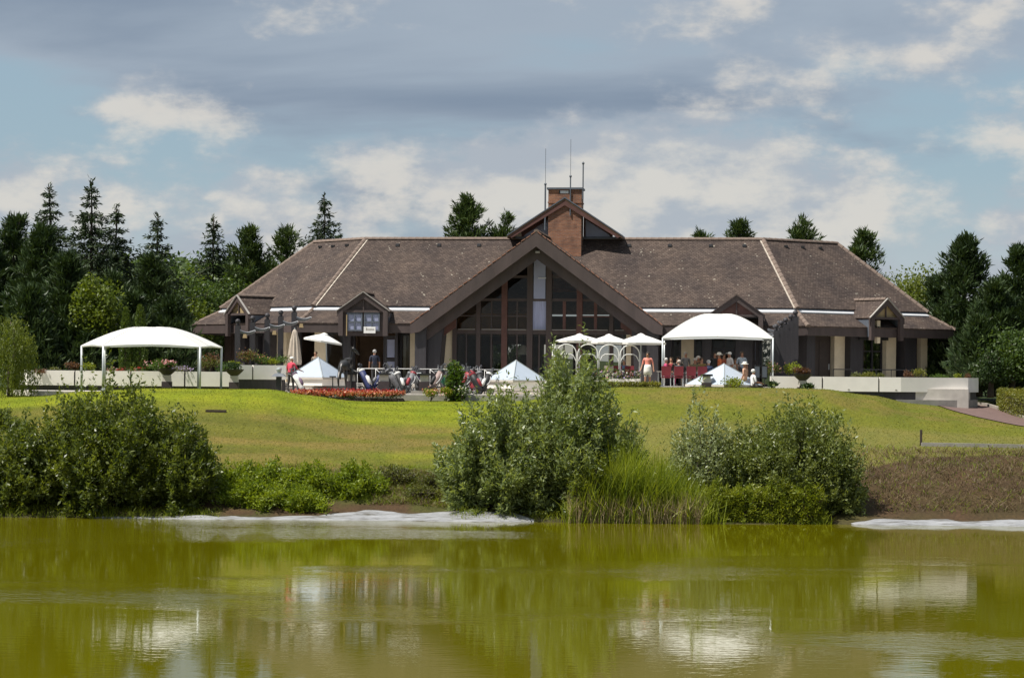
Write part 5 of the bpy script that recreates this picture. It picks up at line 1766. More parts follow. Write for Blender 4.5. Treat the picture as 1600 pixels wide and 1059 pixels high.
person('woman in orange dress and white hat under the canopy', X(1124, 114.5), 114.5, Z0, R(95), (.60, .15, .055), (.55, .14, .05), SKIN_B, (.6, .58, .55), 'sunhat', h=1.66)
person('man in white shirt and white cap standing under the canopy', X(1140, 114.9), 114.9, Z0, R(120), (.66, .62, .60), (.10, .09, .10), SKIN_B, (.4, .38, .36), 'cap', stride=.05)
person('man in pale blue shirt standing at right under the canopy', X(1159, 115.2), 115.2, Z0, R(-170), (.42, .48, .56), (.09, .08, .09), SKIN_B, (.10, .07, .05), None, h=1.76)
person('dark dressed waiter behind the middle table', X(1117, 116.2), 116.2, Z0, R(180), (.03, .03, .032), (.03, .03, .03), SKIN_B, (.03, .02, .015), None, sleeve='long')
person('woman in tan dress and white sun hat beside the right skylight', X(1164, 112.1), 112.1, 4.45, R(60), (.55, .32, .22), (.5, .3, .2), SKIN_B, (.6, .58, .52), 'sunhat', h=1.62)
person('white haired man in white shirt sitting beside the right skylight', X(1177, 111.7), 111.7, 4.42, R(-75), (.76, .75, .75), (.10, .085, .07), SKIN_B, (.68, .66, .63), None, sit=True, h=1.75)
person('diner in black between the olive and mustard ones', X(1091, 115.7), 115.7, Z0, R(180), (.03, .028, .03), (.03, .03, .03), SKIN_B, (.5, .47, .44), None, sit=True, h=2.0)
person('diner in red top behind the first table', X(1049, 115.4), 115.4, Z0, R(160), (.30, .04, .05), (.05, .05, .05), SKIN_A, (.08, .05, .03), None, sit=True, h=1.9)
person('standing man in grey polo near the back window', X(1071, 116.4), 116.4, Z0, R(200), (.20, .20, .21), (.05, .05, .06), SKIN_B, (.30, .28, .26), None)
person('woman in rust blouse left of the orange dress', X(1131, 115.9), 115.9, Z0, R(190), (.34, .09, .05), (.06, .05, .05), SKIN_B, (.05, .035, .025), None, h=1.64)
person('seated diner in white blouse at the right table', X(1150, 115.5), 115.5, Z0, R(150), (.62, .60, .58), (.08, .07, .07), SKIN_A, (.10, .06, .04), None, sit=True, h=1.85)
person('seated diner in blue behind the trellis cloth table', X(975, 115.9), 115.9, Z0, R(170), (.12, .18, .30), (.06, .06, .07), SKIN_B, (.25, .22, .2), None, sit=True)
mb = MB(); t = empty('bench', (X(1180, 111.7), 111.7, 4.40), R(-75), 'low dark bench under the white haired man', 'bench')
mb.box((0, .0, .42), (1.1, .42, .06)); mb.build('seat', M['char'], t)
for sx in (-.45, .45): mb = MB(); mb.box((sx, 0, .19), (.08, .36, .40)); mb.build('leg', M['char'], t)


# ---- bronze horse on a low plinth
def horse():
    x, y = X(541, 113.3), 113.3
    t = empty('horse_statue', (x, y, ZL), R(-14), 'dark bronze horse statue seen from behind by the red flowers', 'statue')
    J = {'rump': (0, -.62, 1.16), 'hip': (0, -.42, 1.24), 'mid': (0, 0, 1.18), 'wither': (0, .42, 1.30), 'chest': (0, .60, 1.15), 'neck1': (0, .74, 1.52), 'neck2': (.02, .86, 1.80), 'poll': (.05, .90, 1.98),
         'cheek': (.14, .98, 1.92), 'muz': (.30, 1.14, 1.72), 'earL': (0, .86, 2.14), 'earR': (.10, .87, 2.14),
         'tail1': (0, -.80, 1.15), 'tail2': (0, -.92, .85), 'tail3': (0, -.90, .50)}
    R_ = {'rump': .23, 'hip': (.27, .27), 'mid': (.255, .28), 'wither': (.21, .27), 'chest': (.19, .20), 'neck1': (.10, .16), 'neck2': (.075, .12), 'poll': (.07, .09), 'cheek': .085, 'muz': .05, 'earL': .018, 'earR': .018,
          'tail1': .05, 'tail2': .06, 'tail3': .035}
    B = [('rump', 'hip', 'b'), ('hip', 'mid', 'b'), ('mid', 'wither', 'b'), ('wither', 'chest', 'b'), ('wither', 'neck1', 'b'), ('neck1', 'neck2', 'b'), ('neck2', 'poll', 'b'), ('poll', 'cheek', 'b'), ('cheek', 'muz', 'b'), ('poll', 'earL', 'b'), ('poll', 'earR', 'b'),
         ('rump', 'tail1', 'b'), ('tail1', 'tail2', 'b'), ('tail2', 'tail3', 'b')]
    for s, n in ((-1, 'L'), (1, 'R')):
        fy = .12 * s
        J.update({'st' + n: (s * .15, -.48, .90), 'hk' + n: (s * .15, -.68 + fy, .52), 'pa' + n: (s * .15, -.62 + fy, .16), 'ho' + n: (s * .15, -.56 + fy, .03)})
        R_.update({'st' + n: .13, 'hk' + n: .062, 'pa' + n: .042, 'ho' + n: .06})
        B += [('hip', 'st' + n, 'b'), ('st' + n, 'hk' + n, 'b'), ('hk' + n, 'pa' + n, 'b'), ('pa' + n, 'ho' + n, 'b')]
        J.update({'sh' + n: (s * .14, .48, .92), 'fk' + n: (s * .13, .50 - fy, .52), 'fp' + n: (s * .13, .47 - fy, .15), 'fh' + n: (s * .13, .50 - fy, .03)})
        R_.update({'sh' + n: .10, 'fk' + n: .058, 'fp' + n: .04, 'fh' + n: .055})
        B += [('chest', 'sh' + n, 'b'), ('sh' + n, 'fk' + n, 'b'), ('fk' + n, 'fp' + n, 'b'), ('fp' + n, 'fh' + n, 'b')]
    J = {k: (p[0], p[1], p[2] + .17) for k, p in J.items()}
    grow('body', J, B, R_, 'mid', {'b': 0}, [M['bronze']], t, 2)
    mb = MB(); mb.box((0, .05, .08), (1.0, 2.1, .16)); mb.build('plinth', M['stone'], t)
    mb = MB()
    for k in range(9):
        p = Vector((0.0 + .004 * k, .70 + .02 * k, 1.62 + .062 * k)); mb.box((p.x, p.y - .12, p.z + .12), (.04, .10, .12))
    mb.build('mane', M['bronze'], t)


horse()
# small black sign post by the horse
t = empty('sign_post', (X(520, 112.9), 112.9, 4.3), 0, 'thin black T shaped post left of the horse statue', 'post')
mb = MB(); mb.box((0, 0, .42), (.05, .05, .95)); mb.build('stake', M['black'], t)
mb = MB(); mb.box((0, -.02, .92), (.32, .05, .06)); mb.build('cross_piece', M['black'], t)


# ---- golf trolleys with bags
M['club'] = mat('club steel', (.22, .22, .23), .35, .2, 5, metal=.6)
def trolley(label, x, y, z, rz, bagc, trim, s=1.0, tilt=R(32), wheel=.15, hand=True, grp='parked golf trolleys'):
    t = empty('golf_trolley', (x, y, z), rz, label, 'golf trolley', grp)
    ct, st_ = math.cos(tilt), math.sin(tilt)
    def A(l, w=0, o=0): return Vector((w, -.18 + l * st_ - o * ct, .16 + l * ct + o * st_)) * s      # along the leaning bag
    mb = MB(); mb.tube([A(0), A(.1), A(.5), A(.86)], [.10 * s, .125 * s, .13 * s, .145 * s], 12); bag = mb.build('bag', cloth(bagc, .6), t, smooth=True)
    mb = MB(); mb.tube([A(.84), A(.93)], [.152 * s, .15 * s], 12); mb.build('collar', cloth(trim, .6), bag)
    mb = MB(); mb.tube([A(.18, 0, .10), A(.24, 0, .13), A(.5, 0, .14), A(.56, 0, .11)], [.05 * s, .085 * s, .085 * s, .05 * s], 8); mb.build('pocket', cloth(trim, .6), bag, smooth=True)
    mb = MB(); mb.tube([A(.30, .13), A(.45, .19, -.02), A(.62, .19, -.02), A(.76, .13)], .018 * s, 6); mb.build('strap', cloth((.6, .6, .6)), bag)
    rng = random.Random(label)
    for k in range(6):
        w, o = rng.uniform(-.09, .09), rng.uniform(-.08, .08); L = rng.uniform(1.05, 1.25)
        mb = MB(); mb.tube([A(.85, w, o), A(L, w * 1.3, o * 1.3)], .008 * s, 5)
        c = A(L, w * 1.3, o * 1.3)
        if k < 2: mb.ball(c, .055 * s, 8, 5)
        else: mb.box(c + Vector((.03, 0, .01)), (.085 * s, .03 * s, .05 * s), rng.uniform(0, 3))
        mb.build('club', M['club'] if k > 1 else cloth((.05, .05, .06)), t)
    mb = MB()
    mb.tube([A(-.05, 0, -.17), A(.55, 0, -.17), A(.95, 0, -.20), A(1.12, 0, -.34)], .02 * s, 6)
    mb.tube([A(1.12, -.14, -.34), A(1.12, .14, -.34)], .022 * s, 6)
    mb.tube([A(.15, 0, -.17), Vector((-.30, .0, wheel)) * s], .016 * s, 5); mb.tube([A(.15, 0, -.17), Vector((.30, .0, wheel)) * s], .016 * s, 5)
    mb.tube([A(-.05, 0, -.17), Vector((0, .48, .09)) * s], .018 * s, 5)
    mb.build('frame', M['steel'] if rng.random() < .35 else M['black'], t)
    for wx, wy, r_ in ((-.31, 0, wheel), (.31, 0, wheel), (0, .52, .09)):
        mb = MB(); c = Vector((wx, wy, r_)) * s
        ring = [c + Vector((0, math.cos(a), math.sin(a))) * (r_ - .02) * s for a in np.linspace(0, 2 * math.pi, 17)]
        mb.tube(ring, .026 * s, 6, cap=False); wh = mb.build('wheel', M['black'], t, smooth=True)
        mb = MB(); mb.tube([c - Vector((.03, 0, 0)), c + Vector((.03, 0, 0))], .03 * s, 8)
        for k in range(5):
            a = 2 * math.pi * k / 5; mb.bar(c, c + Vector((0, math.cos(a), math.sin(a))) * (r_ - .02) * s, .02, .02)
        mb.build('hub', M['steel'], wh)
    return t


BK, NV, RD, WH, GR, GN = (.02, .02, .022), (.022, .032, .11), (.26, .02, .03), (.70, .69, .67), (.16, .16, .17), (.02, .12, .07)
trolley('white and purple golf bag on the trolley of the golfer in pink', X(468, 112.95), 112.95, ZL, R(62), WH, (.16, .10, .16))
TR = [(573, 113.9, 55, NV, WH, 'navy and white golf bag leaning left of the entrance'),
      (588, 114.7, -70, NV, GR, 'navy golf bag on a trolley just below the entrance'),
      (612, 115.0, 30, BK, GR, 'black golf bag standing behind the entrance pillar'),
      (627, 113.5, 40, BK, WH, 'black golf bag with white trim at the end of red flowers'),
      (640, 114.2, -35, GR, RD, 'grey golf bag with red pocket near the paving edge'),
      (652, 115.3, 15, BK, BK, 'plain black golf bag against the dark gable pier'),
      (680, 113.8, -60, (.30, .22, .20), BK, 'beige and black golf bag right of the grey slab pillar'),
      (692, 114.8, 20, BK, GN, 'black golf bag with green towel below the cream wall'),
      (722, 115.2, -30, GR, BK, 'grey golf bag parked behind the tall leafy plant'),
      (737, 114.3, 45, RD, BK, 'dark red golf bag parked behind the shrub bed'),
      (746, 113.2, 65, BK, RD, 'black and red golf bag on the nearest right trolley'),
      (758, 113.5, -40, BK, WH, 'black golf bag with white stripe beside the middle skylight')]
TR += [(604, 115.4, -20, BK, NV, 'black and navy golf bag nearest the open door leaf'), (618, 114.4, 75, GR, BK, 'grey golf bag tilted right below the curtained window'),
       (633, 115.5, -55, BK, GR, 'black golf bag against the rail below the curtained window'), (664, 114.9, 60, (.05, .03, .07), BK, 'plum golf bag behind the grey slab pillar'),
       (701, 113.9, -15, BK, BK, 'black golf bag left of the tall leafy plant'), (711, 115.6, 40, (.32, .18, .05), BK, 'tan golf bag by the rail behind the leafy plant'),
       (729, 113.6, -70, (.09, .09, .10), RD, 'charcoal golf bag with red pocket beside the shrub bed'), (751, 115.4, 10, BK, GR, 'black golf bag by the rail left of middle skylight')]
for px, Y, a, b_, c_, lb in TR:
    trolley(lb, X(px, Y), Y, ZL, R(a), b_, c_, 1.14 + .07 * math.sin(px))
t = empty('towel', (X(691, 114.2), 114.2, ZL), 0, 'green towel hanging from a parked golf trolley', 'towel')
mb = MB(); mb.slab([(-.08, -.012, .55), (.08, -.02, .53), (.08, .0, .53), (-.08, .0, .55)], [(-.07, -.02, 1.02), (.07, -.012, 1.0), (.07, .0, 1.0), (-.07, .0, 1.02)]); mb.build('cloth', cloth(GN), t)
# lamp bollard left of the golfer
t = empty('lamp_bollard', (X(436, 113.6), 113.6, ZL), 0, 'black garden lamp with round head left of the golfer', 'lamp')
mb = MB(); mb.box((0, 0, .42), (.26, .26, .84)); mb.build('body', M['black'], t)
mb = MB(); mb.slab([(-.36, -.3, .78), (.36, -.3, .78), (.36, .3, .78), (-.36, .3, .78)], [(-.18, -.16, .94), (.18, -.16, .94), (.18, .16, .94), (-.18, .16, .94)]); mb.build('roof', M['lead'], t)
mb = MB(); mb.lathe([(.08, .94), (.10, 1.0), (.14, 1.12), (.12, 1.2), (.02, 1.24)], (0, 0, 0), 12); mb.build('head', M['steel'], t)
# ================================================================== bushes, reeds and weeds along the pond
def GZp(x, y): return ground_z(x, y)


def bush(name, label, px, Y, w, h, d, m, ns, npl, leaf, seed, asp=.42, grp='bushes on the pond bank', cat='bush', fluff=.14, lean=(0, 0), bare=.25, prof=.72, up=.35, dz=0.0, tip=.0, lob=.35, shoots=0):
    rng = np.random.default_rng(seed)
    x, y = PX(px, Y), Y
    z = GZp(x, y) - .05 + dz
    t = empty(name, (x, y, z), 0, label, cat, grp)
    a = rng.uniform(0, 2 * np.pi, ns); r = np.sqrt(rng.uniform(0, 1, ns))
    # uneven outline: a few lobes around the plant
    ph = rng.uniform(0, 6.28, 4)
    lobe = 1 + lob * .5 * (np.sin(2 * a + ph[0]) * .5 + np.sin(3 * a + ph[1]) * .5 + np.sin(5 * a + ph[2]) * .45) * r
    hh = h * (1 - prof * r ** 2.0) * rng.uniform(.70, 1.06, ns) * (1 + lob * .35 * np.sin(4 * a + 5 * r + ph[3]))
    sk = rng.uniform(size=ns) < .28          # low skirt stems that hang to the ground
    r = np.where(sk, rng.uniform(.55, 1.0, ns), r)
    hh = np.where(sk, h * rng.uniform(.03, .40, ns), hh)
    st = np.stack([np.cos(a) * r * w * .16, np.sin(a) * r * d * .16, np.zeros(ns)], 1)
    en = np.stack([np.cos(a) * r * w * .5 * lobe + lean[0], np.sin(a) * r * d * .5 * lobe + lean[1], hh], 1)
    # ground following on the slope
    mid = (st + en) / 2 + np.stack([np.zeros(ns), np.zeros(ns), hh * .12 + .1], 1)
    tt = bare + (1 - bare) * rng.uniform(0, 1, (ns, npl)) ** .8
    B = lambda q: (1 - q)[..., None] ** 2 * st[:, None] + 2 * ((1 - q) * q)[..., None] * mid[:, None] + (q ** 2)[..., None] * en[:, None]
    p = B(tt)
    tan = unit((en - mid))[:, None, :] * np.ones_like(p)
    jit = rng.normal(size=p.shape) * (fluff * (1.15 - .75 * tt))[..., None]
    p = (p + jit).reshape(-1, 3); tan = tan.reshape(-1, 3)
    if shoots:   # thin leafy shoots standing out of the crown
        si = rng.integers(0, ns, shoots); sl = h * rng.uniform(.10, .24, shoots); q = rng.uniform(0, 1, (shoots, 16))
        dr = unit(unit(en[si] - mid[si]) * .5 + np.array([0, 0, 1.0]) + rng.normal(size=(shoots, 3)) * .18)
        sp = en[si][:, None] + dr[:, None] * (sl[:, None] * q)[..., None] + rng.normal(size=(shoots, 16, 3)) * .035
        p = np.concatenate([p, sp.reshape(-1, 3)]); tan = np.concatenate([tan, np.repeat(dr, 16, 0)])
    # foliage follows the slope of the bank
    g0 = GZp(x, y)
    gy = np.array([max(GZp(x, y + v), 0.0) - g0 for v in np.linspace(-4, 4, 33)])
    fall = np.interp(p[:, 1], np.linspace(-4, 4, 33), gy)
    p[:, 2] += fall * np.clip(1 - p[:, 2] / (h * .6), 0, 1)
    floor_ = fall + .02
    bias = unit(tan + np.array([0, 0, up]))
    keep = p[:, 2] > floor_
    ln = np.where(rng.uniform(size=len(p)) < .15, leaf * 1.35, leaf)
    o = np_mesh('foliage', leaf_quads(p[keep], ln[keep], ln[keep] * asp, rng, bias[keep], .45), 4, m, t)
    mb = MB()
    for i in range(0, ns, max(1, ns // 60)):
        mb.tube([st[i], mid[i], st[i] * .04 + mid[i] * .16 + en[i] * .8], [.035, .022, .008], 4)
    mb.build('stem', M['bark'], t)
    return t


LM['bushdark'] = leafmat('dark bush leaves', (.036, .064, .012), (.160, .190, .034), .38, .42, 1.7, .5)
LM['willow'] = leafmat('silvery willow leaves', (.070, .112, .034), (.285, .33, .130), .38, .40, 1.5, .55)
LM['silver'] = leafmat('pale silver leaves', (.14, .18, .075), (.32, .36, .18), .28, .4, 1.3, .5)
LM['greybush'] = leafmat('grey green bush leaves', (.066, .100, .024), (.215, .245, .068), .30, .42, 1.5, .5)
LM['weed'] = leafmat('bright bank weeds', (.085, .14, .010), (.23, .28, .022), .38)
LM['reed'] = leafmat('reed blades', (.095, .145, .012), (.29, .33, .034), .40, .45)
LM['straw'] = leafmat('dry reed stalks', (.22, .165, .085), (.40, .32, .18), .15, tc_=(1, 1, 1), tint=1)
LM['drygrass'] = leafmat('dry bank stalks', (.055, .034, .018), (.22, .155, .08), .2, tc_=(1, 1, .8), tint=1)

# left bush: three overlapping crowns
bush('bank_bush', 'largest dark leafy bush at the left shore', 165, 86.6, 7.0, 4.3, 5.2, LM['bushdark'], 640, 84, .165, 11, lean=(.1, 0), prof=.62, shoots=130)
bush('bank_bush', 'dark bush at the far left edge of the shore', 25, 86.4, 4.6, 3.1, 4.0, LM['bushdark'], 380, 68, .165, 12, prof=.6, shoots=60)
bush('bank_bush', 'sunlit right shoulder bush beside the largest left bush', 284, 86.7, 3.1, 3.2, 4.0, LM['bushdark'], 330, 72, .16, 13, prof=.68, shoots=60)
# middle willow
bush('willow_bush', 'tall silvery willow bush in the middle of the shore', 893, 86.9, 5.0, 5.3, 4.8, LM['willow'], 600, 92, .195, 14, .30, prof=.66, fluff=.17, up=.1, shoots=150, lob=.5)
bush('willow_bush', 'lower left half of the middle willow clump', 783, 86.5, 4.5, 3.8, 4.0, LM['willow'], 460, 86, .18, 15, .36, prof=.66, shoots=110, lob=.5)
# right-hand bushes
bush('silver_bush', 'pale silvery slender bush between reeds and right bush', 1098, 86.8, 2.7, 3.7, 2.4, LM['silver'], 260, 40, .14, 16, .36, prof=.6, fluff=.2, shoots=90)
bush('bank_bush', 'rounded grey green bush at right shore', 1248, 86.8, 4.7, 3.95, 4.6, LM['greybush'], 680, 72, .135, 17, prof=.58, shoots=160)
bush('bank_bush', 'low leafy bush joining silver bush and round bush', 1168, 86.9, 2.8, 3.0, 2.6, LM['greybush'], 330, 60, .135, 27, prof=.5, shoots=60)
bush('bank_bush', 'small dark bush at the foot of the brown bank', 1312, 86.4, 2.0, 2.3, 2.2, LM['greybush'], 300, 36, .13, 18)
bush('bank_bush', 'small dim bush on the lawn at the left picture edge', 3, 98.5, 1.5, .95, 1.5, LM['bushdark'], 130, 30, .12, 19)
# yellow-green herbs in front of the right bush
for k, (px, w, h, lb) in enumerate(((1122, 1.5, 1.35, 'leftmost yellow green weeds beside the reeds'), (1172, 1.6, 1.35, 'second patch of yellow green weeds from the reeds'), (1215, 1.7, 1.5, 'third patch of yellow green weeds from the reeds'), (1262, 1.6, 1.55, 'rightmost yellow green weeds under the round bush'))):
    bush('weed_patch', lb, px, 84.95, w, h, .9, LM['yellowgreen'], 170, 36, .12, 30 + k, .34, 'yellow green weeds at the waterline', 'weeds', up=.8, prof=.35, fluff=.09)
# bright weeds on the left bank
for k, (px, Y, w, h, lb) in enumerate(((372, 87.6, 2.6, .95, 'bright green weeds touching the left bush'), (428, 87.8, 2.6, .9, 'bright green weeds second from the left bush'), (484, 87.6, 2.4, .85, 'bright green weeds third from the left bush'), (556, 87.5, 1.9, 1.05, 'bright green tussock at the end of the weeds'),
                                       (400, 86.4, 2.4, .65, 'low creeping weeds hanging over the liner near left bush'), (470, 86.3, 2.2, .55, 'low creeping weeds hanging over the pale liner'))):
    bush('weed_patch', lb, px, Y, w, h, 2.0, LM['weed'], 240, 34, .12, 40 + k, .5, 'bright weeds on the left bank', 'weeds', up=.5, prof=.55, fluff=.17, lob=1.1, shoots=36)
for k, (px, Y, w, h, lb) in enumerate(((622, 88.6, 1.7, .75, 'thin olive weeds right of the bright tussock'), (690, 88.0, 1.8, .9, 'thin olive weeds left of the willow clump'), (660, 87.2, 1.5, .45, 'sparse olive weeds above the pale liner'))):
    bush('weed_patch', lb, px, Y, w, h, 1.6, LM['olive'], 110, 22, .10, 50 + k, .4, 'olive weeds on the bare bank', 'weeds', up=.6, prof=.45, fluff=.13)


def blades(n, rng, xr, yr, hfun, wid, bend=.18, zfun=None, tilt=.10):
    x = rng.uniform(*xr, n); y = rng.uniform(*yr, n)
    z = np.array([ground_z(a, b) for a, b in zip(x, y)]) if zfun is None else zfun(x, y)
    h = hfun(x, n)
    d = rng.normal(size=(n, 2)) * tilt; bd = rng.normal(size=(n, 2)) * bend
    s = rng.uniform(0, 6.28, n); sx, sy = np.cos(s) * wid, np.sin(s) * wid
    b = np.stack([x, y, z - .05], 1)
    m = b + np.stack([d[:, 0] * h * .5, d[:, 1] * h * .5, h * .55], 1)
    tp = b + np.stack([d[:, 0] * h + bd[:, 0] * h, d[:, 1] * h + bd[:, 1] * h, h], 1)
    sd = np.stack([sx, sy, sx * 0], 1)
    q1 = np.stack([b - sd, b + sd, m + sd * .8, m - sd * .8], 1)
    q2 = np.stack([m - sd * .8, m + sd * .8, tp + sd * .12, tp - sd * .12], 1)
    return np.concatenate([q1, q2], 1).reshape(-1, 3)


def reeds():
    rng = np.random.default_rng(61)
    t = empty('reed_bed', (PX(995, 85.2), 85.2, 0), 0, 'tall green reeds with straw coloured stalks at the waterline', 'reeds')
    t['kind'] = 'stuff'
    off = np.array([PX(995, 85.2), 85.2, 0])
    x0, x1 = PX(893, 85), PX(1110, 85)
    edge = lambda x: .45 + .55 * sst(x, x0, x0 + 1.1) - .45 * sst(x, x1 - 2.2, x1)
    hf = lambda x, n: (1.75 + .85 * vnoise(x, x * 0, .55, 71) + .35 * vnoise(x, x * 0, .2, 72)) * edge(x) * rng.uniform(.55, 1.12, n)
    z = lambda x, y: np.maximum(0, (y - 84.6) * .25)
    v = np.concatenate([blades(3000, rng, (x0, x1), (84.3, 86.5), hf, .017, .16, z, .09), blades(1600, rng, (x0 + .5, x0 + 3.4), (84.2, 86.2), hf, .02, .2, z, .1), blades(500, rng, (x0 - .25, x1 + .5), (84.0, 84.8), lambda x, n: rng.uniform(.3, 1.1, n), .016, .35, z, .25)])
    o = np_mesh('reed_blades', v - off, 4, LM['reed'], t); o['kind'] = 'stuff'
    v = blades(1500, rng, (x0 - .1, x1 - .3), (84.1, 84.9), lambda x, n: rng.uniform(.5, 1.25, n), .013, .16, z, .10)
    o = np_mesh('dry_stalks', v - off, 4, LM['straw'], t); o['kind'] = 'stuff'


reeds()
for k, (px, w, h, lb) in enumerate(((905, .8, 2.0, 'tall yellow green weed at the left edge of the reeds'), (930, .8, 2.6, 'taller yellow green weed standing in the reeds'), (1027, .35, 1.7, 'single yellow leafed weed in front of the reeds'))):
    bush('tall_weed', lb, px, 84.55, w, h, .6, LM['yellowgreen'], 46 if k < 2 else 14, 40, .10, 62 + k, .34, 'yellow weeds among the reeds', 'weeds', prof=.2, up=1.2, fluff=.07, bare=.35)


def dry_weeds():
    rng = np.random.default_rng(65)
    v1 = blades(10500, rng, (PX(1345, 90), 25), (86.0, 96.0), lambda x, n: rng.uniform(.08, .42, n), .012, .7, None, .6).reshape(-1, 8, 3)
    k1 = vnoise(v1[:, 0, 0], v1[:, 0, 1], .8, 91); lim = 93.6 + 2.2 * vnoise(v1[:, 0, 0], v1[:, 0, 1] * 0, 1.6, 92)
    k1 = (v1[:, 0, 1] < lim) & (rng.uniform(size=len(v1)) < .35 + 1.1 * k1 ** 2)
    v1 = v1[k1].reshape(-1, 3)
    v2 = blades(5000, rng, (PX(585, 88), PX(735, 88)), (86.3, 90.6), lambda x, n: rng.uniform(.08, .30, n), .010, .6, None, .5)
    v3 = blades(2600, rng, (PX(-20, 88), PX(600, 88)), (88.6, 91.2), lambda x, n: rng.uniform(.10, .35, n), .010, .5, None, .4)
    o = np_mesh('dry_weeds', np.concatenate([v1, v2, v3]), 4, LM['drygrass']); tag(o, 'brown dry weeds and stalks covering the rough bank', 'weeds', kind='stuff')
    v = np.concatenate([blades(2600, rng, (PX(1345, 90), 25), (86.0, 96.2), lambda x, n: rng.uniform(.08, .28, n), .014, .6, None, .5),
                        blades(3500, rng, (PX(560, 87), PX(740, 87)), (86.3, 89.5), lambda x, n: rng.uniform(.06, .26, n), .011, .5, None, .4),
                        blades(7000, rng, (PX(340, 90), PX(720, 90)), (86.6, 92.0), lambda x, n: rng.uniform(.08, .30, n), .011, .5, None, .4)])
    o = np_mesh('rough_grass', v, 4, LM['weed']); tag(o, 'rough green grass tufts along the bank', 'grass', kind='stuff')


def shore_grass():
    rng = np.random.default_rng(66)
    vs = []
    for a, b, n in ((-10, 345, 1500), (1110, 1300, 1500), (705, 880, 500)):
        vs.append(blades(n, rng, (PX(a, 85), PX(b, 85)), (84.5, 85.9), lambda x, n: rng.uniform(.08, .42, n) * (.4 + vnoise(x, x * 0, .6, 77)), .012, .5, lambda x, y: np.maximum(0, (y - 84.6) * .25), .4))
    o = np_mesh('shore_grass', np.concatenate(vs), 4, LM['reed']); tag(o, 'ragged green grass hanging over the waterline under the bushes', 'grass', kind='stuff')


shore_grass()
dry_weeds()


def lawn_grass():
    """short turf so that the lawn has a pile of its own"""
    rng = np.random.default_rng(67)
    n = 60000
    y = 90.5 + 21.5 * rng.uniform(0, 1, n); x = rng.uniform(-.232, .232, n) * y
    keep = ~((x > 13) & (y < 96)); x, y = x[keep], y[keep]; n = len(x)
    i = np.clip(np.searchsorted(_gx, x) - 1, 0, len(_gx) - 2); j = np.clip(np.searchsorted(_gy, y) - 1, 0, len(_gy) - 2)
    u, v_ = (x - _gx[i]) / (_gx[i + 1] - _gx[i]), (y - _gy[j]) / (_gy[j + 1] - _gy[j])
    z = (GZ[j, i] * (1 - u) + GZ[j, i + 1] * u) * (1 - v_) + (GZ[j + 1, i] * (1 - u) + GZ[j + 1, i + 1] * u) * v_
    h = rng.uniform(.02, .055, n)
    a = rng.uniform(0, 6.28, n); w = rng.uniform(.012, .03, n)
    b = np.stack([x, y, z - .01], 1); s = np.stack([np.cos(a) * w, np.sin(a) * w, a * 0], 1)
    tp = b + np.stack([rng.normal(size=n) * .02, rng.normal(size=n) * .02, h], 1)
    v = np.stack([b - s, b + s, tp], 1).reshape(-1, 3)
    o = np_mesh('lawn_grass', v, 3, leafmat('mown grass', (.10, .12, .008), (.175, .18, .018), .35)); tag(o, 'short mown grass of the lawn', 'grass', kind='stuff')


lawn_grass()

# ================================================================== beds, planters and hedges on the terrace
def flower_bed():
    rng = np.random.default_rng(71)
    x0, x1, Y = PX(452, 111.6), PX(634, 111.6), 111.6
    cx = (x0 + x1) / 2
    t = empty('flower_bed', (cx, Y, 4.05), 0, 'long bed of red and salmon begonias before the horse statue', 'flower bed')
    L = (x1 - x0) / 2
    mb = MB()
    ring = [(math.cos(a) * L, math.sin(a) * .62, 0) for a in np.linspace(0, 2 * math.pi, 29)[:-1]]
    mb.slab(ring, [(x * .96, y * .9, .16) for x, y, z in ring]); mb.build('soil', M['soil'], t)
    def pts(n, ymin=-.62, ymax=.62):
        u, w = rng.uniform(-1, 1, n), rng.uniform(ymin, ymax, n)
        k = (np.abs(w) < .66 * np.sqrt(np.maximum(0, 1 - u ** 2)) + .05)
        u, w = u[k], w[k]
        return np.stack([u * L, w, .16 + (w + .6) * .12 + rng.uniform(.0, .22, len(u))], 1)
    o = leaf_obj('foliage', pts(2600), .10, .07, LM['dark'], rng, t); o['kind'] = 'stuff'
    p = pts(1700); p[:, 2] += .06; o = leaf_obj('red_flowers', p, .095, .09, LM['red'], rng, t, (0, -.5, 1), .5); o['kind'] = 'stuff'
    p = pts(1500, -.66, -.10); p[:, 2] += .05; o = leaf_obj('salmon_flowers', p, .09, .09, LM['salmon'], rng, t, (0, -.5, 1), .5); o['kind'] = 'stuff'


flower_bed()
Yb = 111.7
shrub('bedding_shrub', 'yellow green bedding plant at the left of the small shrub bed', (PX(673, Yb), Yb, 4.05), 1.0, .75, LM['yellowgreen'], 420, .10, 'plants of the small bed', seed=1, flowers=(LM['salmon'], 60, .09))
shrub('bedding_shrub', 'bright green mound in the middle of the small shrub bed', (PX(697, Yb), Yb, 4.05), .9, .85, LM['yellowgreen'], 420, .10, 'plants of the small bed', seed=2, flowers=(LM['salmon'], 40, .09))
shrub('bedding_shrub', 'dark green mound at the right of the small shrub bed', (PX(722, Yb), Yb, 4.05), .95, .95, LM['mid'], 420, .10, 'plants of the small bed', seed=3, flowers=(LM['whitef'], 40, .08))
bush('leafy_plant', 'tall bright leafed plant rising from the small shrub bed', 711, 112.0, .8, 2.0, .7, LM['mid'], 60, 22, .17, 72, .6, None, 'plant', prof=.2, up=.2)
shrub('crown_plant', 'bright large leafed top beside the tall plant', (PX(713, 112.3), 112.3, 5.05), .55, .95, LM['yellowgreen'], 90, .20, None, seed=6)

def SB(name, label, px, Y, z, w, h, m, n, leaf=.10, fl=None, seed=0, g='planting on the parapets'):
    return shrub(name, label, (PX(px, Y), Y, z), w, h, m, n, leaf, g, seed=seed, flowers=fl)

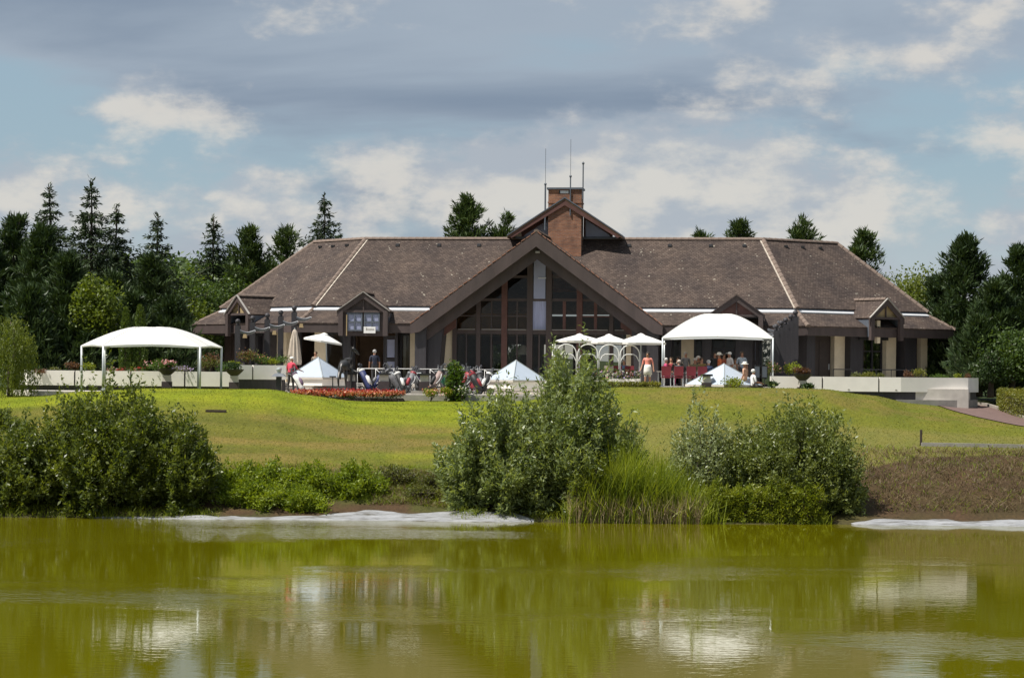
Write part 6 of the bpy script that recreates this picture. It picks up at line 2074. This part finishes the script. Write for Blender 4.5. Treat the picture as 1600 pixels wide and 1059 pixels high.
YW = 113.75
SB('trailing_shrub', 'dark trailing plant hanging over the left parapet', 64, 112.95, 5.12, .85, .40, LM['bronze'], 260, .09, None, 1)
SB('bronze_shrub', 'bronze red shrub on the left parapet', 112, YW + .3, 5.3, 1.15, .62, LM['bronze'], 420, .10, None, 2)
SB('yellow_shrub', 'yellow green shrub right of the bronze one', 138, YW + .3, 5.3, .95, .55, LM['yellowgreen'], 320, .10, None, 3)
SB('low_shrub', 'low grey green plant left of the bronze shrub', 86, YW, 5.3, .9, .28, LM['olive'], 200, .09, None, 4)
for k, px in enumerate((176, 196, 216)):
    SB('geranium', ('leftmost red geraniums on the parapet', 'middle red geraniums on the parapet', 'rightmost red geraniums on the parapet')[k], px, YW, 5.3, .72, .30, LM['dark'], 180, .08, (LM['red'] if k else LM['pink'], 70, .08), 5 + k)
SB('rose_shrub', 'pink flowering shrub behind the first stone bowl', 247, YW + .2, 5.3, 1.5, .75, LM['mid'], 620, .11, (LM['pink'], 50, .10), 9)
SB('lavender', 'lilac flowers right of the pink shrub', 286, YW, 5.3, 1.3, .42, LM['olive'], 260, .08, (LM['lilac'], 170, .07), 10)
SB('tall_shrub', 'tall bronze green shrub at the right of left parapet', 330, YW + .6, 5.2, 1.55, 1.15, LM['olive'], 800, .11, (LM['bronze'], 200, .10), 11)
SB('tall_shrub', 'dark green shrub next to the second stone bowl', 350, YW + .4, 5.2, 1.1, .75, LM['mid'], 420, .10, None, 12)
YM = 116.6
SB('planter_shrub', 'pale green rosette plant at left of the raised planter', 366, YM - .4, 5.55, .9, .45, LM['yellowgreen'], 260, .11, None, 13)
SB('planter_shrub', 'tall reddish shrub in the raised planter', 388, YM, 5.6, 1.2, 1.05, LM['olive'], 520, .10, (LM['bronze'], 180, .10), 14)
SB('planter_shrub', 'green shrub in the middle of the raised planter', 408, YM + .1, 5.6, 1.1, .80, LM['mid'], 460, .10, (LM['salmon'], 40, .08), 15)
SB('planter_shrub', 'yellow shrub right of middle in the raised planter', 424, YM + .1, 5.6, .95, .62, LM['yellowgreen'], 360, .10, None, 16)
SB('planter_shrub', 'green shrub at the right end of the raised planter', 440, YM + .2, 5.6, 1.0, .75, LM['mid'], 420, .10, None, 17)
YR = 112.9
SB('grass_shrub', 'pinkish feathery shrub below the right timber posts', 1211, YR + .2, 5.25, 1.15, .95, LM['olive'], 520, .11, (LM['pink'], 70, .08), 18)
SB('grass_shrub', 'bright yellow green shrub at the foot of right timber posts', 1240, YR + .2, 5.25, 1.35, .95, LM['yellowgreen'], 560, .11, None, 19)
SB('dome_shrub', 'small clipped dome bush behind the right parapet', 1356, YR + .4, 5.25, .95, .48, LM['clipped'], 420, .08, None, 20)
SB('low_shrub', 'olive plants left of the clipped dome', 1337, YR + .4, 5.25, .7, .45, LM['olive'], 200, .09, None, 21)
SB('low_shrub', 'olive plants right of the clipped dome', 1376, YR + .4, 5.25, .7, .40, LM['olive'], 200, .09, None, 22)
SB('cloud_shrub', 'green topiary bush before the last cream pier', 1436, YR + .8, 5.25, .95, .75, LM['clipped'], 360, .09, None, 23)
SB('pink_shrub', 'pinkish plant left of the topiary bush', 1418, YR + .8, 5.25, .6, .62, LM['bronze'], 200, .09, None, 24)
SB('low_shrub', 'dark creeping juniper on the right parapet', 1467, YR + 1.0, 5.25, 1.3, .38, LM['mid'], 320, .09, None, 25)
SB('low_shrub', 'small bright green plant near the right parapet corner', 1497, YR + 1.2, 5.25, .5, .45, LM['yellowgreen'], 160, .09, None, 26)
SB('bronze_shrub', 'small bronze plant at the right parapet corner', 1512, YR + 1.5, 5.25, .5, .45, LM['bronze'], 150, .09, None, 27)
SB('yellow_shrub', 'yellow green shrub in front of the right skylight', 1146, 111.0, 4.62, 1.9, .78, LM['yellowgreen'], 700, .10, (LM['bronze'], 60, .08), 28, None)
SB('spiky_plant', 'dark spiky plant on the grass before the right parapet', 1208, 110.6, 4.75, .8, .45, LM['dark'], 160, .16, None, 29, None)
SB('spiky_plant', 'second dark spiky plant below the right stone bowl', 1262, 110.6, 4.72, .9, .38, LM['dark'], 160, .16, None, 30, None)


def path_hedge():
    rng = np.random.default_rng(81)
    pts = [(1552, 114.6), (1556, 112), (1578, 109.4), (1615, 106.6), (1668, 103.4)]
    P_ = [Vector((PX(a, y), y)) for a, y in pts]
    t = empty('clipped_hedge', (P_[0].x, P_[0].y, 3.9), 0, 'clipped golden green hedge curving beside the red path', 'hedge')
    O = Vector((P_[0].x, P_[0].y, 3.9)); al = []; core = MB()
    for a, b in zip(P_[:-1], P_[1:]):
        e = b - a; L = e.length; e.normalize(); n = Vector((e.y, -e.x)) * -1
        m = int(1500 * L); u = rng.uniform(0, L, m); f = rng.integers(0, 4, m)
        hgt, dep = .95, 1.3
        w = np.where(f == 0, 0, np.where(f == 1, dep, rng.uniform(0, dep, m))); zz = np.where(f < 2, rng.uniform(0, hgt, m), hgt)
        px_ = a.x + e.x * u + n.x * (w + .25); py_ = a.y + e.y * u + n.y * (w + .25)
        gz = np.array([ground_z(i, j) for i, j in zip(px_, py_)])
        al.append(np.stack([px_ - O.x, py_ - O.y, gz + zz - O.z], 1) + rng.normal(size=(m, 3)) * .05)
        c0, c1 = a + n * .33, b + n * .33; d0, d1 = a + n * 1.45, b + n * 1.45
        zb = min(ground_z(a.x, a.y), ground_z(b.x, b.y)) - .3
        za, zc = ground_z(a.x, a.y), ground_z(b.x, b.y)
        core.slab([(q.x - O.x, q.y - O.y, zb - O.z) for q in (c0, c1, d1, d0)], [(c0.x - O.x, c0.y - O.y, za + .84 - O.z), (c1.x - O.x, c1.y - O.y, zc + .84 - O.z), (d1.x - O.x, d1.y - O.y, zc + .84 - O.z), (d0.x - O.x, d0.y - O.y, za + .84 - O.z)])
    leaf_obj('foliage', np.concatenate(al), .085, .06, LM['clipped'], rng, t)
    core.build('core', M['soil'], t)


path_hedge()
# ================================================================== trees
LM['pine'] = leafmat('pine needles', (.013, .032, .012), (.055, .085, .024), .14, .5, 1.3, .3)
LM['pine2'] = leafmat('sunny pine needles', (.022, .046, .014), (.080, .115, .028), .16, .5, 1.3, .3)
LM['spruce'] = leafmat('spruce needles', (.014, .030, .013), (.048, .070, .025), .12, .5, 1.3, .3)
LM['bright'] = leafmat('sunlit broad leaves', (.045, .080, .010), (.15, .19, .022), .38)
LM['forest'] = leafmat('forest leaves', (.028, .060, .014), (.095, .145, .030), .33)
LM['willowtree'] = leafmat('weeping willow leaves', (.06, .09, .012), (.16, .19, .030), .38)
LM['thuja'] = leafmat('thuja leaves', (.040, .080, .012), (.110, .150, .020), .25)
ZG = 4.45


def top_z(px, y, Y): return P(px, y, Y).z


def trunk_mesh(h, r, rng, t, bend=.15):
    mb = MB(); n = 8
    pts = [(rng.normal() * bend * (k / n), rng.normal() * bend * (k / n), h * k / n) for k in range(n + 1)]
    mb.tube(pts, [r * (1 - .9 * k / n) + .015 for k in range(n + 1)], 7); return mb.build('trunk', M['bark'], t, smooth=True)


def needle_tufts(c, d, rng, k, ln, wd, spread=.55):
    """k needle blades fanned round direction d at each centre"""
    n = len(c)
    cc = np.repeat(c, k, 0); dd = np.repeat(d, k, 0)
    q = unit(dd + rng.normal(size=cc.shape) * spread)
    cc = cc + rng.normal(size=cc.shape) * ln * .22
    s = unit(np.cross(q, rng.normal(size=cc.shape)))
    l = ln * rng.uniform(.7, 1.25, (len(cc), 1)); w = wd * rng.uniform(.7, 1.2, (len(cc), 1))
    return np.stack([cc, cc + q * l * .5 + s * w * .5, cc + q * l, cc + q * l * .5 - s * w * .5], 1).reshape(-1, 3)


def pine(label, px, ytop, Y, w, seed, m='pine', grp='dark pines around the clubhouse', nb=150, low=.06, power=.75, tuft=9, zg=ZG, slope=.52):
    rng = np.random.default_rng(seed)
    h = top_z(px, ytop, Y) - zg
    x = PX(px, Y)
    t = empty('pine_tree', (x, Y, zg), 0, label, 'tree', grp)
    trunk_mesh(h * .97, .045 * w ** .5 + .10, rng, t)
    f = low + (1 - low) * rng.uniform(0, 1, nb) ** .9
    dtop = (1 - f) * h
    L = np.minimum(w / 2, .25 + slope * dtop ** .9) * rng.uniform(.45, 1.12, nb)
    az = np.arange(nb) * 2.39996 + rng.normal(size=nb) * .3
    out = np.stack([np.cos(az), np.sin(az), np.zeros(nb)], 1)
    rise = .15 + .55 * np.exp(-dtop / 2.5)
    K = np.clip((L / .32).astype(int) + 2, 3, 14)
    cs, ds = [], []
    mb = MB()
    for i in range(nb):
        b = np.array([0, 0, f[i] * h * .96])
        side = np.array([-out[i, 1], out[i, 0], 0])
        for j in range(K[i]):
            u = .25 + .75 * (j + rng.uniform(0, 1)) / K[i]
            sd = rng.normal() * .22 * L[i] * (1 - .4 * u)
            p = b + out[i] * L[i] * u + side * sd + np.array([0, 0, L[i] * rise[i] * u * u * 1.4 - .06 * L[i] * u])
            cs.append(p); ds.append(out[i] * .45 + side * np.sign(sd) * .2 + np.array([0, 0, .75]))
        if i % 3 == 0:
            e = b + out[i] * L[i] * .85 + np.array([0, 0, L[i] * rise[i] * .9])
            mb.tube([np.array([0, 0, b[2]]) - out[i] * .1, (b + e) / 2 - np.array([0, 0, .04 * L[i]]), e], [.05, .03, .012], 4)
    cs.append(np.array([0, 0, h * .95])); ds.append(np.array([0, 0, 1.0]))
    for q in np.linspace(.82, .98, 6): cs.append(np.array([rng.normal() * .1, rng.normal() * .1, h * q])); ds.append(np.array([0, 0, 1.0]))
    mb.build('branch', M['bark'], t)['kind'] = 'stuff'
    np_mesh('needles', needle_tufts(np.array(cs), unit(np.array(ds)), rng, tuft + 5, .42, .085, .5), 4, LM[m], t)
    return t


def spruce(label, px, ytop, Y, w, seed, grp='tall spruces behind the left lawn', hang=.28, zg=ZG, low=.12):
    rng = np.random.default_rng(seed)
    h = top_z(px, ytop, Y) - zg
    t = empty('spruce_tree', (PX(px, Y), Y, zg), 0, label, 'tree', grp)
    trunk_mesh(h, .16, rng, t, .05)
    cs, ds = [], []; mb = MB()
    nw = int(h / .55)
    for k in range(nw):
        f = low + (1 - low) * (k + rng.uniform(-.2, .2)) / nw
        if f > .985: continue
        dt = (1 - f) * h; L0 = min(w / 2, .12 + .34 * min(dt, 1.2) + .66 * max(0, dt - 1.2))
        for q in range(7):
            a = q * 2 * math.pi / 7 + k * .7 + rng.normal() * .25; L = L0 * rng.uniform(.5, 1.2)
            out = np.array([math.cos(a), math.sin(a), 0]); b = np.array([0, 0, f * h]); side = np.array([-out[1], out[0], 0])
            n = max(2, int(L / .13))
            for j in range(n):
                u = (j + rng.uniform(0, 1)) / n
                z = -hang * L * math.sin(u * 2.2) + .10 * L * u * u
                sd = rng.normal() * .16 * L * (1 - .5 * u)
                cs.append(b + out * L * u + side * sd + np.array([0, 0, z])); ds.append(out * .6 + side * np.sign(sd) * .5 + np.array([0, 0, -.25]))
            if q % 3 == 0: mb.tube([b, b + out * L * .5 + np.array([0, 0, -hang * L * .7]), b + out * L * .9 + np.array([0, 0, -hang * L * .75])], [.025, .015, .006], 4)
    for q in np.linspace(.93, 1.0, 7): cs.append(np.array([0, 0, h * q])); ds.append(np.array([rng.normal() * .5, rng.normal() * .5, .6]))
    mb.build('branch', M['bark'], t)['kind'] = 'stuff'
    np_mesh('needles', needle_tufts(np.array(cs), unit(np.array(ds)), rng, 6, .30, .085, .5), 4, LM['spruce'], t)
    return t


def broadleaf(label, px, ytop, Y, w, seed, m='bright', n=7000, leaf=.20, crown=.75, lobes=16, grp='leafy trees around the clubhouse', zg=ZG, name='leafy_tree', d=None):
    rng = np.random.default_rng(seed)
    h = top_z(px, ytop, Y) - zg
    t = empty(name, (PX(px, Y), Y, zg), 0, label, 'tree', grp)
    ch = h * crown
    p = blob_points(rng, n, (0, 0, h - ch * .5), (w * .56, (d or w) * .56, ch * .56), lobes, .42)
    p[:, 2] = np.minimum(p[:, 2], h + rng.normal(size=len(p)) * .1)
    leaf_obj('crown', p, leaf, leaf * .6, LM[m], rng, t, (0, 0, -1), .15)
    trunk_mesh(h * .8, .14 + .012 * h, rng, t)
    mb = MB()
    for k in range(7):
        a = rng.uniform(0, 6.28); z0 = h * rng.uniform(.25, .55); r_ = w * rng.uniform(.2, .4)
        mb.tube([(0, 0, z0), (math.cos(a) * r_ * .5, math.sin(a) * r_ * .5, z0 + h * .14), (math.cos(a) * r_, math.sin(a) * r_, z0 + h * .3)], [.09, .06, .02], 5)
    mb.build('limb', M['bark'], t)
    return t


def weeping(label, px, ytop, Y, w, seed, zg, n=150):
    rng = np.random.default_rng(seed)
    h = top_z(px, ytop, Y) - zg
    t = empty('weeping_willow', (PX(px, Y), Y, zg), 0, label, 'tree')
    cs, ds = [], []
    for i in range(n):
        a = rng.uniform(0, 6.28); r_ = w / 2 * math.sqrt(rng.uniform(.02, 1)); top = h * (1 - .30 * (r_ / (w / 2)) ** 2) * rng.uniform(.85, 1.0); L = min(top - .15, rng.uniform(.45, .95) * h)
        m = int(L / .05); u = rng.uniform(0, 1, m)
        cs.append(np.stack([math.cos(a) * r_ + .15 * u * math.cos(a) + rng.normal(size=m) * .05, math.sin(a) * r_ + rng.normal(size=m) * .05, top - u * L], 1))
    p = np.concatenate(cs)
    leaf_obj('crown', p, .15, .045, LM['willowtree'], rng, t, (0, 0, -1), .6)
    trunk_mesh(h * .85, .14, rng, t)
    return t


# left-hand grove
pine('tall dark pine at the far left behind the willow', 22, 336, 127, 6.5, 201, nb=230)
pine('dark pine right of the far left one', 66, 352, 123.5, 6.0, 202, nb=210)
pine('dark pine leaning out of the left picture edge', -30, 350, 125, 6, 203, nb=190)
pine('shorter dark pine behind the left end of parapet', 104, 398, 121, 5.5, 204, nb=200)
pine('dark pine behind the sunlit tree', 176, 430, 127, 5.6, 205, nb=190)
pine('dark pine under the fourth spruce', 236, 400, 129, 5.6, 206, nb=190)
pine('dark low pine behind the thujas', 205, 462, 121.5, 4.6, 207, nb=190)
pine('dark low pine behind the left canopy', 268, 470, 122, 4.0, 208, nb=170)
pine('dark low pine behind the left parapet middle', 140, 470, 119.5, 4.0, 218, nb=170)
pine('dark low pine behind the weeping willow', 45, 450, 118.5, 4.6, 219, nb=190)
broadleaf('sunlit yellow green tree in the left grove', 152, 412, 119.2, 2.7, 210, 'bright', 6500, .19, .82)
broadleaf('mid green tree left of the clubhouse roof', 300, 425, 138, 4.4, 211, 'forest', 7000, .2, .85)
broadleaf('mid green tree touching the left roof end', 347, 408, 141, 4.6, 212, 'forest', 7000, .2, .88)
broadleaf('leafy tree with pale leaves beside the left eave', 290, 455, 134, 3.2, 213, 'bright', 3600, .18, .9)
broadleaf('dark leafy tree below the left eave', 322, 450, 140, 4.2, 214, 'forest', 5000, .19, .9)
for k, (px, yt, Y, w) in enumerate(((75, 292, 133, 5), (140, 284, 130, 5.6), (179, 322, 131.5, 5), (243, 336, 135, 5), (332, 341, 145, 4.5), (505, 308, 145, 5))):
    spruce(('spruce with bare tip second from the left picture edge', 'tallest spruce in the left grove', 'spruce close beside the tallest one', 'slender spruce above the dark middle of the grove', 'thin spruce tip between grove and roof', 'lone spruce above the left end of the ridge')[k], px, yt, Y, w, 230 + k, low=.25 if k < 4 else .35)
pine('pine just left of the roof ridge, lower one', 389, 353, 142, 4.6, 240, 'pine2', nb=130)
pine('pine just left of the roof ridge, right one', 447, 353, 142, 4.6, 241, 'pine2', nb=120)
broadleaf('rounded green tree behind the left roof slope', 470, 362, 141, 1.9, 242, 'forest', 2600, .2, .8)
pine('broad pine rising behind the ridge left of the chimney', 730, 303, 146, 5.2, 243, 'pine2', nb=230, power=.5)
pine('narrow pine between broad pine and the clerestory', 789, 332, 146, 3.6, 244, 'pine2', nb=100)
pine('pine tip right of the chimney, smallest', 1096, 361, 148, 3.0, 245, 'pine2', nb=90, power=.5)
pine('broad pine top behind the right half of ridge', 1152, 344, 147, 5, 246, 'pine2', nb=170, power=.45)
pine('pine top behind the right hip', 1252, 338, 147, 4.6, 247, 'pine2', nb=150, power=.5)
pine('pine above the right end of the roof', 1350, 359, 145, 4.6, 248, 'pine2', nb=150, power=.6)
broadleaf('light green willow behind the right roof end', 1432, 392, 141, 6.2, 249, 'willowtree', 8000, .2, .8)
for k, (px, yt, Y, w, mm) in enumerate(((395, 412, 150, 5.5, 'forest'), (440, 392, 152, 5, 'forest'), (262, 398, 148, 5, 'forest'), (205, 405, 146, 5, 'bright'), (318, 402, 152, 5.5, 'bright'), (365, 398, 155, 5, 'forest'))):
    broadleaf(('rounded green tree behind the lower left roof slope', 'rounded green tree at the upper left roof slope', 'green tree between the slender spruce and grove', 'pale green tree behind the spruce pair', 'pale green tree under the thin spruce tip', 'green tree left of the two roof pines')[k], px, yt, Y, w, 290 + k, mm, 4500, .24, .7)
# right-hand grove
pine('tallest dark pine right of the clubhouse', 1506, 369, 126, 6.2, 250, nb=230)
pine('dark pine at the right picture edge', 1592, 385, 123, 6.2, 251, nb=230)
pine('dark pine leaning out of the right picture edge', 1660, 372, 125, 6.2, 252, nb=180)
pine('dark pine low between the two right pines', 1552, 440, 121, 5, 253, nb=200)
pine('dark pine behind the right wing eave', 1466, 430, 134, 5, 254, nb=170)
pine('dark low pine at the right end of parapet', 1530, 500, 118.5, 3.6, 255, nb=170)
broadleaf('dark leafy tree behind the clipped hedge', 1580, 505, 118, 3.8, 256, 'forest', 6500, .17, .95)
broadleaf('dark leafy tree right of the clipped hedge', 1640, 490, 117, 4.0, 257, 'forest', 4500, .17, .95)
broadleaf('leafy tree between parapet corner and hedge', 1548, 540, 116.5, 2.4, 258, 'dark', 3500, .15, .95)
weeping('small weeping willow at the left end of parapet', 16, 480, 109.5, 2.5, 260, 4.1)


def thuja(label, px, ytop, Y, w, seed):
    rng = np.random.default_rng(seed); zg = 4.8; h = top_z(px, ytop, Y) - zg
    t = empty('thuja', (PX(px, Y), Y, zg), 0, label, 'tree', 'columnar thujas')
    n = 3600; u = rng.uniform(0, 1, n); a = rng.uniform(0, 6.28, n)
    r_ = w / 2 * np.minimum(1, np.sqrt(np.maximum(1 - u, 0)) * 1.5) * (.75 + .25 * rng.uniform(0, 1, n)) * (.9 + .1 * np.sin(a * 5))
    p = np.stack([np.cos(a) * r_, np.sin(a) * r_, u * h], 1)
    leaf_obj('crown', p, .13, .06, LM['thuja'], rng, t, (0, 0, 1), .6)
    mb = MB(); mb.tube([(0, 0, 0), (0, 0, h * .9)], [.07, .02], 6); mb.build('trunk', M['bark'], t)


thuja('left columnar thuja behind the canopy', 196, 482, 117.6, .75, 271)
thuja('right and taller columnar thuja behind the canopy', 218, 478, 117.8, .85, 272)


def far_wood():
    """wooded ridge far behind the grove: a closed mass of crowns"""
    rng = np.random.default_rng(280); al = []
    for k in range(150):
        Y = rng.uniform(215, 330); px = rng.uniform(-120, 560)
        x = PX(px, Y); g = float(_zraw(np.array(x), np.array(Y)))
        yt = np.interp(px, [0, 150, 200, 280, 360, 430, 560], [372, 378, 384, 392, 380, 396, 420]) + rng.uniform(0, 14) + (330 - Y) * .10
        tz = top_z(px, yt, Y); w = rng.uniform(6, 11)
        h = max(4, tz - g)
        al.append(blob_points(rng, 750, (x, Y, tz - min(h, 9) * .5), (w * .6, w * .6, min(h, 9) * .55), 9, .4))
    for k in range(60):
        Y = rng.uniform(190, 260); px = rng.uniform(1330, 1760); x = PX(px, Y)
        tz = top_z(px, rng.uniform(455, 500), Y); w = rng.uniform(5, 9)
        al.append(blob_points(rng, 500, (x, Y, tz - 3.5), (w * .6, w * .6, 4.2), 9, .4))
    o = leaf_obj('far_wood', np.concatenate(al), .75, .5, LM['forest'], rng); tag(o, 'distant green wood on the rise behind the grove', 'wood', kind='stuff')


far_wood()
